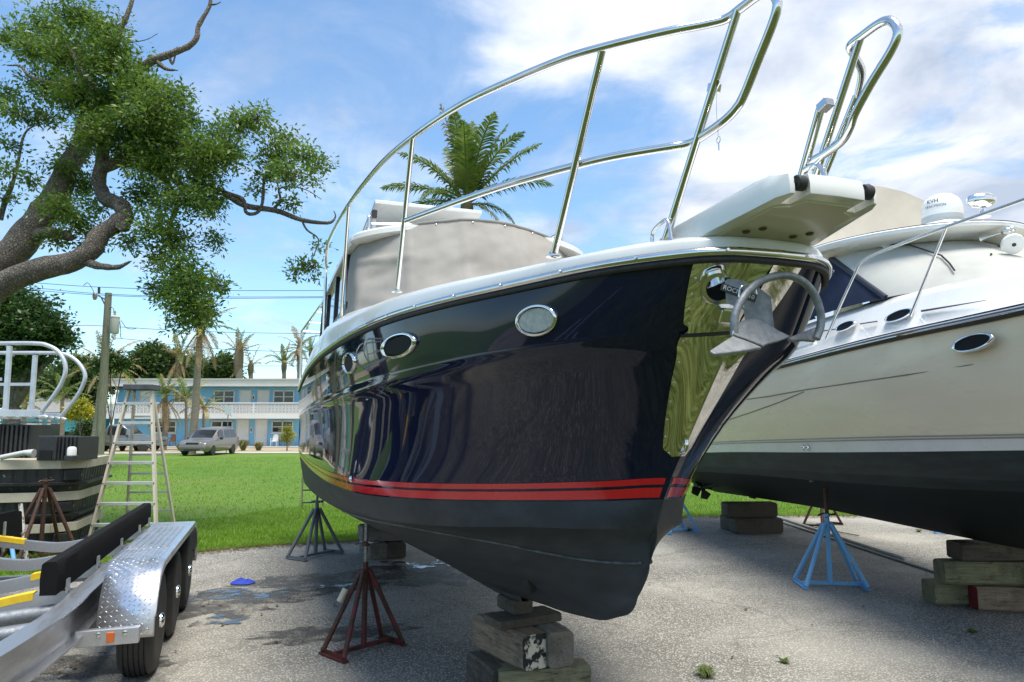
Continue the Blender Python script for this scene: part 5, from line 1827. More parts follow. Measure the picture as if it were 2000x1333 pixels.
# cross members sagging to a V, with yellow pads near the beams
M_yel = mat('yellow_pad', (.78, .55, .02), .5, col2=(.7, .46, .02), nscale=15)
for k, (x, wz) in enumerate(((.22, .0), (-.72, 0), (-1.72, 0), (-2.7, 0))):
    ys = [-.37, -.62, -.9, -TW / 2, -TW + .9, -TW + .62, -TW + .37]
    zs = [.60, .585, .535, .50, .535, .585, .60]
    pts = catmull(list(zip([x] * 7, ys, zs)), 26)
    mb = MB()
    rows = [[Vector((p[0] + a, p[1], p[2] + b)) for a, b in ((-.038, -.045), (.038, -.045), (.038, .045), (-.038, .045))] for p in pts]
    mb.grid(rows, closed_u=True); mb.add(rows[0], [(0, 1, 2, 3)]); mb.add(rows[-1], [(0, 1, 2, 3)])
    cm_ = mb.build('cross_member', M_alu(), tr, smooth=30)
    for sg in (1, -1):
        sub = pts[4:9] if sg > 0 else pts[17:22]
        rows = [[Vector((p[0] + a, p[1], p[2] + b)) for a, b in ((-.041, .01), (.041, .01), (.041, .056), (-.041, .056))] for p in sub]
        pb = MB().grid(rows, closed_u=True); pb.add(rows[0], [(0, 1, 2, 3)]); pb.add(rows[-1], [(0, 1, 2, 3)])
        pb.build('yellow_pad', M_yel, cm_, smooth=40)
# grey pipe cross tubes and tongue
for x in (.50, .95):
    MB().tube(catmull([(x, -.40, .57), (x, -.7, .545), (x, -1.2, .50), (x, -1.65, .545), (x, -TW + .40, .57)], 20), .045, 14).build('cross_pipe', M_galv(), tr, smooth=60)
MB().bar((2.2, -TW / 2, .53), (4.2, -TW / 2, .53), .10, .12).build('tongue', M_alu(), tr)
MB().lathe([(.06, 0), (.06, .05), (.03, .09)], 16, Matrix.Translation((4.25, -TW / 2, .50))).build('coupler', M_galv(), tr, smooth=40)
MB().tube([(3.9, -TW / 2 + .1, .02), (3.9, -TW / 2 + .1, .8)], .03, 12).build('tongue_jack', M_galv(), tr, smooth=50)
# side guide board on an aluminium post
g0 = TF.px(20, 1035, y=-1.72)
gb = MB().slab([TF.px(-60, 1015, y=-1.78), TF.px(24, 997, y=-1.74), TF.px(36, 999, y=-1.74), TF.px(37, 1040, y=-1.74), TF.px(33, 1044, y=-1.74), TF.px(-60, 1068, y=-1.78)], (0, .035, 0))
gb.build('guide_board', _M['black_carpet'], tr, bevel=.008)
MB().bar(TF.px(10, 1020, y=-1.66), TF.px(6, 1078, y=-1.66), .05, .012, up=(0, 1, 0)).build('guide_post', M_alu(), tr)

# ---------------------------------------------------------------- floating dock sections and gangway
M_dockframe = mat('beige_dock_frame', (.52, .47, .37), .7, col2=(.44, .39, .30), nscale=6, bump=.1, bscale=30)
M_dock = mat('scuffed_black_float', (.012, .013, .015), .5, col2=(.022, .023, .025), nscale=7, col3=(.30, .30, .28), n3=16, lo3=.66, hi3=.70)


def dock(name, corner_px, z0, h, label, inset=0.0, turn=0.0):
    """one dock section: black ribbed float tub with a chamfered corner under a beige frame"""
    c = onz(*corner_px, 0)
    o = empty(name, (c.x, c.y, z0), R(turn))
    L_, D_, ch = 3.2, 1.55, .22
    def plan(e): return [(-L_ - e, -e), (-ch * .4 - e * .3, -e), (ch * .6 + e, ch * .8 - e * .3), (ch * .6 + e, D_ + e), (-L_ - e, D_ + e)]
    def ribbed(e, z, amp):
        out = []
        P_ = plan(e); P0 = plan(0.0)
        for i in range(5):
            a = Vector((*P_[i], z)); b = Vector((*P_[(i + 1) % 5], z))
            n_ = max(2, int((Vector(P0[(i + 1) % 5]) - Vector(P0[i])).length / .035)); d = (b - a).normalized(); nn = Vector((d.y, -d.x, 0))
            for k in range(n_):
                q = k / n_
                w = amp if (k // 2) % 2 else 0.0
                out.append(a.lerp(b, q) + nn * w)
        return out
    hf = h * .70
    tub = MB()
    rows = [ribbed(-.06, .0, .010), ribbed(-.03, hf * .28, .014), ribbed(.055, hf * .30, .0), ribbed(.06, hf * .40, .0), ribbed(-.015, hf * .44, .014), ribbed(.0, hf, .014)]
    tub.grid(rows, closed_u=True); tub.add(rows[0], [tuple(range(len(rows[0])))]); tub.add(rows[-1], [tuple(range(len(rows[-1])))])
    tub.build('float_tub', M_dock, o)
    P_ = plan(.03)
    for i in range(5):
        a, b = P_[i], P_[(i + 1) % 5]
        d = Vector((b[0] - a[0], b[1] - a[1], 0)).normalized(); nn = Vector((d.y, -d.x, 0))
        z_ = hf + (h - hf) / 2 + .002
        e0 = Vector((*a, z_)); e1 = Vector((*b, z_))
        MB().bar(e0 - nn * .03 + d * .0, e1 - nn * .03, .085, h - hf - .004).build('frame_board', M_dockframe, o, bevel=.004)
    # cleat block on the chamfered corner
    MB().box((-.02, .10, hf * .72), (.20, .16, hf * .45), rz=R(38)).build('corner_pocket', M_blackplastic(), o, bevel=.01)
    dk = MB()
    for k in range(10):
        MB().box((-L_ / 2 - .05, .12 + k * .142, h - .010), (L_ * .95, .13, .02)).build('deck_plank', M_dockframe, o)
    tag(o, label, 'dock')
    return o


dock('dock_section', (112, 1082), .0, .40, 'black ribbed dock section at the bottom of the stack beside the ladder', turn=17)
dock('dock_section', (112, 1082), .402, .42, 'black dock section in the middle of the stack with white scuffs', turn=17)
dock('dock_section', (124, 1082), .825, .44, 'dock section on top of the stack carrying loose black floats', turn=17)


def float_block(name, px0, px1, py_base, Y, h, dpt, label, ribs=10, tilt=0.0):
    a = aty(px0, py_base, Y); b = aty(px1, py_base, Y)
    w = b.x - a.x
    o = empty(name, ((a.x + b.x) / 2, Y, a.z), tilt)
    fr = .50
    MB().box((-w * (1 - fr) / 2, dpt / 2, h / 2), (w * fr, dpt, h)).build('body', M_blackplastic(), o, bevel=.015)
    for k in range(ribs):
        x = -w / 2 + w * fr + (k + .5) * w * (1 - fr) / ribs
        MB().box((x, dpt / 2 + .02 + .03 * (k % 2), h * .5 - .004), (w * (1 - fr) / ribs * .98, dpt * .96, h * .97)).build('rib', M_blackplastic(), o, bevel=.008)
    MB().box((-w * (1 - fr) / 2, -.002, h * .22), (w * fr * .62, .03, h * .38)).build('pocket', mat('deep_black', (.004, .004, .005), .8), o)
    tag(o, label, 'float')
    return o


float_block('dock_float', 70, 146, 900, 9.75, .33, .5, 'small black dock float with a hand pocket standing on the top dock')
o = float_block('dock_float', -60, 50, 898, 10.2, .50, .5, 'tall black ribbed float under the aluminium gangway', ribs=12)
cp = aty(139, 900, 9.7)
cap = empty('mooring_cap', (cp.x, cp.y, cp.z), 0)
MB().lathe([(.085, 0), (.085, .06), (.07, .07)], 20).build('collar', M_blackplastic(), cap, smooth=40)
MB().lathe([(.058, .06), (.058, .15), (.052, .172), (.03, .185), (.0, .188)], 20).build('cap', M_white(), cap, smooth=40)
tag(cap, 'white domed pile cap on a black collar on the top dock', 'pile cap')
a, b = aty(2, 897, 9.65), aty(48, 889, 9.65)
tag(MB().tube([a + V(0, 0, .02), b + V(0, 0, .03), aty(66, 890, 9.65) + V(0, 0, .03)], [.034, .034, .055], 14).build('drain_pipe', mat('grey_white_pipe', (.5, .5, .49), .5), smooth=50), 'short dirty white pipe lying on the top dock', 'pipe')

# aluminium gangway with two rounded hand rails, lying on the floats
M_galu = mat('bright_tube', (.62, .65, .70), .38, .55, col2=(.52, .55, .60), nscale=10)
gz_ = aty(60, 818, 10.3)
gw = empty('gangway', (gz_.x, gz_.y, gz_.z), 0)
tag(gw, 'aluminium gangway with two rounded hand rails lying on the black floats', 'gangway')


def gl(px, py, Y): return aty(px, py, Y) - gz_


for Y, dx, dy, x0 in ((10.2, 0, 0, -160), (11.0, 40, 18, -150)):
    T = [(x0, 672), (-60, 672), (60, 671), (95, 676), (118, 692), (128, 718), (122, 745), (104, 775), (76, 812)]
    if dx: T = [(x0, 690), (-60, 690), (90, 690), (128, 693), (152, 708), (166, 732), (160, 757), (143, 785), (116, 818)]
    MB().tube([Vector(q) for q in catmull([gl(x, y, Y) for x, y in T], 60)], .030, 14).build('hand_rail', M_galu, gw, smooth=60)
    for px in ((14, -110) if not dx else (64, -60)):
        MB().bar(gl(px + 5, 676 + dy, Y), gl(px - 4, 812 + dy * .4, Y), .06, .05, up=(0, 1, 0)).build('rail_post', M_galu, gw, bevel=.004)
    MB().bar(gl(-160, (744 if not dx else 752), Y), gl((2 if not dx else 64), (741 if not dx else 751), Y), .045, .045).build('mid_rail', M_galu, gw)
    MB().bar(gl(-160, 806 + dy * .3, Y), gl(82 + dx * .8, 808 + dy * .3, Y), .10, .10).build('side_beam', M_galu, gw, bevel=.006)
for k in range(8):
    MB().bar(gl(-120 + k * 26, 812, 10.15), gl(-108 + k * 26, 813, 11.05), .05, .05).build('cross_bar', M_galu, gw)
MB().bar(gl(-160, 823, 10.2), gl(112, 826, 10.6), .03, .025).build('lower_angle', M_galv(), gw)
for k in range(4):
    q = gl(84 + k * 12, 815 + k * 1.5, 10.15 + .1 * k)
    MB().tube([q + V(-.05, 0, 0), q + V(.02, .0, .012), q + V(.07, 0, -.01)], .026, 10).build('hinge_sleeve', M_galu, gw, smooth=50)

# ---------------------------------------------------------------- step ladder
M_fib = mat('worn_fibreglass', (.64, .585, .48), .6, col2=(.50, .44, .34), nscale=7, stretch=(1, 1, .2))
M_lalu = mat('ladder_aluminium', (.60, .60, .57), .4, .5, col2=(.5, .5, .48), nscale=12)
lf = onz(176, 1066); rf = onz(276, 1070)
lad = empty('step_ladder', ((lf.x + rf.x) / 2 + .05, lf.y, 0), R(6))
tag(lad, 'tall weathered step ladder with aluminium treads standing on the lawn', 'ladder')
HL, wb, wt = 2.27, .95, .33
def rail_at(s, z, back):
    q = z / HL
    w = (wb * (1 - q) + wt * q) / 2 * (.80 if back else 1)
    y = (0.0 if not back else 1.05) * (1 - q) + .30 * q * (1.0 if not back else 1.35)
    return Vector((s * w, y, z))
for s in (-1, 1):
    MB().bar(rail_at(s, .02, 0), rail_at(s, HL, 0), .032, .085, up=(0, 1, 0)).build('front_rail', M_fib, lad)
    MB().bar(rail_at(s, .02, 1), rail_at(s, HL - .02, 1), .028, .06, up=(0, 1, 0)).build('rear_rail', M_fib, lad)
    MB().box(rail_at(s, .02, 0), (.05, .10, .04)).build('foot', M_blackplastic(), lad)
    MB().box(rail_at(s, .02, 1), (.045, .08, .04)).build('foot', M_blackplastic(), lad)
for k in range(7):
    z = .29 + k * .295
    a, b = rail_at(-1, z, 0), rail_at(1, z, 0)
    td = MB().box((a + b) / 2 + V(0, .01, 0), ((b - a).length, .10, .045)).build('tread', M_lalu, lad, bevel=.003)
    for s in (-1, 1):
        p0 = rail_at(s, z - .10, 0); p1 = (a + b) / 2 + V(s * (b - a).length * .30, 0, -.02)
        MB().bar(p0, p1, .02, .006).build('tread_brace', M_lalu, td)
        MB().lathe([(.011, 0), (.008, .006), (0, .008)], 8, Matrix.Translation(rail_at(s, z, 0) + V(0, -.045, 0)) @ Matrix.Rotation(R(90), 4, 'X')).build('rivet', M_blackplastic(), td)
    if k < 7:
        a, b = rail_at(-1, z + .10, 1), rail_at(1, z + .10, 1)
        MB().bar(a, b, .03, .03).build('rear_brace', M_lalu, lad)
MB().box((0, .345, HL + .035), (wt + .10, .34, .085)).build('top_cap', mat('grey_plastic_cap', (.05, .055, .065), .6, col2=(.08, .085, .095), nscale=9), lad, bevel=.012)
for s in (-1, 1):
    MB().bar(rail_at(s, 1.20, 0) + V(-s * .03, 0, 0), rail_at(s, 1.10, 1) + V(-s * .02, 0, 0), .02, .006).build('spreader', M_lalu, lad)
# rag on the pavement, weeds in its cracks
rg = onz(474, 1141)
G = []
for i in range(12):
    row = []
    for j in range(12):
        a = 2 * math.pi * j / 12; r_ = .095 * (i / 11) * (1 + .35 * mnoise.noise(Vector((math.cos(a) * 2, math.sin(a) * 2, 3))))
        z = .012 + (.045 * (1 - (i / 11) ** 2) * (1 + .9 * mnoise.noise(Vector((math.cos(a) * r_ * 30, math.sin(a) * r_ * 30, 1)))) if i < 11 else .002)
        row.append(Vector((rg.x + 1.45 * r_ * math.cos(a), rg.y + r_ * math.sin(a), z)))
    G.append(row)
tag(MB().grid(G, closed_u=True).build('rag', mat('blue_cloth', (.02, .06, .45), .8, col2=(.015, .04, .3), nscale=20), smooth=50), 'crumpled bright blue rag on the wet pavement', 'rag')
M_weed = leaf_mat('weed_leaves', (.06, .11, .02), (.17, .20, .05), .3, .6, 6)


def weed(px, py, r, n, label):
    c = onz(px, py); mb = MB()
    for k in range(n):
        a = random.uniform(0, 2 * math.pi); l = r * random.uniform(.5, 1.1); h = r * random.uniform(.25, .75)
        d = Vector((math.cos(a), math.sin(a), 0)); s_ = Vector((-d.y, d.x, 0)) * .004
        b0 = Vector((c.x, c.y, .004)) + d * random.uniform(0, r * .25)
        m_ = b0 + d * l * .55 + V(0, 0, h); e = b0 + d * l + V(0, 0, h * random.uniform(.3, .9))
        mb.add([b0 - s_, b0 + s_, m_ + s_ * 1.3, m_ - s_ * 1.3, e], [(0, 1, 2, 3), (3, 2, 4)])
    tag(mb.build('weed', M_weed, fix=False), label, 'weed')


weed(1378, 1322, .085, 90, 'tuft of green weed growing from the pavement near the bow blocking')
weed(1532, 1296, .05, 45, 'small green weed sprig on the open pavement')
weed(1900, 1238, .05, 40, 'small dull weed near the red ended timber')
weed(1795, 1040, .07, 40, 'weed clump on the far pavement beyond the cruiser keel')
weed(1345, 1038, .08, 40, 'weed clump at the foot of the hidden blue stand')


# ================================================================== STREET, MOTEL, CARS, POLE
# pale sidewalk and the sandy strip in front of the motel
def strip(name, pts, z, m):
    tag(MB().add([(x, y, z) for x, y in pts], [tuple(range(len(pts)))]).build(name, m), kind='structure')


M_side = mat('pale_concrete', (.50, .485, .44), .85, col2=(.42, .41, .37), nscale=1.5, bump=.1, bscale=20)
M_sand = mat('sandy_gravel', (.40, .33, .23), .95, col2=(.31, .25, .17), nscale=1.2, col3=(.20, .19, .10), n3=.5, lo3=.52, hi3=.68)
YB = 62.0                                        # motel front
ys0 = 47.5
strip('sidewalk', [(-75, ys0 - 6), (-40, ys0 - 2.5), (-15, ys0), (30, ys0 + 3), (30, ys0 + 4.6), (-15, ys0 + 1.8), (-40, ys0 - .9), (-75, ys0 - 4.3)], .02, M_side)
strip('sandy_verge', [(-75, ys0 - 4.3), (-40, ys0 - .9), (-15, ys0 + 1.8), (30, ys0 + 4.6), (30, YB + 10), (-75, YB + 10)], .012, M_sand)

# ---------------------------------------------------------------- motel
M_blue = mat('sky_blue_stucco', (.24, .55, .80), .85, col2=(.21, .51, .77), nscale=.8, bump=.15, bscale=25)
M_mwhite = mat('white_paint', (.74, .74, .72), .7, col2=(.66, .66, .63), nscale=.7)
M_win = mat('window_pane', (.02, .024, .03), .08, coat=.4)
M_block = mat('white_breeze_block', (.72, .72, .70), .8)
motel = empty('motel', (0, YB, 0), 0)
tag(motel, 'two storey sky blue motel with white balcony of pierced blocks', 'building')


def MX(px): return aty(px, 835, YB).x
def MZ(py, dy=0.0): return aty(1000, py, YB + dy).z
x0, x1 = MX(222), MX(700)
Zs, Zr0, Zr1 = MZ(815), MZ(757), MZ(745)
Zrail, Zslab = MZ(788, -1.6), MZ(818, -1.6)
MB().box(((x0 + x1) / 2, 4.0, Zr0 / 2), (x1 - x0, 8.0, Zr0)).build('wall', M_blue, motel)
rf_ = MB().box(((x0 + x1) / 2 + .2, 3.5, (Zr0 + Zr1) / 2 + .03), (x1 - x0 + 1.4, 10.2, Zr1 - Zr0)).build('roof', M_mwhite, motel)
MB().box(((x0 + x1) / 2 + .2, 3.5, Zr1 + .07), (x1 - x0 + 1.7, 10.5, .10)).build('roof_edge', mat('grey_drip_edge', (.46, .47, .46), .6), rf_)
MB().box(((x0 + x1) / 2, -.78, Zslab + .22), (x1 - x0 + .8, 1.6, .44)).build('balcony_slab', M_mwhite, motel)
# pierced block parapet: every block its own frame, few big enough to pick apart, so joined panel by panel
bl = .30
yy = -1.52
zt0, zt1 = Zslab + .44, Zrail
nx = int((x1 - x0) / bl)
rows_ = max(3, int(round((zt1 - zt0 - .1) / bl)))
bh = (zt1 - zt0 - .08) / rows_
per = 14
for p0 in range(0, nx, per):
    mb = MB()
    for i in range(p0, min(nx, p0 + per)):
        for j in range(rows_):
            cx, cz = x0 + (i + .5) * bl, zt0 + (j + .5) * bh
            for dx, dz, w_, h_ in ((-.5, 0, .09, bh), (.5, 0, .09, bh), (0, -.5, bl - .09, .09), (0, .5, bl - .09, .09)):
                mb.box((cx + dx * (bl - .09), yy, cz + dz * (bh - .09)), (w_, .12, h_))
    pn = mb.build('breeze_block_panel', M_block, motel, fix=False); pn['kind'] = 'stuff'
    if p0: MB().box((x0 + p0 * bl, yy - .003, (zt0 + zt1) / 2), (.16, .15, zt1 - zt0)).build('balcony_pier', M_mwhite, motel)
MB().box(((x0 + x1) / 2, yy, Zrail + .02), (x1 - x0 + .3, .22, .09)).build('balcony_cap', M_mwhite, motel)


def motel_window(px0, px1, pz0, pz1):
    a, b = MX(px0), MX(px1); z0, z1 = MZ(pz1), MZ(pz0)
    w = MB()
    t = .09
    for (cx, cz, sx, sz) in (((a + b) / 2, z1, b - a + t, t), ((a + b) / 2, z0, b - a + t, t), (a, (z0 + z1) / 2, t, z1 - z0), (b, (z0 + z1) / 2, t, z1 - z0), ((a + b) / 2, (z0 + z1) / 2, .10, z1 - z0)):
        w.box((cx, -.05, cz), (sx, .10, sz))
    o = w.build('window', M_mwhite, motel)
    for k in (0, 1):
        for j in (0, 1):
            wx = (b - a) / 2; hz = (z1 - z0) / 2
            MB().box((a + wx * (k + .5), -.012 - .01 * j, z0 + hz * (j + .5)), (wx - .12, .02, hz - .05)).build('pane', M_win, o)
        MB().box((a + (b - a) * (k + .5) / 2, -.055, (z0 + z1) / 2 - .003), ((b - a) / 2 - .14, .07, .06)).build('glazing_bar', M_mwhite, o)
    MB().box(((a + b) / 2, -.09, z0 - .08), (b - a + .25, .18, .07)).build('sill', M_mwhite, o)


def motel_door(px0, px1, pz0, z0):
    a, b = MX(px0), MX(px1); z1 = MZ(pz0)
    d = MB().box(((a + b) / 2, -.03, (z0 + z1) / 2), (b - a, .06, z1 - z0)).build('door', M_mwhite, motel)
    for (cx, sx, cz, sz) in ((a - .05, .08, (z0 + z1) / 2, z1 - z0), (b + .05, .08, (z0 + z1) / 2, z1 - z0), ((a + b) / 2, b - a + .18, z1 + .04, .08)):
        MB().box((cx, -.04, cz), (sx, .08, sz)).build('door_frame', mat('pale_trim', (.6, .62, .63), .6), d)
    MB().lathe([(.03, 0), (.035, .03), (.0, .06)], 10, Matrix.Translation((b - .1, -.06, z0 + .95)) @ Matrix.Rotation(R(90), 4, 'X')).build('door_knob', M_steel(), d)


ZF2 = Zslab + .44
for a in ((416, 455), (533, 572)): motel_window(*a, 764, 787)
motel_window(338, 360, 764, 787)
for a in ((466.5, 487), (502, 522.5), (271.5, 293), (590, 610)): motel_door(*a, 764, ZF2)
for a in ((413.6, 454), (532, 572), (302, 344)): motel_window(*a, 823, 845)
for a in ((464, 485), (500, 521), (590, 610)): motel_door(*a, 821, .05)
for px, py in ((493, 777), (491.5, 840)):
    lm = MB().box((MX(px), -.05, MZ(py)), (.22, .10, .48)).build('wall_lamp', M_mwhite, motel)
    MB().box((MX(px), -.105, MZ(py)), (.10, .02, .30)).build('lamp_glass', mat('smoked', (.03, .03, .03), .2), lm)
# outside stair at the left end with blue flank and white stringer
s0, s1 = MX(190), MX(232)
MB().slab([(s0 - .6, -3.2, .02), (s1, -3.2, .02), (s1, -3.2, MZ(826, -3)), (s1 - .6, -3.2, MZ(826, -3))], (0, .9, 0)).build('stair_flank', mat('deep_blue_paint', (.05, .25, .60), .7), motel)
MB().bar((s0 - .7, -3.26, .12), (s1 - .55, -3.26, MZ(824, -3)), .06, .30, up=(0, 1, 0)).build('stair_stringer', M_mwhite, motel)
MB().lathe([(.05, 0), (.05, .7), (.02, .72), (.14, .85), (.17, 1.0), (.12, 1.12), (0, 1.16)], 14, Matrix.Translation((MX(243), -1.5, Zrail))).build('globe_lamp', M_mwhite, motel, smooth=50)
MB().box(((x0 + x1) / 2, -1.3, .06), (x1 - x0 + 1, 2.6, .10)).build('walkway', M_side, motel)


# plastic chairs in front of the rooms
def chair(px, m, label, rz=0):
    p = aty(px, 860, YB - 1.4)
    o = empty('patio_chair', (p.x, p.y, .11), rz)
    MB().box((0, 0, .42), (.5, .48, .05)).build('seat', m, o, bevel=.02)
    MB().slab([(-.25, .22, .44), (.25, .22, .44), (.21, .33, .95), (.0, .35, 1.02), (-.21, .33, .95)], (0, .03, 0)).build('backrest', m, o, bevel=.015)
    for sx in (-.22, .22):
        for sy in (-.2, .2): MB().bar((sx * 1.1, sy * 1.1, 0), (sx, sy, .42), .04, .04).build('leg', m, o)
        MB().bar((sx * 1.15, -.22, .64), (sx * 1.1, .26, .66), .05, .03).build('armrest', m, o)
        MB().bar((sx * 1.15, -.21, .42), (sx * 1.15, -.21, .64), .04, .04).build('arm_post', m, o)
    tag(o, label, 'chair')


chair(536, M_mwhite, 'white patio chair outside a ground floor motel room')
chair(553, M_blackplastic(), 'dark patio chair next to the white one at the motel')
chair(335, mat('brown_wood', (.16, .07, .03), .6), 'brown wooden chair behind the dry palm at the motel')

# turquoise cottage at the left
TQ = empty('turquoise_cottage', (0, 58, 0), 0)
tag(TQ, 'small turquoise cottage with white trim behind the dock floats', 'building')
def TX(px): return aty(px, 835, 58).x
M_turq = mat('turquoise_stucco', (.10, .52, .56), .85, col2=(.09, .46, .5), nscale=1)
MB().box(((TX(0) + TX(132)) / 2, 3, 1.55), (TX(132) - TX(0), 6, 3.1)).build('wall', M_turq, TQ)
rb = MB()
xa, xb = TX(-8), TX(142)
rb.add([(xa, -.6, 2.9), (xb, -.6, 2.9), (xb, 6.6, 2.9), (xa, 6.6, 2.9), (xa + 1.5, 3, 4.2), (xb - 1.5, 3, 4.2)], [(0, 1, 5, 4), (1, 2, 5), (2, 3, 4, 5), (3, 0, 4), (0, 3, 2, 1)])
rb.build('roof', mat('grey_shingle', (.25, .25, .24), .9, col2=(.18, .18, .175), nscale=5), TQ)
for px in (80, 97): MB().box((TX(px), -.06, 1.2), (.25, .12, 2.4)).build('post', M_mwhite, TQ)
wd = MB().box((TX(108), -.03, 1.4), (1.1, .06, 1.3)).build('window', M_mwhite, TQ)
MB().box((TX(108), -.065, 1.4), (.95, .02, 1.15)).build('pane', M_win, wd)
dr = MB().box((TX(62), -.03, 1.1), (1.0, .06, 2.1)).build('door', M_mwhite, TQ)


# ---------------------------------------------------------------- vehicles
def car(name, loc, rz, L_, Wd, prof_low, prof_top, paint, label, cat, glass_seg, bed=None, wheels=(.19, .80), wr=.32, headlights=True):
    """side profile lofted across the width; x forward"""
    o = empty(name, loc, rz)
    n = 60
    low = np.array(prof_low); top = np.array(prof_top)
    G = []
    W2 = Wd / 2
    xs = np.linspace(0, 1, n)
    zt_ = np.interp(xs, top[:, 0], top[:, 1]); zl = np.interp(xs, low[:, 0], low[:, 1])
    belt = np.interp(xs, [0, .25, .4, 1], [.92, .95, .96, .98]) if bed is None else np.interp(xs, [0, 1], [1.02, 1.08])
    for i, x in enumerate(xs):
        X = (.5 - x) * L_
        nose = 1 - .16 * max(0, (.10 - x) / .10) ** 2 - .10 * max(0, (x - .93) / .07) ** 2
        b = min(belt[i], zt_[i])
        row = []
        sec = [(.86, zl[i]), (.96, zl[i] + .10), (1.0, zl[i] + .30), (.985, max(b - .08, zl[i] + .34)), (.955, b)]
        if zt_[i] > b + .05: sec += [(.90, b + (zt_[i] - b) * .35), (.82, b + (zt_[i] - b) * .85), (.70, zt_[i]), (.35, zt_[i] + .015), (0, zt_[i] + .02)]
        else: sec += [(.90, b + .012), (.80, b + .02), (.62, b + .028), (.35, b + .034), (0, b + .036)]
        full_ = [Vector((X, -W2 * w * nose, z)) for w, z in sec] + [Vector((X, W2 * w * nose, z)) for w, z in sec[::-1][1:]]
        G.append(full_)
    mb = MB().grid(G)
    mb.add(G[0], [tuple(range(len(G[0])))]); mb.add(G[-1], [tuple(range(len(G[-1])))])
    body = mb.build('body', paint, o, smooth=38)
    M_cg = mat('car_glass', (.018, .022, .026), .06, coat=.6)
    # glazing laid 4 mm proud of the body
    def patch(i0, i1, k0, k1, nm, m, off=.006):
        rows_p = []
        for i in range(i0, i1 + 1):
            r = []
            for q in np.linspace(k0, k1, 8):
                k = int(q); f = q - k
                p = G[i][k].lerp(G[i][min(k + 1, len(G[i]) - 1)], f)
                r.append(p)
            rows_p.append(r)
        out = []
        for a in range(len(rows_p)):
            rr = []
            for c in range(8):
                p = rows_p[a][c]
                da = rows_p[min(a + 1, len(rows_p) - 1)][c] - rows_p[max(a - 1, 0)][c]; dc = rows_p[a][min(c + 1, 7)] - rows_p[a][max(c - 1, 0)]
                nn = da.cross(dc)
                nn = nn.normalized() if nn.length > 1e-9 else Vector((0, 0, 1))
                ctr_ = Vector((p.x, 0, .7))
                if nn.dot(p - ctr_) < 0: nn = -nn
                rr.append(p + nn * off)
            out.append(rr)
        return MB().grid(out).build(nm, m, o, smooth=60)
    for (a, b, k0, k1, nm) in glass_seg:
        patch(int(a * (n - 1)), int(b * (n - 1)), k0, k1, nm, M_cg)
    for sx in wheels:
        X = (.5 - sx) * L_
        for s in (-1, 1):
            Mw = Matrix.Translation((X, s * (W2 - .10), wr)) @ Matrix.Rotation(R(-90 * s), 4, 'X')
            ty = MB().lathe([(wr * .60, -.10), (wr * .95, -.09), (wr, -.05), (wr, .07), (wr * .95, .105), (wr * .62, .11)], 28, Mw).build('wheel', M_rubber(), o, smooth=40)
            MB().lathe([(wr * .62, .105), (wr * .55, .08), (wr * .2, .085), (0, .10)], 20, Mw).build('rim', mat('car_rim', (.35, .36, .37), .35, .7), ty, smooth=40)
            MB().lathe([(wr * 1.16, .118), (wr * 1.14, .122), (.0, .121)], 28, Matrix.Translation((X, s * (W2 - .145), wr + .02)) @ Matrix.Rotation(R(-90 * s), 4, 'X')).build('wheel_arch', mat('arch_black', (.01, .01, .01), .8), o) if False else None
    M_lens = mat('headlight_lens', (.55, .56, .56), .12, coat=.5)
    if headlights:
        for s in (-1, 1):
            MB().slab([(L_ / 2 - .10, s * W2 * .46, .66), (L_ / 2 - .36, s * W2 * .90, .70), (L_ / 2 - .40, s * W2 * .91, .84), (L_ / 2 - .14, s * W2 * .46, .80)], (.05, s * .012, 0)).build('headlight', M_lens, o, bevel=.01)
            MB().box((L_ * .14, s * (W2 + .10), belt[20] + .06), (.10, .20, .14)).build('wing_mirror', mat('mirror_black', (.02, .02, .022), .4), o, bevel=.03)
            MB().slab([(-L_ / 2 + .02, s * W2 * .70, .80), (-L_ / 2 + .06, s * W2 * .93, .80), (-L_ / 2 + .10, s * W2 * .93, 1.05), (-L_ / 2 + .06, s * W2 * .70, 1.05)], (-.03, 0, 0)).build('tail_light', mat('red_lens', (.35, .01, .01), .2), o)
        MB().box((L_ / 2 - .045, 0, .745), (.10, Wd * .42, .10)).build('grille', mat('grille_dark', (.025, .025, .027), .4), o, bevel=.02)
        MB().box((L_ / 2 - .02, 0, .50), (.16, Wd * .86, .20)).build('front_bumper', paint, o, bevel=.05)
        MB().box((L_ / 2 + .045, 0, .37), (.06, Wd * .5, .09)).build('air_intake', mat('grille_dark', (.025, .025, .027), .4), o, bevel=.02)
        MB().box((-L_ / 2 + .02, 0, .50), (.14, Wd * .86, .22)).build('rear_bumper', paint, o, bevel=.04)
    tag(o, label, cat)
    return o, G


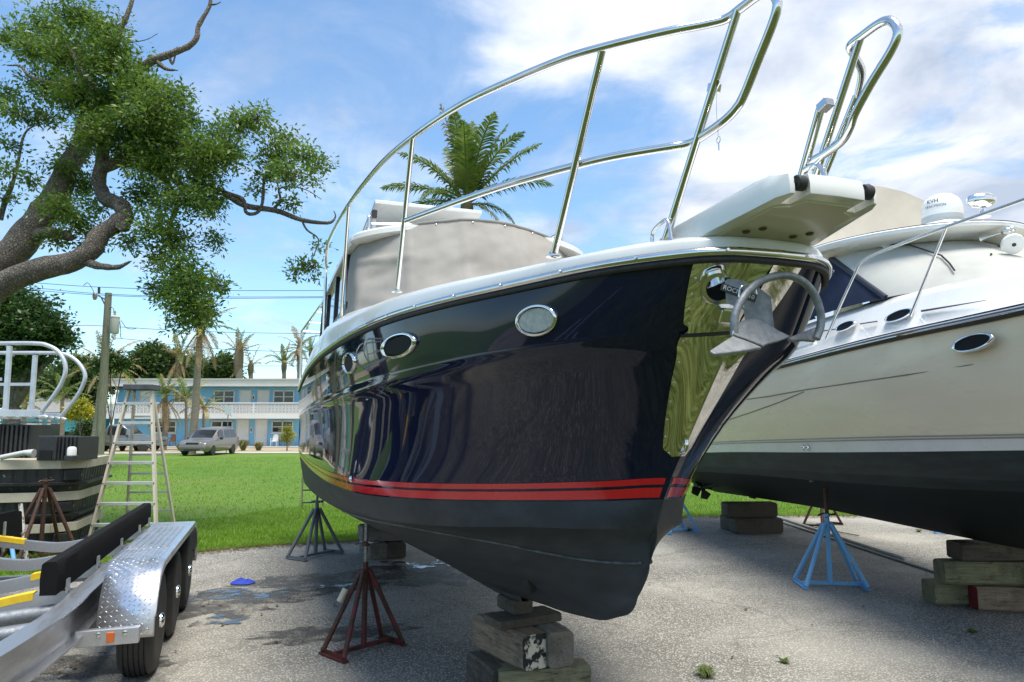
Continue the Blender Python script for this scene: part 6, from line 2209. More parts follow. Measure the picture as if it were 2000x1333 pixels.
M_silver = mat('pewter_paint', (.20, .19, .175), .3, .4, col2=(.18, .17, .16), nscale=2, coat=.6)
M_pick = mat('grey_pickup_paint', (.20, .21, .22), .26, .45, coat=.6)
M_vwhite = mat('white_car_paint', (.74, .75, .76), .22, coat=.6)
van_low = [(0, .30), (.03, .22), (.97, .24), (1, .32)]
van_top = [(0, .62), (.02, .76), (.07, .86), (.22, 1.00), (.25, 1.04), (.40, 1.56), (.47, 1.66), (.70, 1.70), (.90, 1.66), (.95, 1.55), (.99, 1.0), (1, .80)]
vp = onz(408, 893)
van, vG = car('minivan', (vp.x - 1.5, vp.y + 3.6, 0), R(-92), 4.7, 1.84, van_low, van_top, M_silver, 'pewter minivan parked on the lawn in front of the motel', 'minivan',
              [(.27, .405, 6.9, 11.1, 'windscreen'), (.36, .52, 4.35, 6.3, 'side_window'), (.36, .52, 11.7, 13.65, 'side_window'), (.545, .72, 4.35, 6.3, 'side_window'), (.545, .72, 11.7, 13.65, 'side_window'), (.745, .91, 4.35, 6.3, 'side_window'), (.745, .91, 11.7, 13.65, 'side_window')])
# white car parked behind it
wp = aty(440, 860, 55)
suv_top = [(0, .70), (.03, .86), (.24, 1.02), (.38, 1.52), (.46, 1.66), (.80, 1.68), (.93, 1.52), (1, .9)]
car('parked_car', (wp.x - .6, 55, 0.02), R(-60), 4.5, 1.82, van_low, suv_top, M_vwhite, 'white car with a sloped screen parked close to the motel wall', 'car',
    [(.25, .385, 6.9, 11.1, 'windscreen'), (.36, .54, 4.35, 6.3, 'side_window'), (.36, .54, 11.7, 13.65, 'side_window'), (.56, .78, 4.35, 6.3, 'side_window'), (.56, .78, 11.7, 13.65, 'side_window')])
# grey pickup seen from the side
pp_ = aty(238, 878, 51.5)
pk_low = [(0, .48), (.03, .40), (.97, .42), (1, .55)]
pk_top = [(0, .80), (.02, 1.02), (.27, 1.16), (.30, 1.20), (.42, 1.80), (.47, 1.88), (.60, 1.88), (.635, 1.80), (.655, 1.20), (.66, 1.14), (.99, 1.14), (1, .9)]
pk, _ = car('pickup_truck', (pp_.x, 51.5, 0), R(3), 5.7, 1.95, pk_low, pk_top, M_pick, 'grey crew cab pickup truck parked beside the motel stair', 'pickup truck',
            [(.31, .43, 6.9, 11.1, 'windscreen'), (.40, .50, 4.35, 6.3, 'side_window'), (.40, .50, 11.7, 13.65, 'side_window'), (.525, .615, 4.35, 6.3, 'side_window'), (.525, .615, 11.7, 13.65, 'side_window')], bed=True, wheels=(.17, .79), wr=.40)
MB().box((-5.7 * .33, 0, 1.30), (.05, 1.7, .26)).build('bed_rack', mat('rack_black', (.02, .02, .02), .5), pk)
# green dumpster behind the pickup
dp = aty(158, 876, 56)
du = empty('dumpster', (dp.x, 56, 0), 0)
MB().slab([(-.9, -.6, .1), (.9, -.6, .1), (1.05, -.8, 1.3), (-1.05, -.8, 1.3)], (0, 1.3, 0)).build('bin', mat('dark_green_steel', (.01, .05, .035), .5), du)
MB().box((0, 0, 1.34), (2.1, 1.5, .08)).build('lid', M_blackplastic(), du)
MB().box((.35, -.80, .95), (.75, .02, .40), M=Matrix.Rotation(R(9.5), 4, 'X')).build('notice', M_mwhite, du)
tag(du, 'dark green dumpster with a pale notice behind the pickup', 'dumpster')

# street sign beside the palm
sg = onz(398, 889)
so = empty('street_sign', (sg.x, sg.y + 3.5, 0), 0)
ws = aty(398, 812, sg.y + 3.5)
MB().tube([(0, 0, 0), (0, 0, ws.z + .75)], .035, 10).build('post', M_galv(), so, smooth=60)
MB().box((.02, -.05, ws.z + .35), (.42, .02, .62)).build('sign_panel', mat('sign_back', (.62, .66, .70), .4, .2), so, bevel=.01)
tag(so, 'pale rectangular street sign on a post beside the palm trunk', 'sign')

# ---------------------------------------------------------------- utility pole with transformer and wires
PY = 28.0
pb_ = aty(192, 919, PY); ptop = aty(212, 573, PY)
pole = empty('utility_pole', (pb_.x, PY, 0), 0)
tag(pole, 'weathered greenish utility pole with a grey transformer can', 'utility pole')
tp = Vector((ptop.x - pb_.x, 0, ptop.z))
M_pole = mat('treated_pole', (.20, .21, .15), .9, col2=(.13, .13, .10), nscale=6, stretch=(6, 6, .4), bump=.3, bscale=30)
MB().tube([(0, 0, 0), tp * .5, tp], [.175, .155, .125], 16).build('pole', M_pole, pole, smooth=60)


def PL(px, py, dy=0.0): return aty(px, py, PY + dy) - Vector((pb_.x, PY, 0))


tc_ = PL(224, 635, -.25)
tcn = MB().lathe([(.0, -.34), (.15, -.34), (.165, -.31), (.165, .27), (.175, .28), (.175, .32), (.12, .36), (.0, .37)], 24, Matrix.Translation(tc_)).build('transformer', mat('transformer_grey', (.44, .45, .42), .5), pole, smooth=40)
MB().lathe([(.05, .36), (.05, .42), (.035, .46), (.05, .50), (.03, .56)], 10, Matrix.Translation(tc_ + V(-.02, 0, 0))).build('bushing', mat('porcelain', (.30, .28, .25), .3), tcn, smooth=40)
for dz in (-.15, .2): MB().box(tc_ + V(-.18, .12, dz), (.16, .18, .06)).build('mounting_bracket', M_galv(), pole)
MB().bar(PL(192, 578), PL(207, 586), .05, .05).build('arm', M_greystand, pole)
MB().bar(PL(198, 582), PL(206, 598), .04, .04).build('arm_brace', M_greystand, pole)
MB().tube([PL(193.5, 562), PL(193.2, 573)], .05, 8).build('insulator', M_blackplastic(), pole, smooth=50)
MB().lathe([(.05, 0), (.09, .1), (.09, .22), (.04, .3)], 12, Matrix.Translation(PL(185, 586))).build('cutout_switch', mat('porcelain', (.30, .28, .25), .3), pole, smooth=40)
for trace in (((222, 612), (222, 604), (217, 601), (213, 606)), ((236, 626), (241, 633), (247, 641), (258, 643), (268, 641)), ((234, 628), (236, 648), (235, 657), (238, 661)), ((184, 578), (182, 568), (172, 553), (163, 558))):
    MB().tube(catmull([PL(x, y, -.1) for x, y in trace], 16), .013, 6).build('jumper_wire', M_blackplastic(), pole)
M_wire = mat('wire_black', (.015, .015, .016), .6)
for k, (trace, Ys, lb) in enumerate(((((-80, 548), (50, 552), (190, 561), (380, 567), (620, 568), (1000, 566)), 28.1, 'topmost thin power line passing behind the oak'),
                                  (((-80, 557), (45, 561), (193, 574), (380, 580), (620, 580), (1000, 577)), 28.2, 'second power line just below the topmost one'),
                                  (((-80, 562), (45, 566), (200, 577), (400, 583), (620, 582), (1000, 579)), 27.9, 'third power line running close under the second'),
                                  (((130, 636), (200, 637), (330, 645), (470, 650), (620, 652), (1000, 656)), 29.5, 'thin line crossing at transformer height'),
                                  (((217, 660), (270, 665), (345, 675), (430, 682), (520, 686), (620, 688), (1000, 690)), 30.0, 'low service line sagging from the pole past the tall palm'),
                                  (((300, 712), (400, 714), (500, 715), (620, 715), (1000, 714)), 50.0, 'low cable in front of the palms behind the motel'))):
    pts = [aty(x, y, Ys) for x, y in trace]
    tag(MB().tube([Vector(q) for q in catmull(pts, 50)], .011 if Ys < 40 else .016, 5).build('power_line', M_wire), lb, 'power line')


# ================================================================== TREES
def leaf_cloud(centers, radii, n, size, aspect=.5, twig=.16, per=9, flat=.75, shell=.45):
    """leaf quads gathered on twig tips spread through ellipsoids; numpy, two triangles a leaf"""
    centers = np.array(centers, float); radii = np.array(radii, float)
    vol = np.prod(radii, 1) ** .75
    pick = RNG.choice(len(centers), size=max(1, n // per), p=vol / vol.sum())
    k = len(pick)
    d = RNG.normal(0, 1, (k, 3)); d /= np.linalg.norm(d, axis=1)[:, None]
    r = RNG.uniform(0, 1, k) ** shell
    lump = (1 + .25 * (RNG.uniform(0, 1, k) > .82)) * (1 + .38 * np.sin(d[:, 0] * 5 + pick) * np.cos(d[:, 2] * 6 + pick * 1.7))
    C_ = centers[pick] + d * (r * lump)[:, None] * radii[pick]
    base = np.repeat(C_, per, 0); m = len(base)
    off = RNG.normal(0, twig, (m, 3)) * np.array([1, 1, .7])
    c = base + off
    ax = off + RNG.normal(0, twig * .7, (m, 3)) + np.array([0, 0, -.02]); ax /= np.linalg.norm(ax, axis=1)[:, None] + 1e-9
    nr = RNG.normal(0, 1, (m, 3)) * np.array([1, 1, flat]) + np.array([0, 0, .9])
    sd = np.cross(ax, nr); sd /= np.linalg.norm(sd, axis=1)[:, None] + 1e-9
    L_ = size * RNG.uniform(.5, 1.4, m)[:, None]; W_ = L_ * aspect * .5
    up = np.cross(sd, ax)
    v = np.stack([c, c + ax * L_ * .45 + sd * W_ + up * L_ * .06, c + ax * L_, c + ax * L_ * .45 - sd * W_ + up * L_ * .06], 1).reshape(-1, 3)
    return v


def quads_object(name, v, m, parent):
    me = bpy.data.meshes.new(name)
    nv = len(v); nf = nv // 4
    me.vertices.add(nv); me.vertices.foreach_set('co', v.astype(np.float32).ravel())
    me.loops.add(nv); me.loops.foreach_set('vertex_index', np.arange(nv, dtype=np.int32))
    me.polygons.add(nf); me.polygons.foreach_set('loop_start', np.arange(0, nv, 4, dtype=np.int32))
    me.update(calc_edges=True)
    me.materials.append(m)
    o = bpy.data.objects.new(name, me); COL.objects.link(o); o.parent = parent
    return o


def bark_material(name, c1, c2, c3):
    m, N, L, b = node_mat(name)
    tc = N.new('ShaderNodeTexCoord'); o = tc.outputs['Object']
    n1 = tex(N, L, o, 'Noise', 6, 6, .7, .5).outputs['Fac']
    v = N.new('ShaderNodeTexVoronoi'); v.feature = 'DISTANCE_TO_EDGE'; v.inputs['Scale'].default_value = 22
    wn = tex(N, L, o, 'Noise', 9, 4, .6)
    ad = N.new('ShaderNodeVectorMath'); ad.operation = 'MULTIPLY_ADD'; L.new(wn.outputs['Color'], ad.inputs[0]); ad.inputs[1].default_value = (.12, .12, .12); L.new(o, ad.inputs[2])
    L.new(ad.outputs[0], v.inputs['Vector'])
    cr = mapr(N, L, v.outputs['Distance'], .0, .22)
    cur = mixc(N, L, mapr(N, L, n1, .35, .68), c1, c2)
    cur = mixc(N, L, mapr(N, L, v.outputs['Distance'], .0, .10, .8, 0), cur, c3)
    L.new(cur, b.inputs['Base Color']); b.inputs['Roughness'].default_value = .92
    bp = N.new('ShaderNodeBump'); bp.inputs['Strength'].default_value = .9; bp.inputs['Distance'].default_value = .03
    L.new(cr, bp.inputs['Height']); L.new(bp.outputs[0], b.inputs['Normal'])
    return m


M_bark = bark_material('oak_bark', (.24, .21, .175), (.13, .112, .092), (.05, .043, .036))
M_deadwood = bark_material('pale_dead_wood', (.30, .26, .215), (.19, .16, .13), (.09, .075, .06))
M_oakleaf = leaf_mat('oak_leaves', (.034, .085, .012), (.145, .225, .034), .36, .36, 1.3)
M_oakleaf2 = leaf_mat('dark_oak_leaves', (.016, .048, .010), (.05, .10, .020), .22, .42, .8)
M_fartree = leaf_mat('far_tree_leaves', (.030, .065, .016), (.075, .125, .030), .2, .6, .35)
M_yellowleaf = leaf_mat('yellowing_shrub', (.10, .15, .02), (.42, .38, .03), .3, .5, .9)

# ---------------------------------------------------------------- live oak at the left: limbs traced from the photograph
OY = 12.0
oak_base = Vector((aty(-190, 835, OY).x, OY + .2, 0))
oak = empty('oak_tree', oak_base, 0)
tag(oak, 'large live oak with twisted limbs and bare dead branches beside the docks', 'tree')


def OP(px, py, dy=0.0): return aty(px, py, OY + dy) - oak_base


def limb(name, trace, m, n=30, gnarl=.02):
    pts = [OP(x, y, d) for x, y, d, r in trace]
    c = catmull([tuple(p) + (t[3],) for p, t in zip(pts, trace)], n)
    P_ = []; rr = []
    for i, q in enumerate(c):
        g = q[3] * .35
        P_.append(Vector((q[0] + g * mnoise.noise(Vector((i * .35, 1, q[2]))), q[1] + g * mnoise.noise(Vector((i * .35, 5, q[2]))), q[2])))
        rr.append(max(.006, q[3] * (1 + .16 * mnoise.noise(Vector((i * .9, 9, q[0]))))))
    return MB().tube(P_, rr, 12 if rr[0] > .08 else 7).build(name, m, oak, smooth=70)


limb('trunk', [(-190, 1010, .2, .52), (-180, 900, .2, .44), (-165, 790, .1, .40), (-150, 700, 0, .40), (-110, 620, 0, .36), (-60, 560, 0, .30)], M_bark, 30)
limb('limb', [(-110, 640, 0, .30), (-60, 560, .1, .29), (0, 515, .1, .27), (50, 462, .2, .25), (90, 410, .3, .23), (120, 360, .4, .20), (150, 300, .5, .17), (170, 230, .5, .13), (160, 150, .5, .09), (150, 80, .4, .05)], M_bark, 40)
limb('limb', [(-150, 690, -.1, .26), (-70, 612, -.3, .24), (0, 560, -.4, .21), (60, 530, -.5, .185), (130, 515, -.5, .165), (170, 495, -.5, .16), (195, 460, -.4, .15), (225, 440, -.3, .15), (243, 425, -.2, .145), (235, 400, -.1, .13), (205, 385, 0, .12), (193, 350, .1, .115), (200, 300, .1, .105), (205, 250, .2, .10), (190, 200, .2, .085), (170, 150, .2, .06), (130, 90, .2, .03)], M_bark, 70)
st_ = OP(238, 441, -.42)
MB().tube([st_ + V(-.02, .12, .02), st_, st_ + V(.005, -.05, -.01)], [.10, .085, .08], 16).build('cut_stub', M_deadwood, oak, smooth=40)
limb('branch', [(200, 330, .1, .10), (235, 312, .1, .10), (265, 290, .2, .075), (310, 300, .2, .07), (340, 350, .3, .065), (370, 368, .3, .06), (430, 375, .4, .058), (480, 402, .4, .056), (540, 412, .5, .05), (590, 430, .5, .04), (640, 436, .5, .03), (655, 425, .5, .016), (652, 412, .5, .008)], M_bark, 60)
limb('branch', [(440, 378, .4, .05), (475, 390, .38, .035), (480, 415, .35, .032), (500, 417, .35, .032), (512, 400, .4, .03), (515, 360, .45, .026), (525, 330, .5, .02), (555, 300, .5, .012)], M_bark, 30)
limb('branch', [(535, 408, .5, .03), (548, 392, .5, .025), (545, 370, .5, .018), (570, 365, .5, .012), (600, 372, .5, .009), (628, 390, .5, .005)], M_bark, 24)
limb('branch', [(590, 432, .5, .022), (600, 450, .5, .018), (622, 468, .5, .013), (612, 500, .5, .009), (600, 522, .5, .006)], M_bark, 22)
limb('branch', [(210, 320, .1, .09), (245, 318, .2, .08), (290, 328, .3, .07), (320, 350, .4, .06), (345, 400, .4, .045), (330, 450, .3, .035), (350, 520, .3, .025), (380, 600, .3, .012)], M_bark, 40)
limb('branch', [(160, 508, -.5, .09), (195, 520, -.55, .06), (230, 522, -.6, .04), (253, 512, -.6, .02)], M_bark, 20)
limb('branch', [(60, 462, .2, .12), (100, 455, .1, .10), (140, 465, 0, .06)], M_bark, 14)
limb('branch', [(0, 430, .5, .05), (12, 390, .5, .045), (30, 340, .5, .03), (45, 270, .5, .022), (60, 250, .5, .014), (90, 240, .5, .008)], M_bark, 24)
limb('branch', [(170, 170, .4, .06), (110, 165, .3, .04), (60, 150, .2, .03), (40, 130, .2, .022), (14, 128, .2, .012)], M_deadwood, 24)
limb('dead_branch', [(215, 190, .4, .10), (250, 150, .4, .085), (300, 118, .3, .075), (340, 104, .3, .06), (380, 82, .3, .05), (388, 50, .3, .042), (410, 10, .3, .034), (409, -10, .3, .028)], M_deadwood, 34)
limb('dead_branch', [(408, 8, .3, .026), (420, 9, .3, .016), (432, 4, .3, .006)], M_deadwood, 10)
limb('dead_branch', [(308, 122, .3, .05), (325, 135, .25, .035), (347, 138, .2, .010)], M_deadwood, 12)
limb('dead_branch', [(330, 108, .3, .03), (337, 125, .3, .02), (346, 92, .3, .010)], M_deadwood, 10)
limb('dead_branch', [(210, 150, .5, .07), (235, 60, .5, .05), (245, 40, .5, .045), (258, 0, .5, .038), (264, -30, .5, .032)], M_deadwood, 20)
limb('dead_branch', [(245, 85, .5, .012), (285, 78, .5, .008), (308, 66, .5, .004)], M_deadwood, 10)
OB = [(95, 60, 62), (150, 30, 55), (200, 60, 62), (60, 95, 45), (20, 75, 36), (125, 110, 75), (190, 120, 60), (240, 130, 55), (90, 170, 55), (150, 190, 65), (215, 200, 62), (270, 170, 60), (300, 215, 62),
      (255, 250, 68), (320, 265, 66), (190, 265, 55), (300, 180, 45), (335, 195, 45), (365, 230, 32), (350, 300, 62), (400, 300, 56), (300, 320, 60), (395, 345, 52), (435, 300, 48), (440, 260, 40), (475, 240, 38), (505, 232, 26),
      (450, 300, 40), (370, 390, 52), (410, 395, 40), (330, 395, 48), (150, 300, 40), (120, 330, 34), (160, 360, 42), (115, 405, 44), (150, 430, 46), (190, 400, 34), (115, 465, 30), (180, 470, 30),
      (10, 185, 34), (25, 215, 34), (60, 228, 30), (95, 232, 26), (20, 280, 26), (12, 330, 22), (8, 385, 22), (60, 350, 20), (250, 300, 45), (275, 375, 40), (300, 440, 44), (255, 470, 26),
      (340, 470, 50), (310, 500, 36), (355, 530, 56), (385, 560, 48), (360, 595, 52), (335, 570, 42), (400, 600, 34), (385, 625, 30), (350, 630, 28), (425, 560, 22), (420, 470, 20), (300, 560, 22),
      (540, 300, 42), (565, 272, 24), (590, 305, 38), (620, 320, 28), (560, 340, 36), (600, 345, 26), (520, 345, 26), (498, 372, 14), (565, 400, 18), (535, 262, 18),
      (610, 520, 15), (575, 530, 15), (590, 518, 12), (625, 482, 16), (615, 545, 8), (330, 250, 40), (225, 90, 40), (345, 140 + 40, 26)]
cs, rs = [], []
for i, (x, y, r) in enumerate(OB):
    dp_ = random.uniform(-.75, .9) if r > 24 else random.uniform(.35, .6)
    p = OP(x, y, dp_); q = r / F_PX * (OY + dp_) * .84
    cs.append(tuple(p)); rs.append((q, max(q, .22) * 1.15, q * .9))
quads_object('crown', leaf_cloud(cs, rs, 68000, .082, .40, .078, 11, .8, .62), M_oakleaf, oak)
# twigs inside the crown
tw = MB()
for i in range(420):
    k = random.randrange(len(cs)); c = Vector(cs[k]); r = rs[k]
    a = c + Vector((random.uniform(-1, 1) * r[0] * .3, random.uniform(-1, 1) * r[1] * .3, random.uniform(-1, 0) * r[2] * .6))
    b = c + Vector((random.uniform(-1, 1) * r[0], random.uniform(-1, 1) * r[1], random.uniform(-.6, 1) * r[2]))
    tw.tube([a, a.lerp(b, .5) + Vector((random.uniform(-.05, .05), 0, random.uniform(-.04, .06))), b], [.011, .008, .003], 5)
tw.build('twigs', M_bark, oak)['kind'] = 'stuff'


# ---------------------------------------------------------------- other broadleaf trees
def tree(name, px, Y, blobs, n, size, m, label, trunk_r=.22, aspect=.55, twig=.2, tall=None, group=None, cat='tree', bark=None):
    base = Vector((aty(px, 835, Y).x, Y, 0))
    o = empty(name, base, 0)
    cs, rs = [], []
    for (x, y, r) in blobs:
        d = random.uniform(-1, 1) * r / F_PX * Y * .5
        p = aty(x, y, Y + d) - base; q = r / F_PX * Y
        cs.append(tuple(p)); rs.append((q, q, q * .85))
    quads_object('crown', leaf_cloud(cs, rs, n, size, aspect, twig, 8, .8, .45), m, o)
    top_ = max(c[2] for c in cs); mx = sum(c[0] for c in cs) / len(cs)
    fork = top_ * .38
    MB().tube([(0, 0, 0), (mx * .15, 0, fork * .5), (mx * .3, 0, fork)], [trunk_r * 1.25, trunk_r, trunk_r * .85], 10).build('trunk', bark or M_bark, o, smooth=70)
    for k in range(0, len(cs), max(1, len(cs) // 7)):
        c = Vector(cs[k]); a = Vector((mx * .3, 0, fork))
        MB().tube([a, a.lerp(c, .5) + V(0, 0, .1 * top_ * .3), c], [trunk_r * .55, trunk_r * .35, .03], 7).build('limb', bark or M_bark, o, smooth=70)
    tag(o, label, cat, group)
    return o


random.seed(23)
tree('oak_tree', 20, 26, [(10, 590, 48), (-40, 620, 60), (45, 630, 45), (90, 640, 36), (115, 655, 26), (70, 610, 32), (20, 660, 50), (75, 680, 30), (130, 668, 16), (-40, 700, 50), (30, 710, 36)], 26000, .16, M_oakleaf2, 'dark green oak standing behind the gangway rails', .3, twig=.16)
GB = 'trees behind the motel'
tree('shade_tree', 300, 84, [(255, 720, 24), (290, 700, 26), (330, 705, 24), (270, 740, 26), (315, 735, 30), (350, 730, 22), (232, 738, 18), (300, 690, 18)], 17000, .42, M_fartree, 'broad round green tree rising behind the stair end of the motel roof', .4, twig=.4)
tree('shade_tree', 380, 90, [(380, 725, 24), (360, 740, 20), (400, 738, 20), (372, 712, 16)], 9000, .42, M_fartree, 'green tree crown partly behind the tall palm trunk', .35, twig=.4)
tree('shade_tree', 435, 88, [(430, 720, 22), (452, 735, 16), (415, 735, 18), (440, 708, 13)], 9000, .42, M_fartree, 'small rounded green tree beside the thick trunked palm', .3, twig=.4)
tree('shade_tree', 165, 62, [(150, 720, 30), (180, 740, 26), (130, 755, 30), (165, 770, 26), (205, 750, 20)], 11000, .32, M_fartree, 'dull green tree behind the utility pole', .3, twig=.3)
tree('shade_tree', 60, 66, [(40, 740, 36), (90, 745, 34), (10, 760, 36), (70, 775, 36), (110, 780, 26), (30, 790, 26)], 14000, .34, M_fartree, 'bushy tree above the turquoise cottage', .3, twig=.3)
tree('shrub', 160, 48, [(150, 800, 13), (168, 806, 12), (158, 790, 10), (140, 812, 9)], 3500, .17, M_yellowleaf, 'yellow leaved shrub beside the utility pole', .05, twig=.15, cat='shrub')
tree('shrub', 175, 50, [(170, 835, 18), (185, 845, 14), (160, 850, 14)], 4200, .16, M_fartree, 'dark green shrub under the yellow one by the pole', .05, twig=.15, cat='shrub')
tree('shrub', 562, 52, [(560, 838, 9), (566, 850, 9), (556, 855, 8), (568, 862, 6)], 1500, .11, M_yellowleaf, 'small leafy shrub against the motel near the patio chairs', .04, twig=.09, cat='shrub')
tree('oak_tree', 220, 30, [(215, 705, 20), (240, 712, 13), (196, 715, 14)], 3200, .11, M_oakleaf2, 'sparse oak sprays hanging beside the utility pole', .05, twig=.12)
M_tuft = leaf_mat('ornamental_grass', (.10, .11, .03), (.24, .22, .08), .2, .7, 2)
for k, (px, py, r, lb) in enumerate(((475, 880, .95, 'ornamental grass clump beside the minivan'), (505, 880, .75, 'smaller ornamental grass clump by the motel doors'), (238, 893, .8, 'grass clump in front of the pickup'), (266, 893, .7, 'grass clump between the ladder legs'), (352, 885, .6, 'grass clump under the short palms'), (150, 885, .7, 'grass clump near the dumpster'))):
    c = onz(px, py); c.y = min(c.y, 52)
    c = aty(px, py, 52.5); mb = MB()
    for i in range(170):
        a = random.uniform(0, 2 * math.pi); l = r * random.uniform(.5, 1.1); h = r * random.uniform(.6, 1.05)
        d = Vector((math.cos(a), math.sin(a), 0)); s_ = Vector((-d.y, d.x, 0)) * .016
        l *= random.uniform(.25, 1.1); b0 = Vector((c.x, 52.5, .012)) + d * random.uniform(0, .15); m_ = b0 + d * l * .45 + V(0, 0, h * .8); e = b0 + d * l + V(0, 0, h * random.uniform(.3, 1.0))
        mb.add([b0 - s_, b0 + s_, m_ + s_, m_ - s_, e], [(0, 1, 2, 3), (3, 2, 4)])
    tag(mb.build('grass_clump', M_tuft, fix=False), lb, 'grass clump')

# ---------------------------------------------------------------- palms
M_frond = leaf_mat('palm_frond', (.055, .105, .018), (.17, .215, .05), .3, .42, 1.5)
M_frond_dry = leaf_mat('dry_palm_frond', (.21, .145, .07), (.40, .31, .17), .2, .75, 1.5)
M_frond_mix = leaf_mat('yellowing_palm_frond', (.10, .12, .025), (.36, .28, .09), .25, .55, 1.5)
M_ptrunk = mat('palm_trunk', (.27, .235, .19), .9, col2=(.17, .145, .115), nscale=3, stretch=(1, 1, 9), bump=.5, bscale=8)
M_skirt = mat('palm_fibre', (.22, .175, .11), .95, col2=(.12, .09, .055), nscale=9, stretch=(4, 4, .6), bump=.5, bscale=20)


def frond(parent, org, az, el, L_, droop, m, leaf=.45, nl=34, twist=0.0, sparse=1.0, wid=1.0):
    d0 = Vector((math.cos(az) * math.cos(el), math.sin(az) * math.cos(el), math.sin(el)))
    pts = []
    p = Vector(org); d = d0.copy()
    n = 18
    for i in range(n + 1):
        pts.append(p.copy()); d = (d + Vector((0, 0, -droop / n * (.35 + 1.3 * i / n)))).normalized(); p = p + d * (L_ / n)
    mb = MB()
    mb.tube(pts, [.035 * L_ / 2.6 * (1 - .85 * i / n) + .004 for i in range(n + 1)], 5)
    for k in range(nl):
        q = .14 + .86 * k / (nl - 1)
        i = min(int(q * n), n - 1); f = q * n - i
        c = pts[i].lerp(pts[i + 1], f); t = (pts[i + 1] - pts[i]).normalized()
        side = t.cross(Vector((0, 0, 1))); side = side.normalized() if side.length > .05 else Vector((1, 0, 0))
        upv = side.cross(t)
        ll = leaf * L_ / 2.6 * (math.sin(math.pi * min(1, .16 + q * .86)) ** .6 * .9 + .12)
        for s in (-1, 1):
            if random.random() > sparse: continue
            a = (side * s * (.80 + random.uniform(-.15, .1)) + t * (.55 + random.uniform(-.1, .25)) + upv * random.uniform(.0, .35)).normalized()
            w_ = t * (.020 * wid * L_ / 2.6)
            e = c + a * ll + V(0, 0, -ll * random.uniform(.25, .55))
            m1 = c + a * ll * .55 + V(0, 0, -ll * .08)
            mb.add([c - w_ * .6, c + w_ * .6, m1 + w_, m1 - w_, e], [(0, 1, 2, 3), (3, 2, 4)])
    return mb.build('frond', m, parent, fix=False)


def palm(px, Y, crown_py, base_z, label, L_=2.4, n=16, trunk_r=.14, spread=(.1, 1.35), mats=(1, 0, 0), skirt=0.0, lean=(0, 0), fr=None, sparse=1.0, boots=.5, base_px=None):
    crown = aty(px, crown_py, Y)
    bx_ = aty(base_px if base_px is not None else px, 835, Y).x
    o = empty('palm_tree', (bx_, Y, base_z), 0)
    cz = Vector((crown.x - bx_, 0, crown.z - base_z))
    tr_ = catmull([(0, 0, 0), (cz.x * .25 + .05, 0, cz.z * .35), (cz.x * .65, 0, cz.z * .7), tuple(cz)], 30)
    MB().tube([Vector(q) for q in tr_], [trunk_r * (1.3 - .45 * i / 29 + (.05 if i % 2 else 0)) for i in range(30)], 12).build('trunk', M_ptrunk, o, smooth=70)
    if boots:
        MB().lathe([(trunk_r * .9, -boots * 1.2), (trunk_r * 1.35, -boots * .5), (trunk_r * 1.3, 0), (trunk_r * .7, boots * .5), (0, boots * .8)], 12, Matrix.Translation(cz)).build('crown_shaft', M_skirt, o, smooth=50)
    if fr:
        for (az, el, l, dr, mi, sp) in fr: frond(o, cz + V(0, 0, .05), R(az), R(el), l, dr * 1.35, (M_frond, M_frond_mix, M_frond_dry)[mi], sparse=min(1, sp + .2), nl=58, wid=1.35, leaf=.55)
    else:
        for k in range(n):
            az = 2 * math.pi * k * .382 + random.uniform(-.2, .2)
            q = k / max(1, n - 1)
            el = spread[1] * (1 - q) + spread[0] * q
            m_ = random.choices((M_frond, M_frond_mix, M_frond_dry), mats)[0]
            frond(o, cz, az, el, L_ * random.uniform(.8, 1.1), random.uniform(.5, 1.3) + .35 * q, m_, nl=26, sparse=min(1, sparse + .25), wid=1.9 if Y > 35 else 1.3)
    if skirt:
        for k in range(int(10)):
            az = 2 * math.pi * k / 10 + random.uniform(-.2, .2)
            frond(o, cz - V(0, 0, .1), az, R(random.uniform(-70, -40)), skirt * random.uniform(.7, 1.1), .9, M_frond_dry, leaf=.3, nl=20, wid=1.8)
    tag(o, label, 'palm tree')
    return o


# the coconut palm behind the cabin: fronds aimed as in the photograph (az 0 = right, 90 = away, 180 = left)
palm(912, 24, 402, 0, 'green coconut palm rising behind the navy cabin roof', trunk_r=.17, boots=.35, fr=[
    (182, 27, 3.1, .55, 0, 1), (186, 12, 2.9, .95, 0, 1), (150, 55, 3.0, .45, 0, .8), (215, 76, 3.5, .45, 2, .35), (250, 74, 3.2, .6, 0, 1), (80, 80, 3.4, .4, 0, 1), (300, 66, 3.3, .8, 0, 1), (20, 70, 3.5, .45, 0, .8), (10, 52, 3.6, .45, 0, .75),
    (0, 36, 3.2, .8, 0, .8), (-5, 5, 2.0, 1.1, 0, 1), (-30, -8, 1.8, 1.2, 1, 1), (120, 65, 3.2, .5, 0, 1), (60, 45, 3.0, .7, 0, 1), (270, 60, 3.0, .7, 0, 1), (190, 52, 3.0, .7, 0, .8), (330, 60, 3.2, .8, 0, .8), (230, 24, 2.4, 1.2, 0, 1)])
palm(392, 46, 640, 0, 'tall slender palm with a skirt of dry fronds in front of the motel', L_=2.8, n=12, trunk_r=.20, mats=(.45, .3, .25), skirt=3.0, spread=(-.1, 1.2), boots=.6, base_px=377)
palm(322, 54, 775, 0, 'short palm with a long dead skirt close to the motel wall', L_=2.0, n=13, trunk_r=.16, mats=(.8, .2, 0), skirt=2.9, spread=(.2, 1.35), boots=.5)
palm(364, 54, 780, 0, 'short thin palm with yellow tips beside the dry skirted one', L_=2.3, n=13, trunk_r=.10, mats=(.4, .5, .1), skirt=0, spread=(-.1, 1.2), boots=.3)
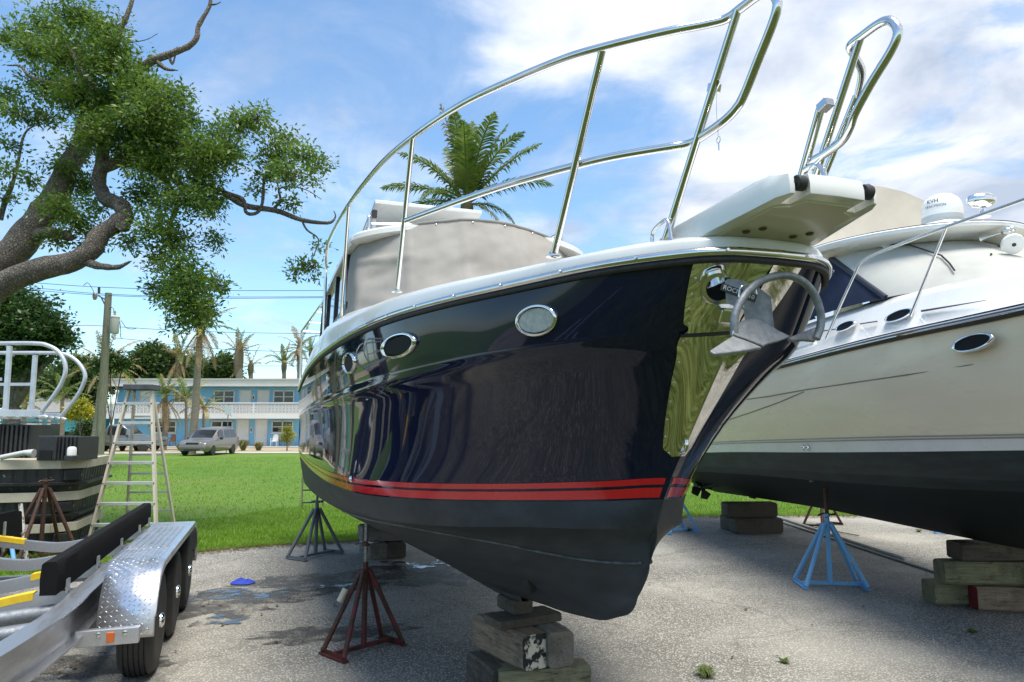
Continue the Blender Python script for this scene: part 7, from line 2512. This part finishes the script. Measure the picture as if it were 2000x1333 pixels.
palm(398, 56, 796, 0, 'small palm with drooping fronds beside the tall trunk', L_=2.2, n=11, trunk_r=.09, mats=(.5, .4, .1), spread=(-.2, 1.0), boots=.2)
palm(350, 82, 700, 0, 'palm with a thick dry skirt behind the motel roof', L_=3.6, n=12, trunk_r=.3, mats=(.5, .3, .2), skirt=3.8, boots=1.0)
palm(467, 82, 690, 0, 'thick trunked palm with few ragged fronds above the motel', L_=3.4, n=11, trunk_r=.40, mats=(.2, .3, .5), spread=(.5, 1.45), boots=2.2, sparse=.55)
palm(490, 84, 715, 0, 'nearly bare palm with curling brown fronds above the motel', L_=3.2, n=8, trunk_r=.26, mats=(.1, .3, .6), spread=(-.1, 1.3), boots=1.0, sparse=.3)
palm(555, 84, 712, 0, 'green topped palm above the motel next to the dry brown one', L_=3.2, n=12, trunk_r=.24, mats=(.8, .2, 0), spread=(.3, 1.4), boots=.9, sparse=.8)
palm(585, 80, 680, 0, 'dry brown palm just behind the shade frame pole', L_=3.2, n=13, trunk_r=.26, mats=(.1, .3, .6), spread=(-.2, 1.3), boots=1.2, skirt=2.4, sparse=.6)
palm(607, 84, 690, 0, 'small green palm at the edge of the navy stern', L_=2.4, n=12, trunk_r=.2, mats=(1, 0, 0), spread=(.3, 1.4), boots=.5)
palm(205, 38, 715, 0, 'scruffy palm with drooping brown fronds behind the utility pole', L_=2.3, n=14, trunk_r=.20, mats=(.2, .4, .4), spread=(-.2, 1.35), boots=.5, skirt=1.6, sparse=.6, base_px=186)
palm(232, 70, 720, 0, 'dry topped palm above the stair end of the motel', L_=2.4, n=9, trunk_r=.2, mats=(.1, .3, .6), spread=(.0, 1.3), boots=.5, sparse=.5)
palm(122, 55, 772, 0, 'low green palm behind the gangway', L_=2.3, n=12, trunk_r=.14, mats=(.7, .3, 0), spread=(-.1, 1.3), boots=.4)
palm(48, 52, 790, 0, 'bushy low palm in front of the turquoise cottage door', L_=2.2, n=13, trunk_r=.14, mats=(.6, .4, 0), spread=(-.1, 1.3), boots=.4)
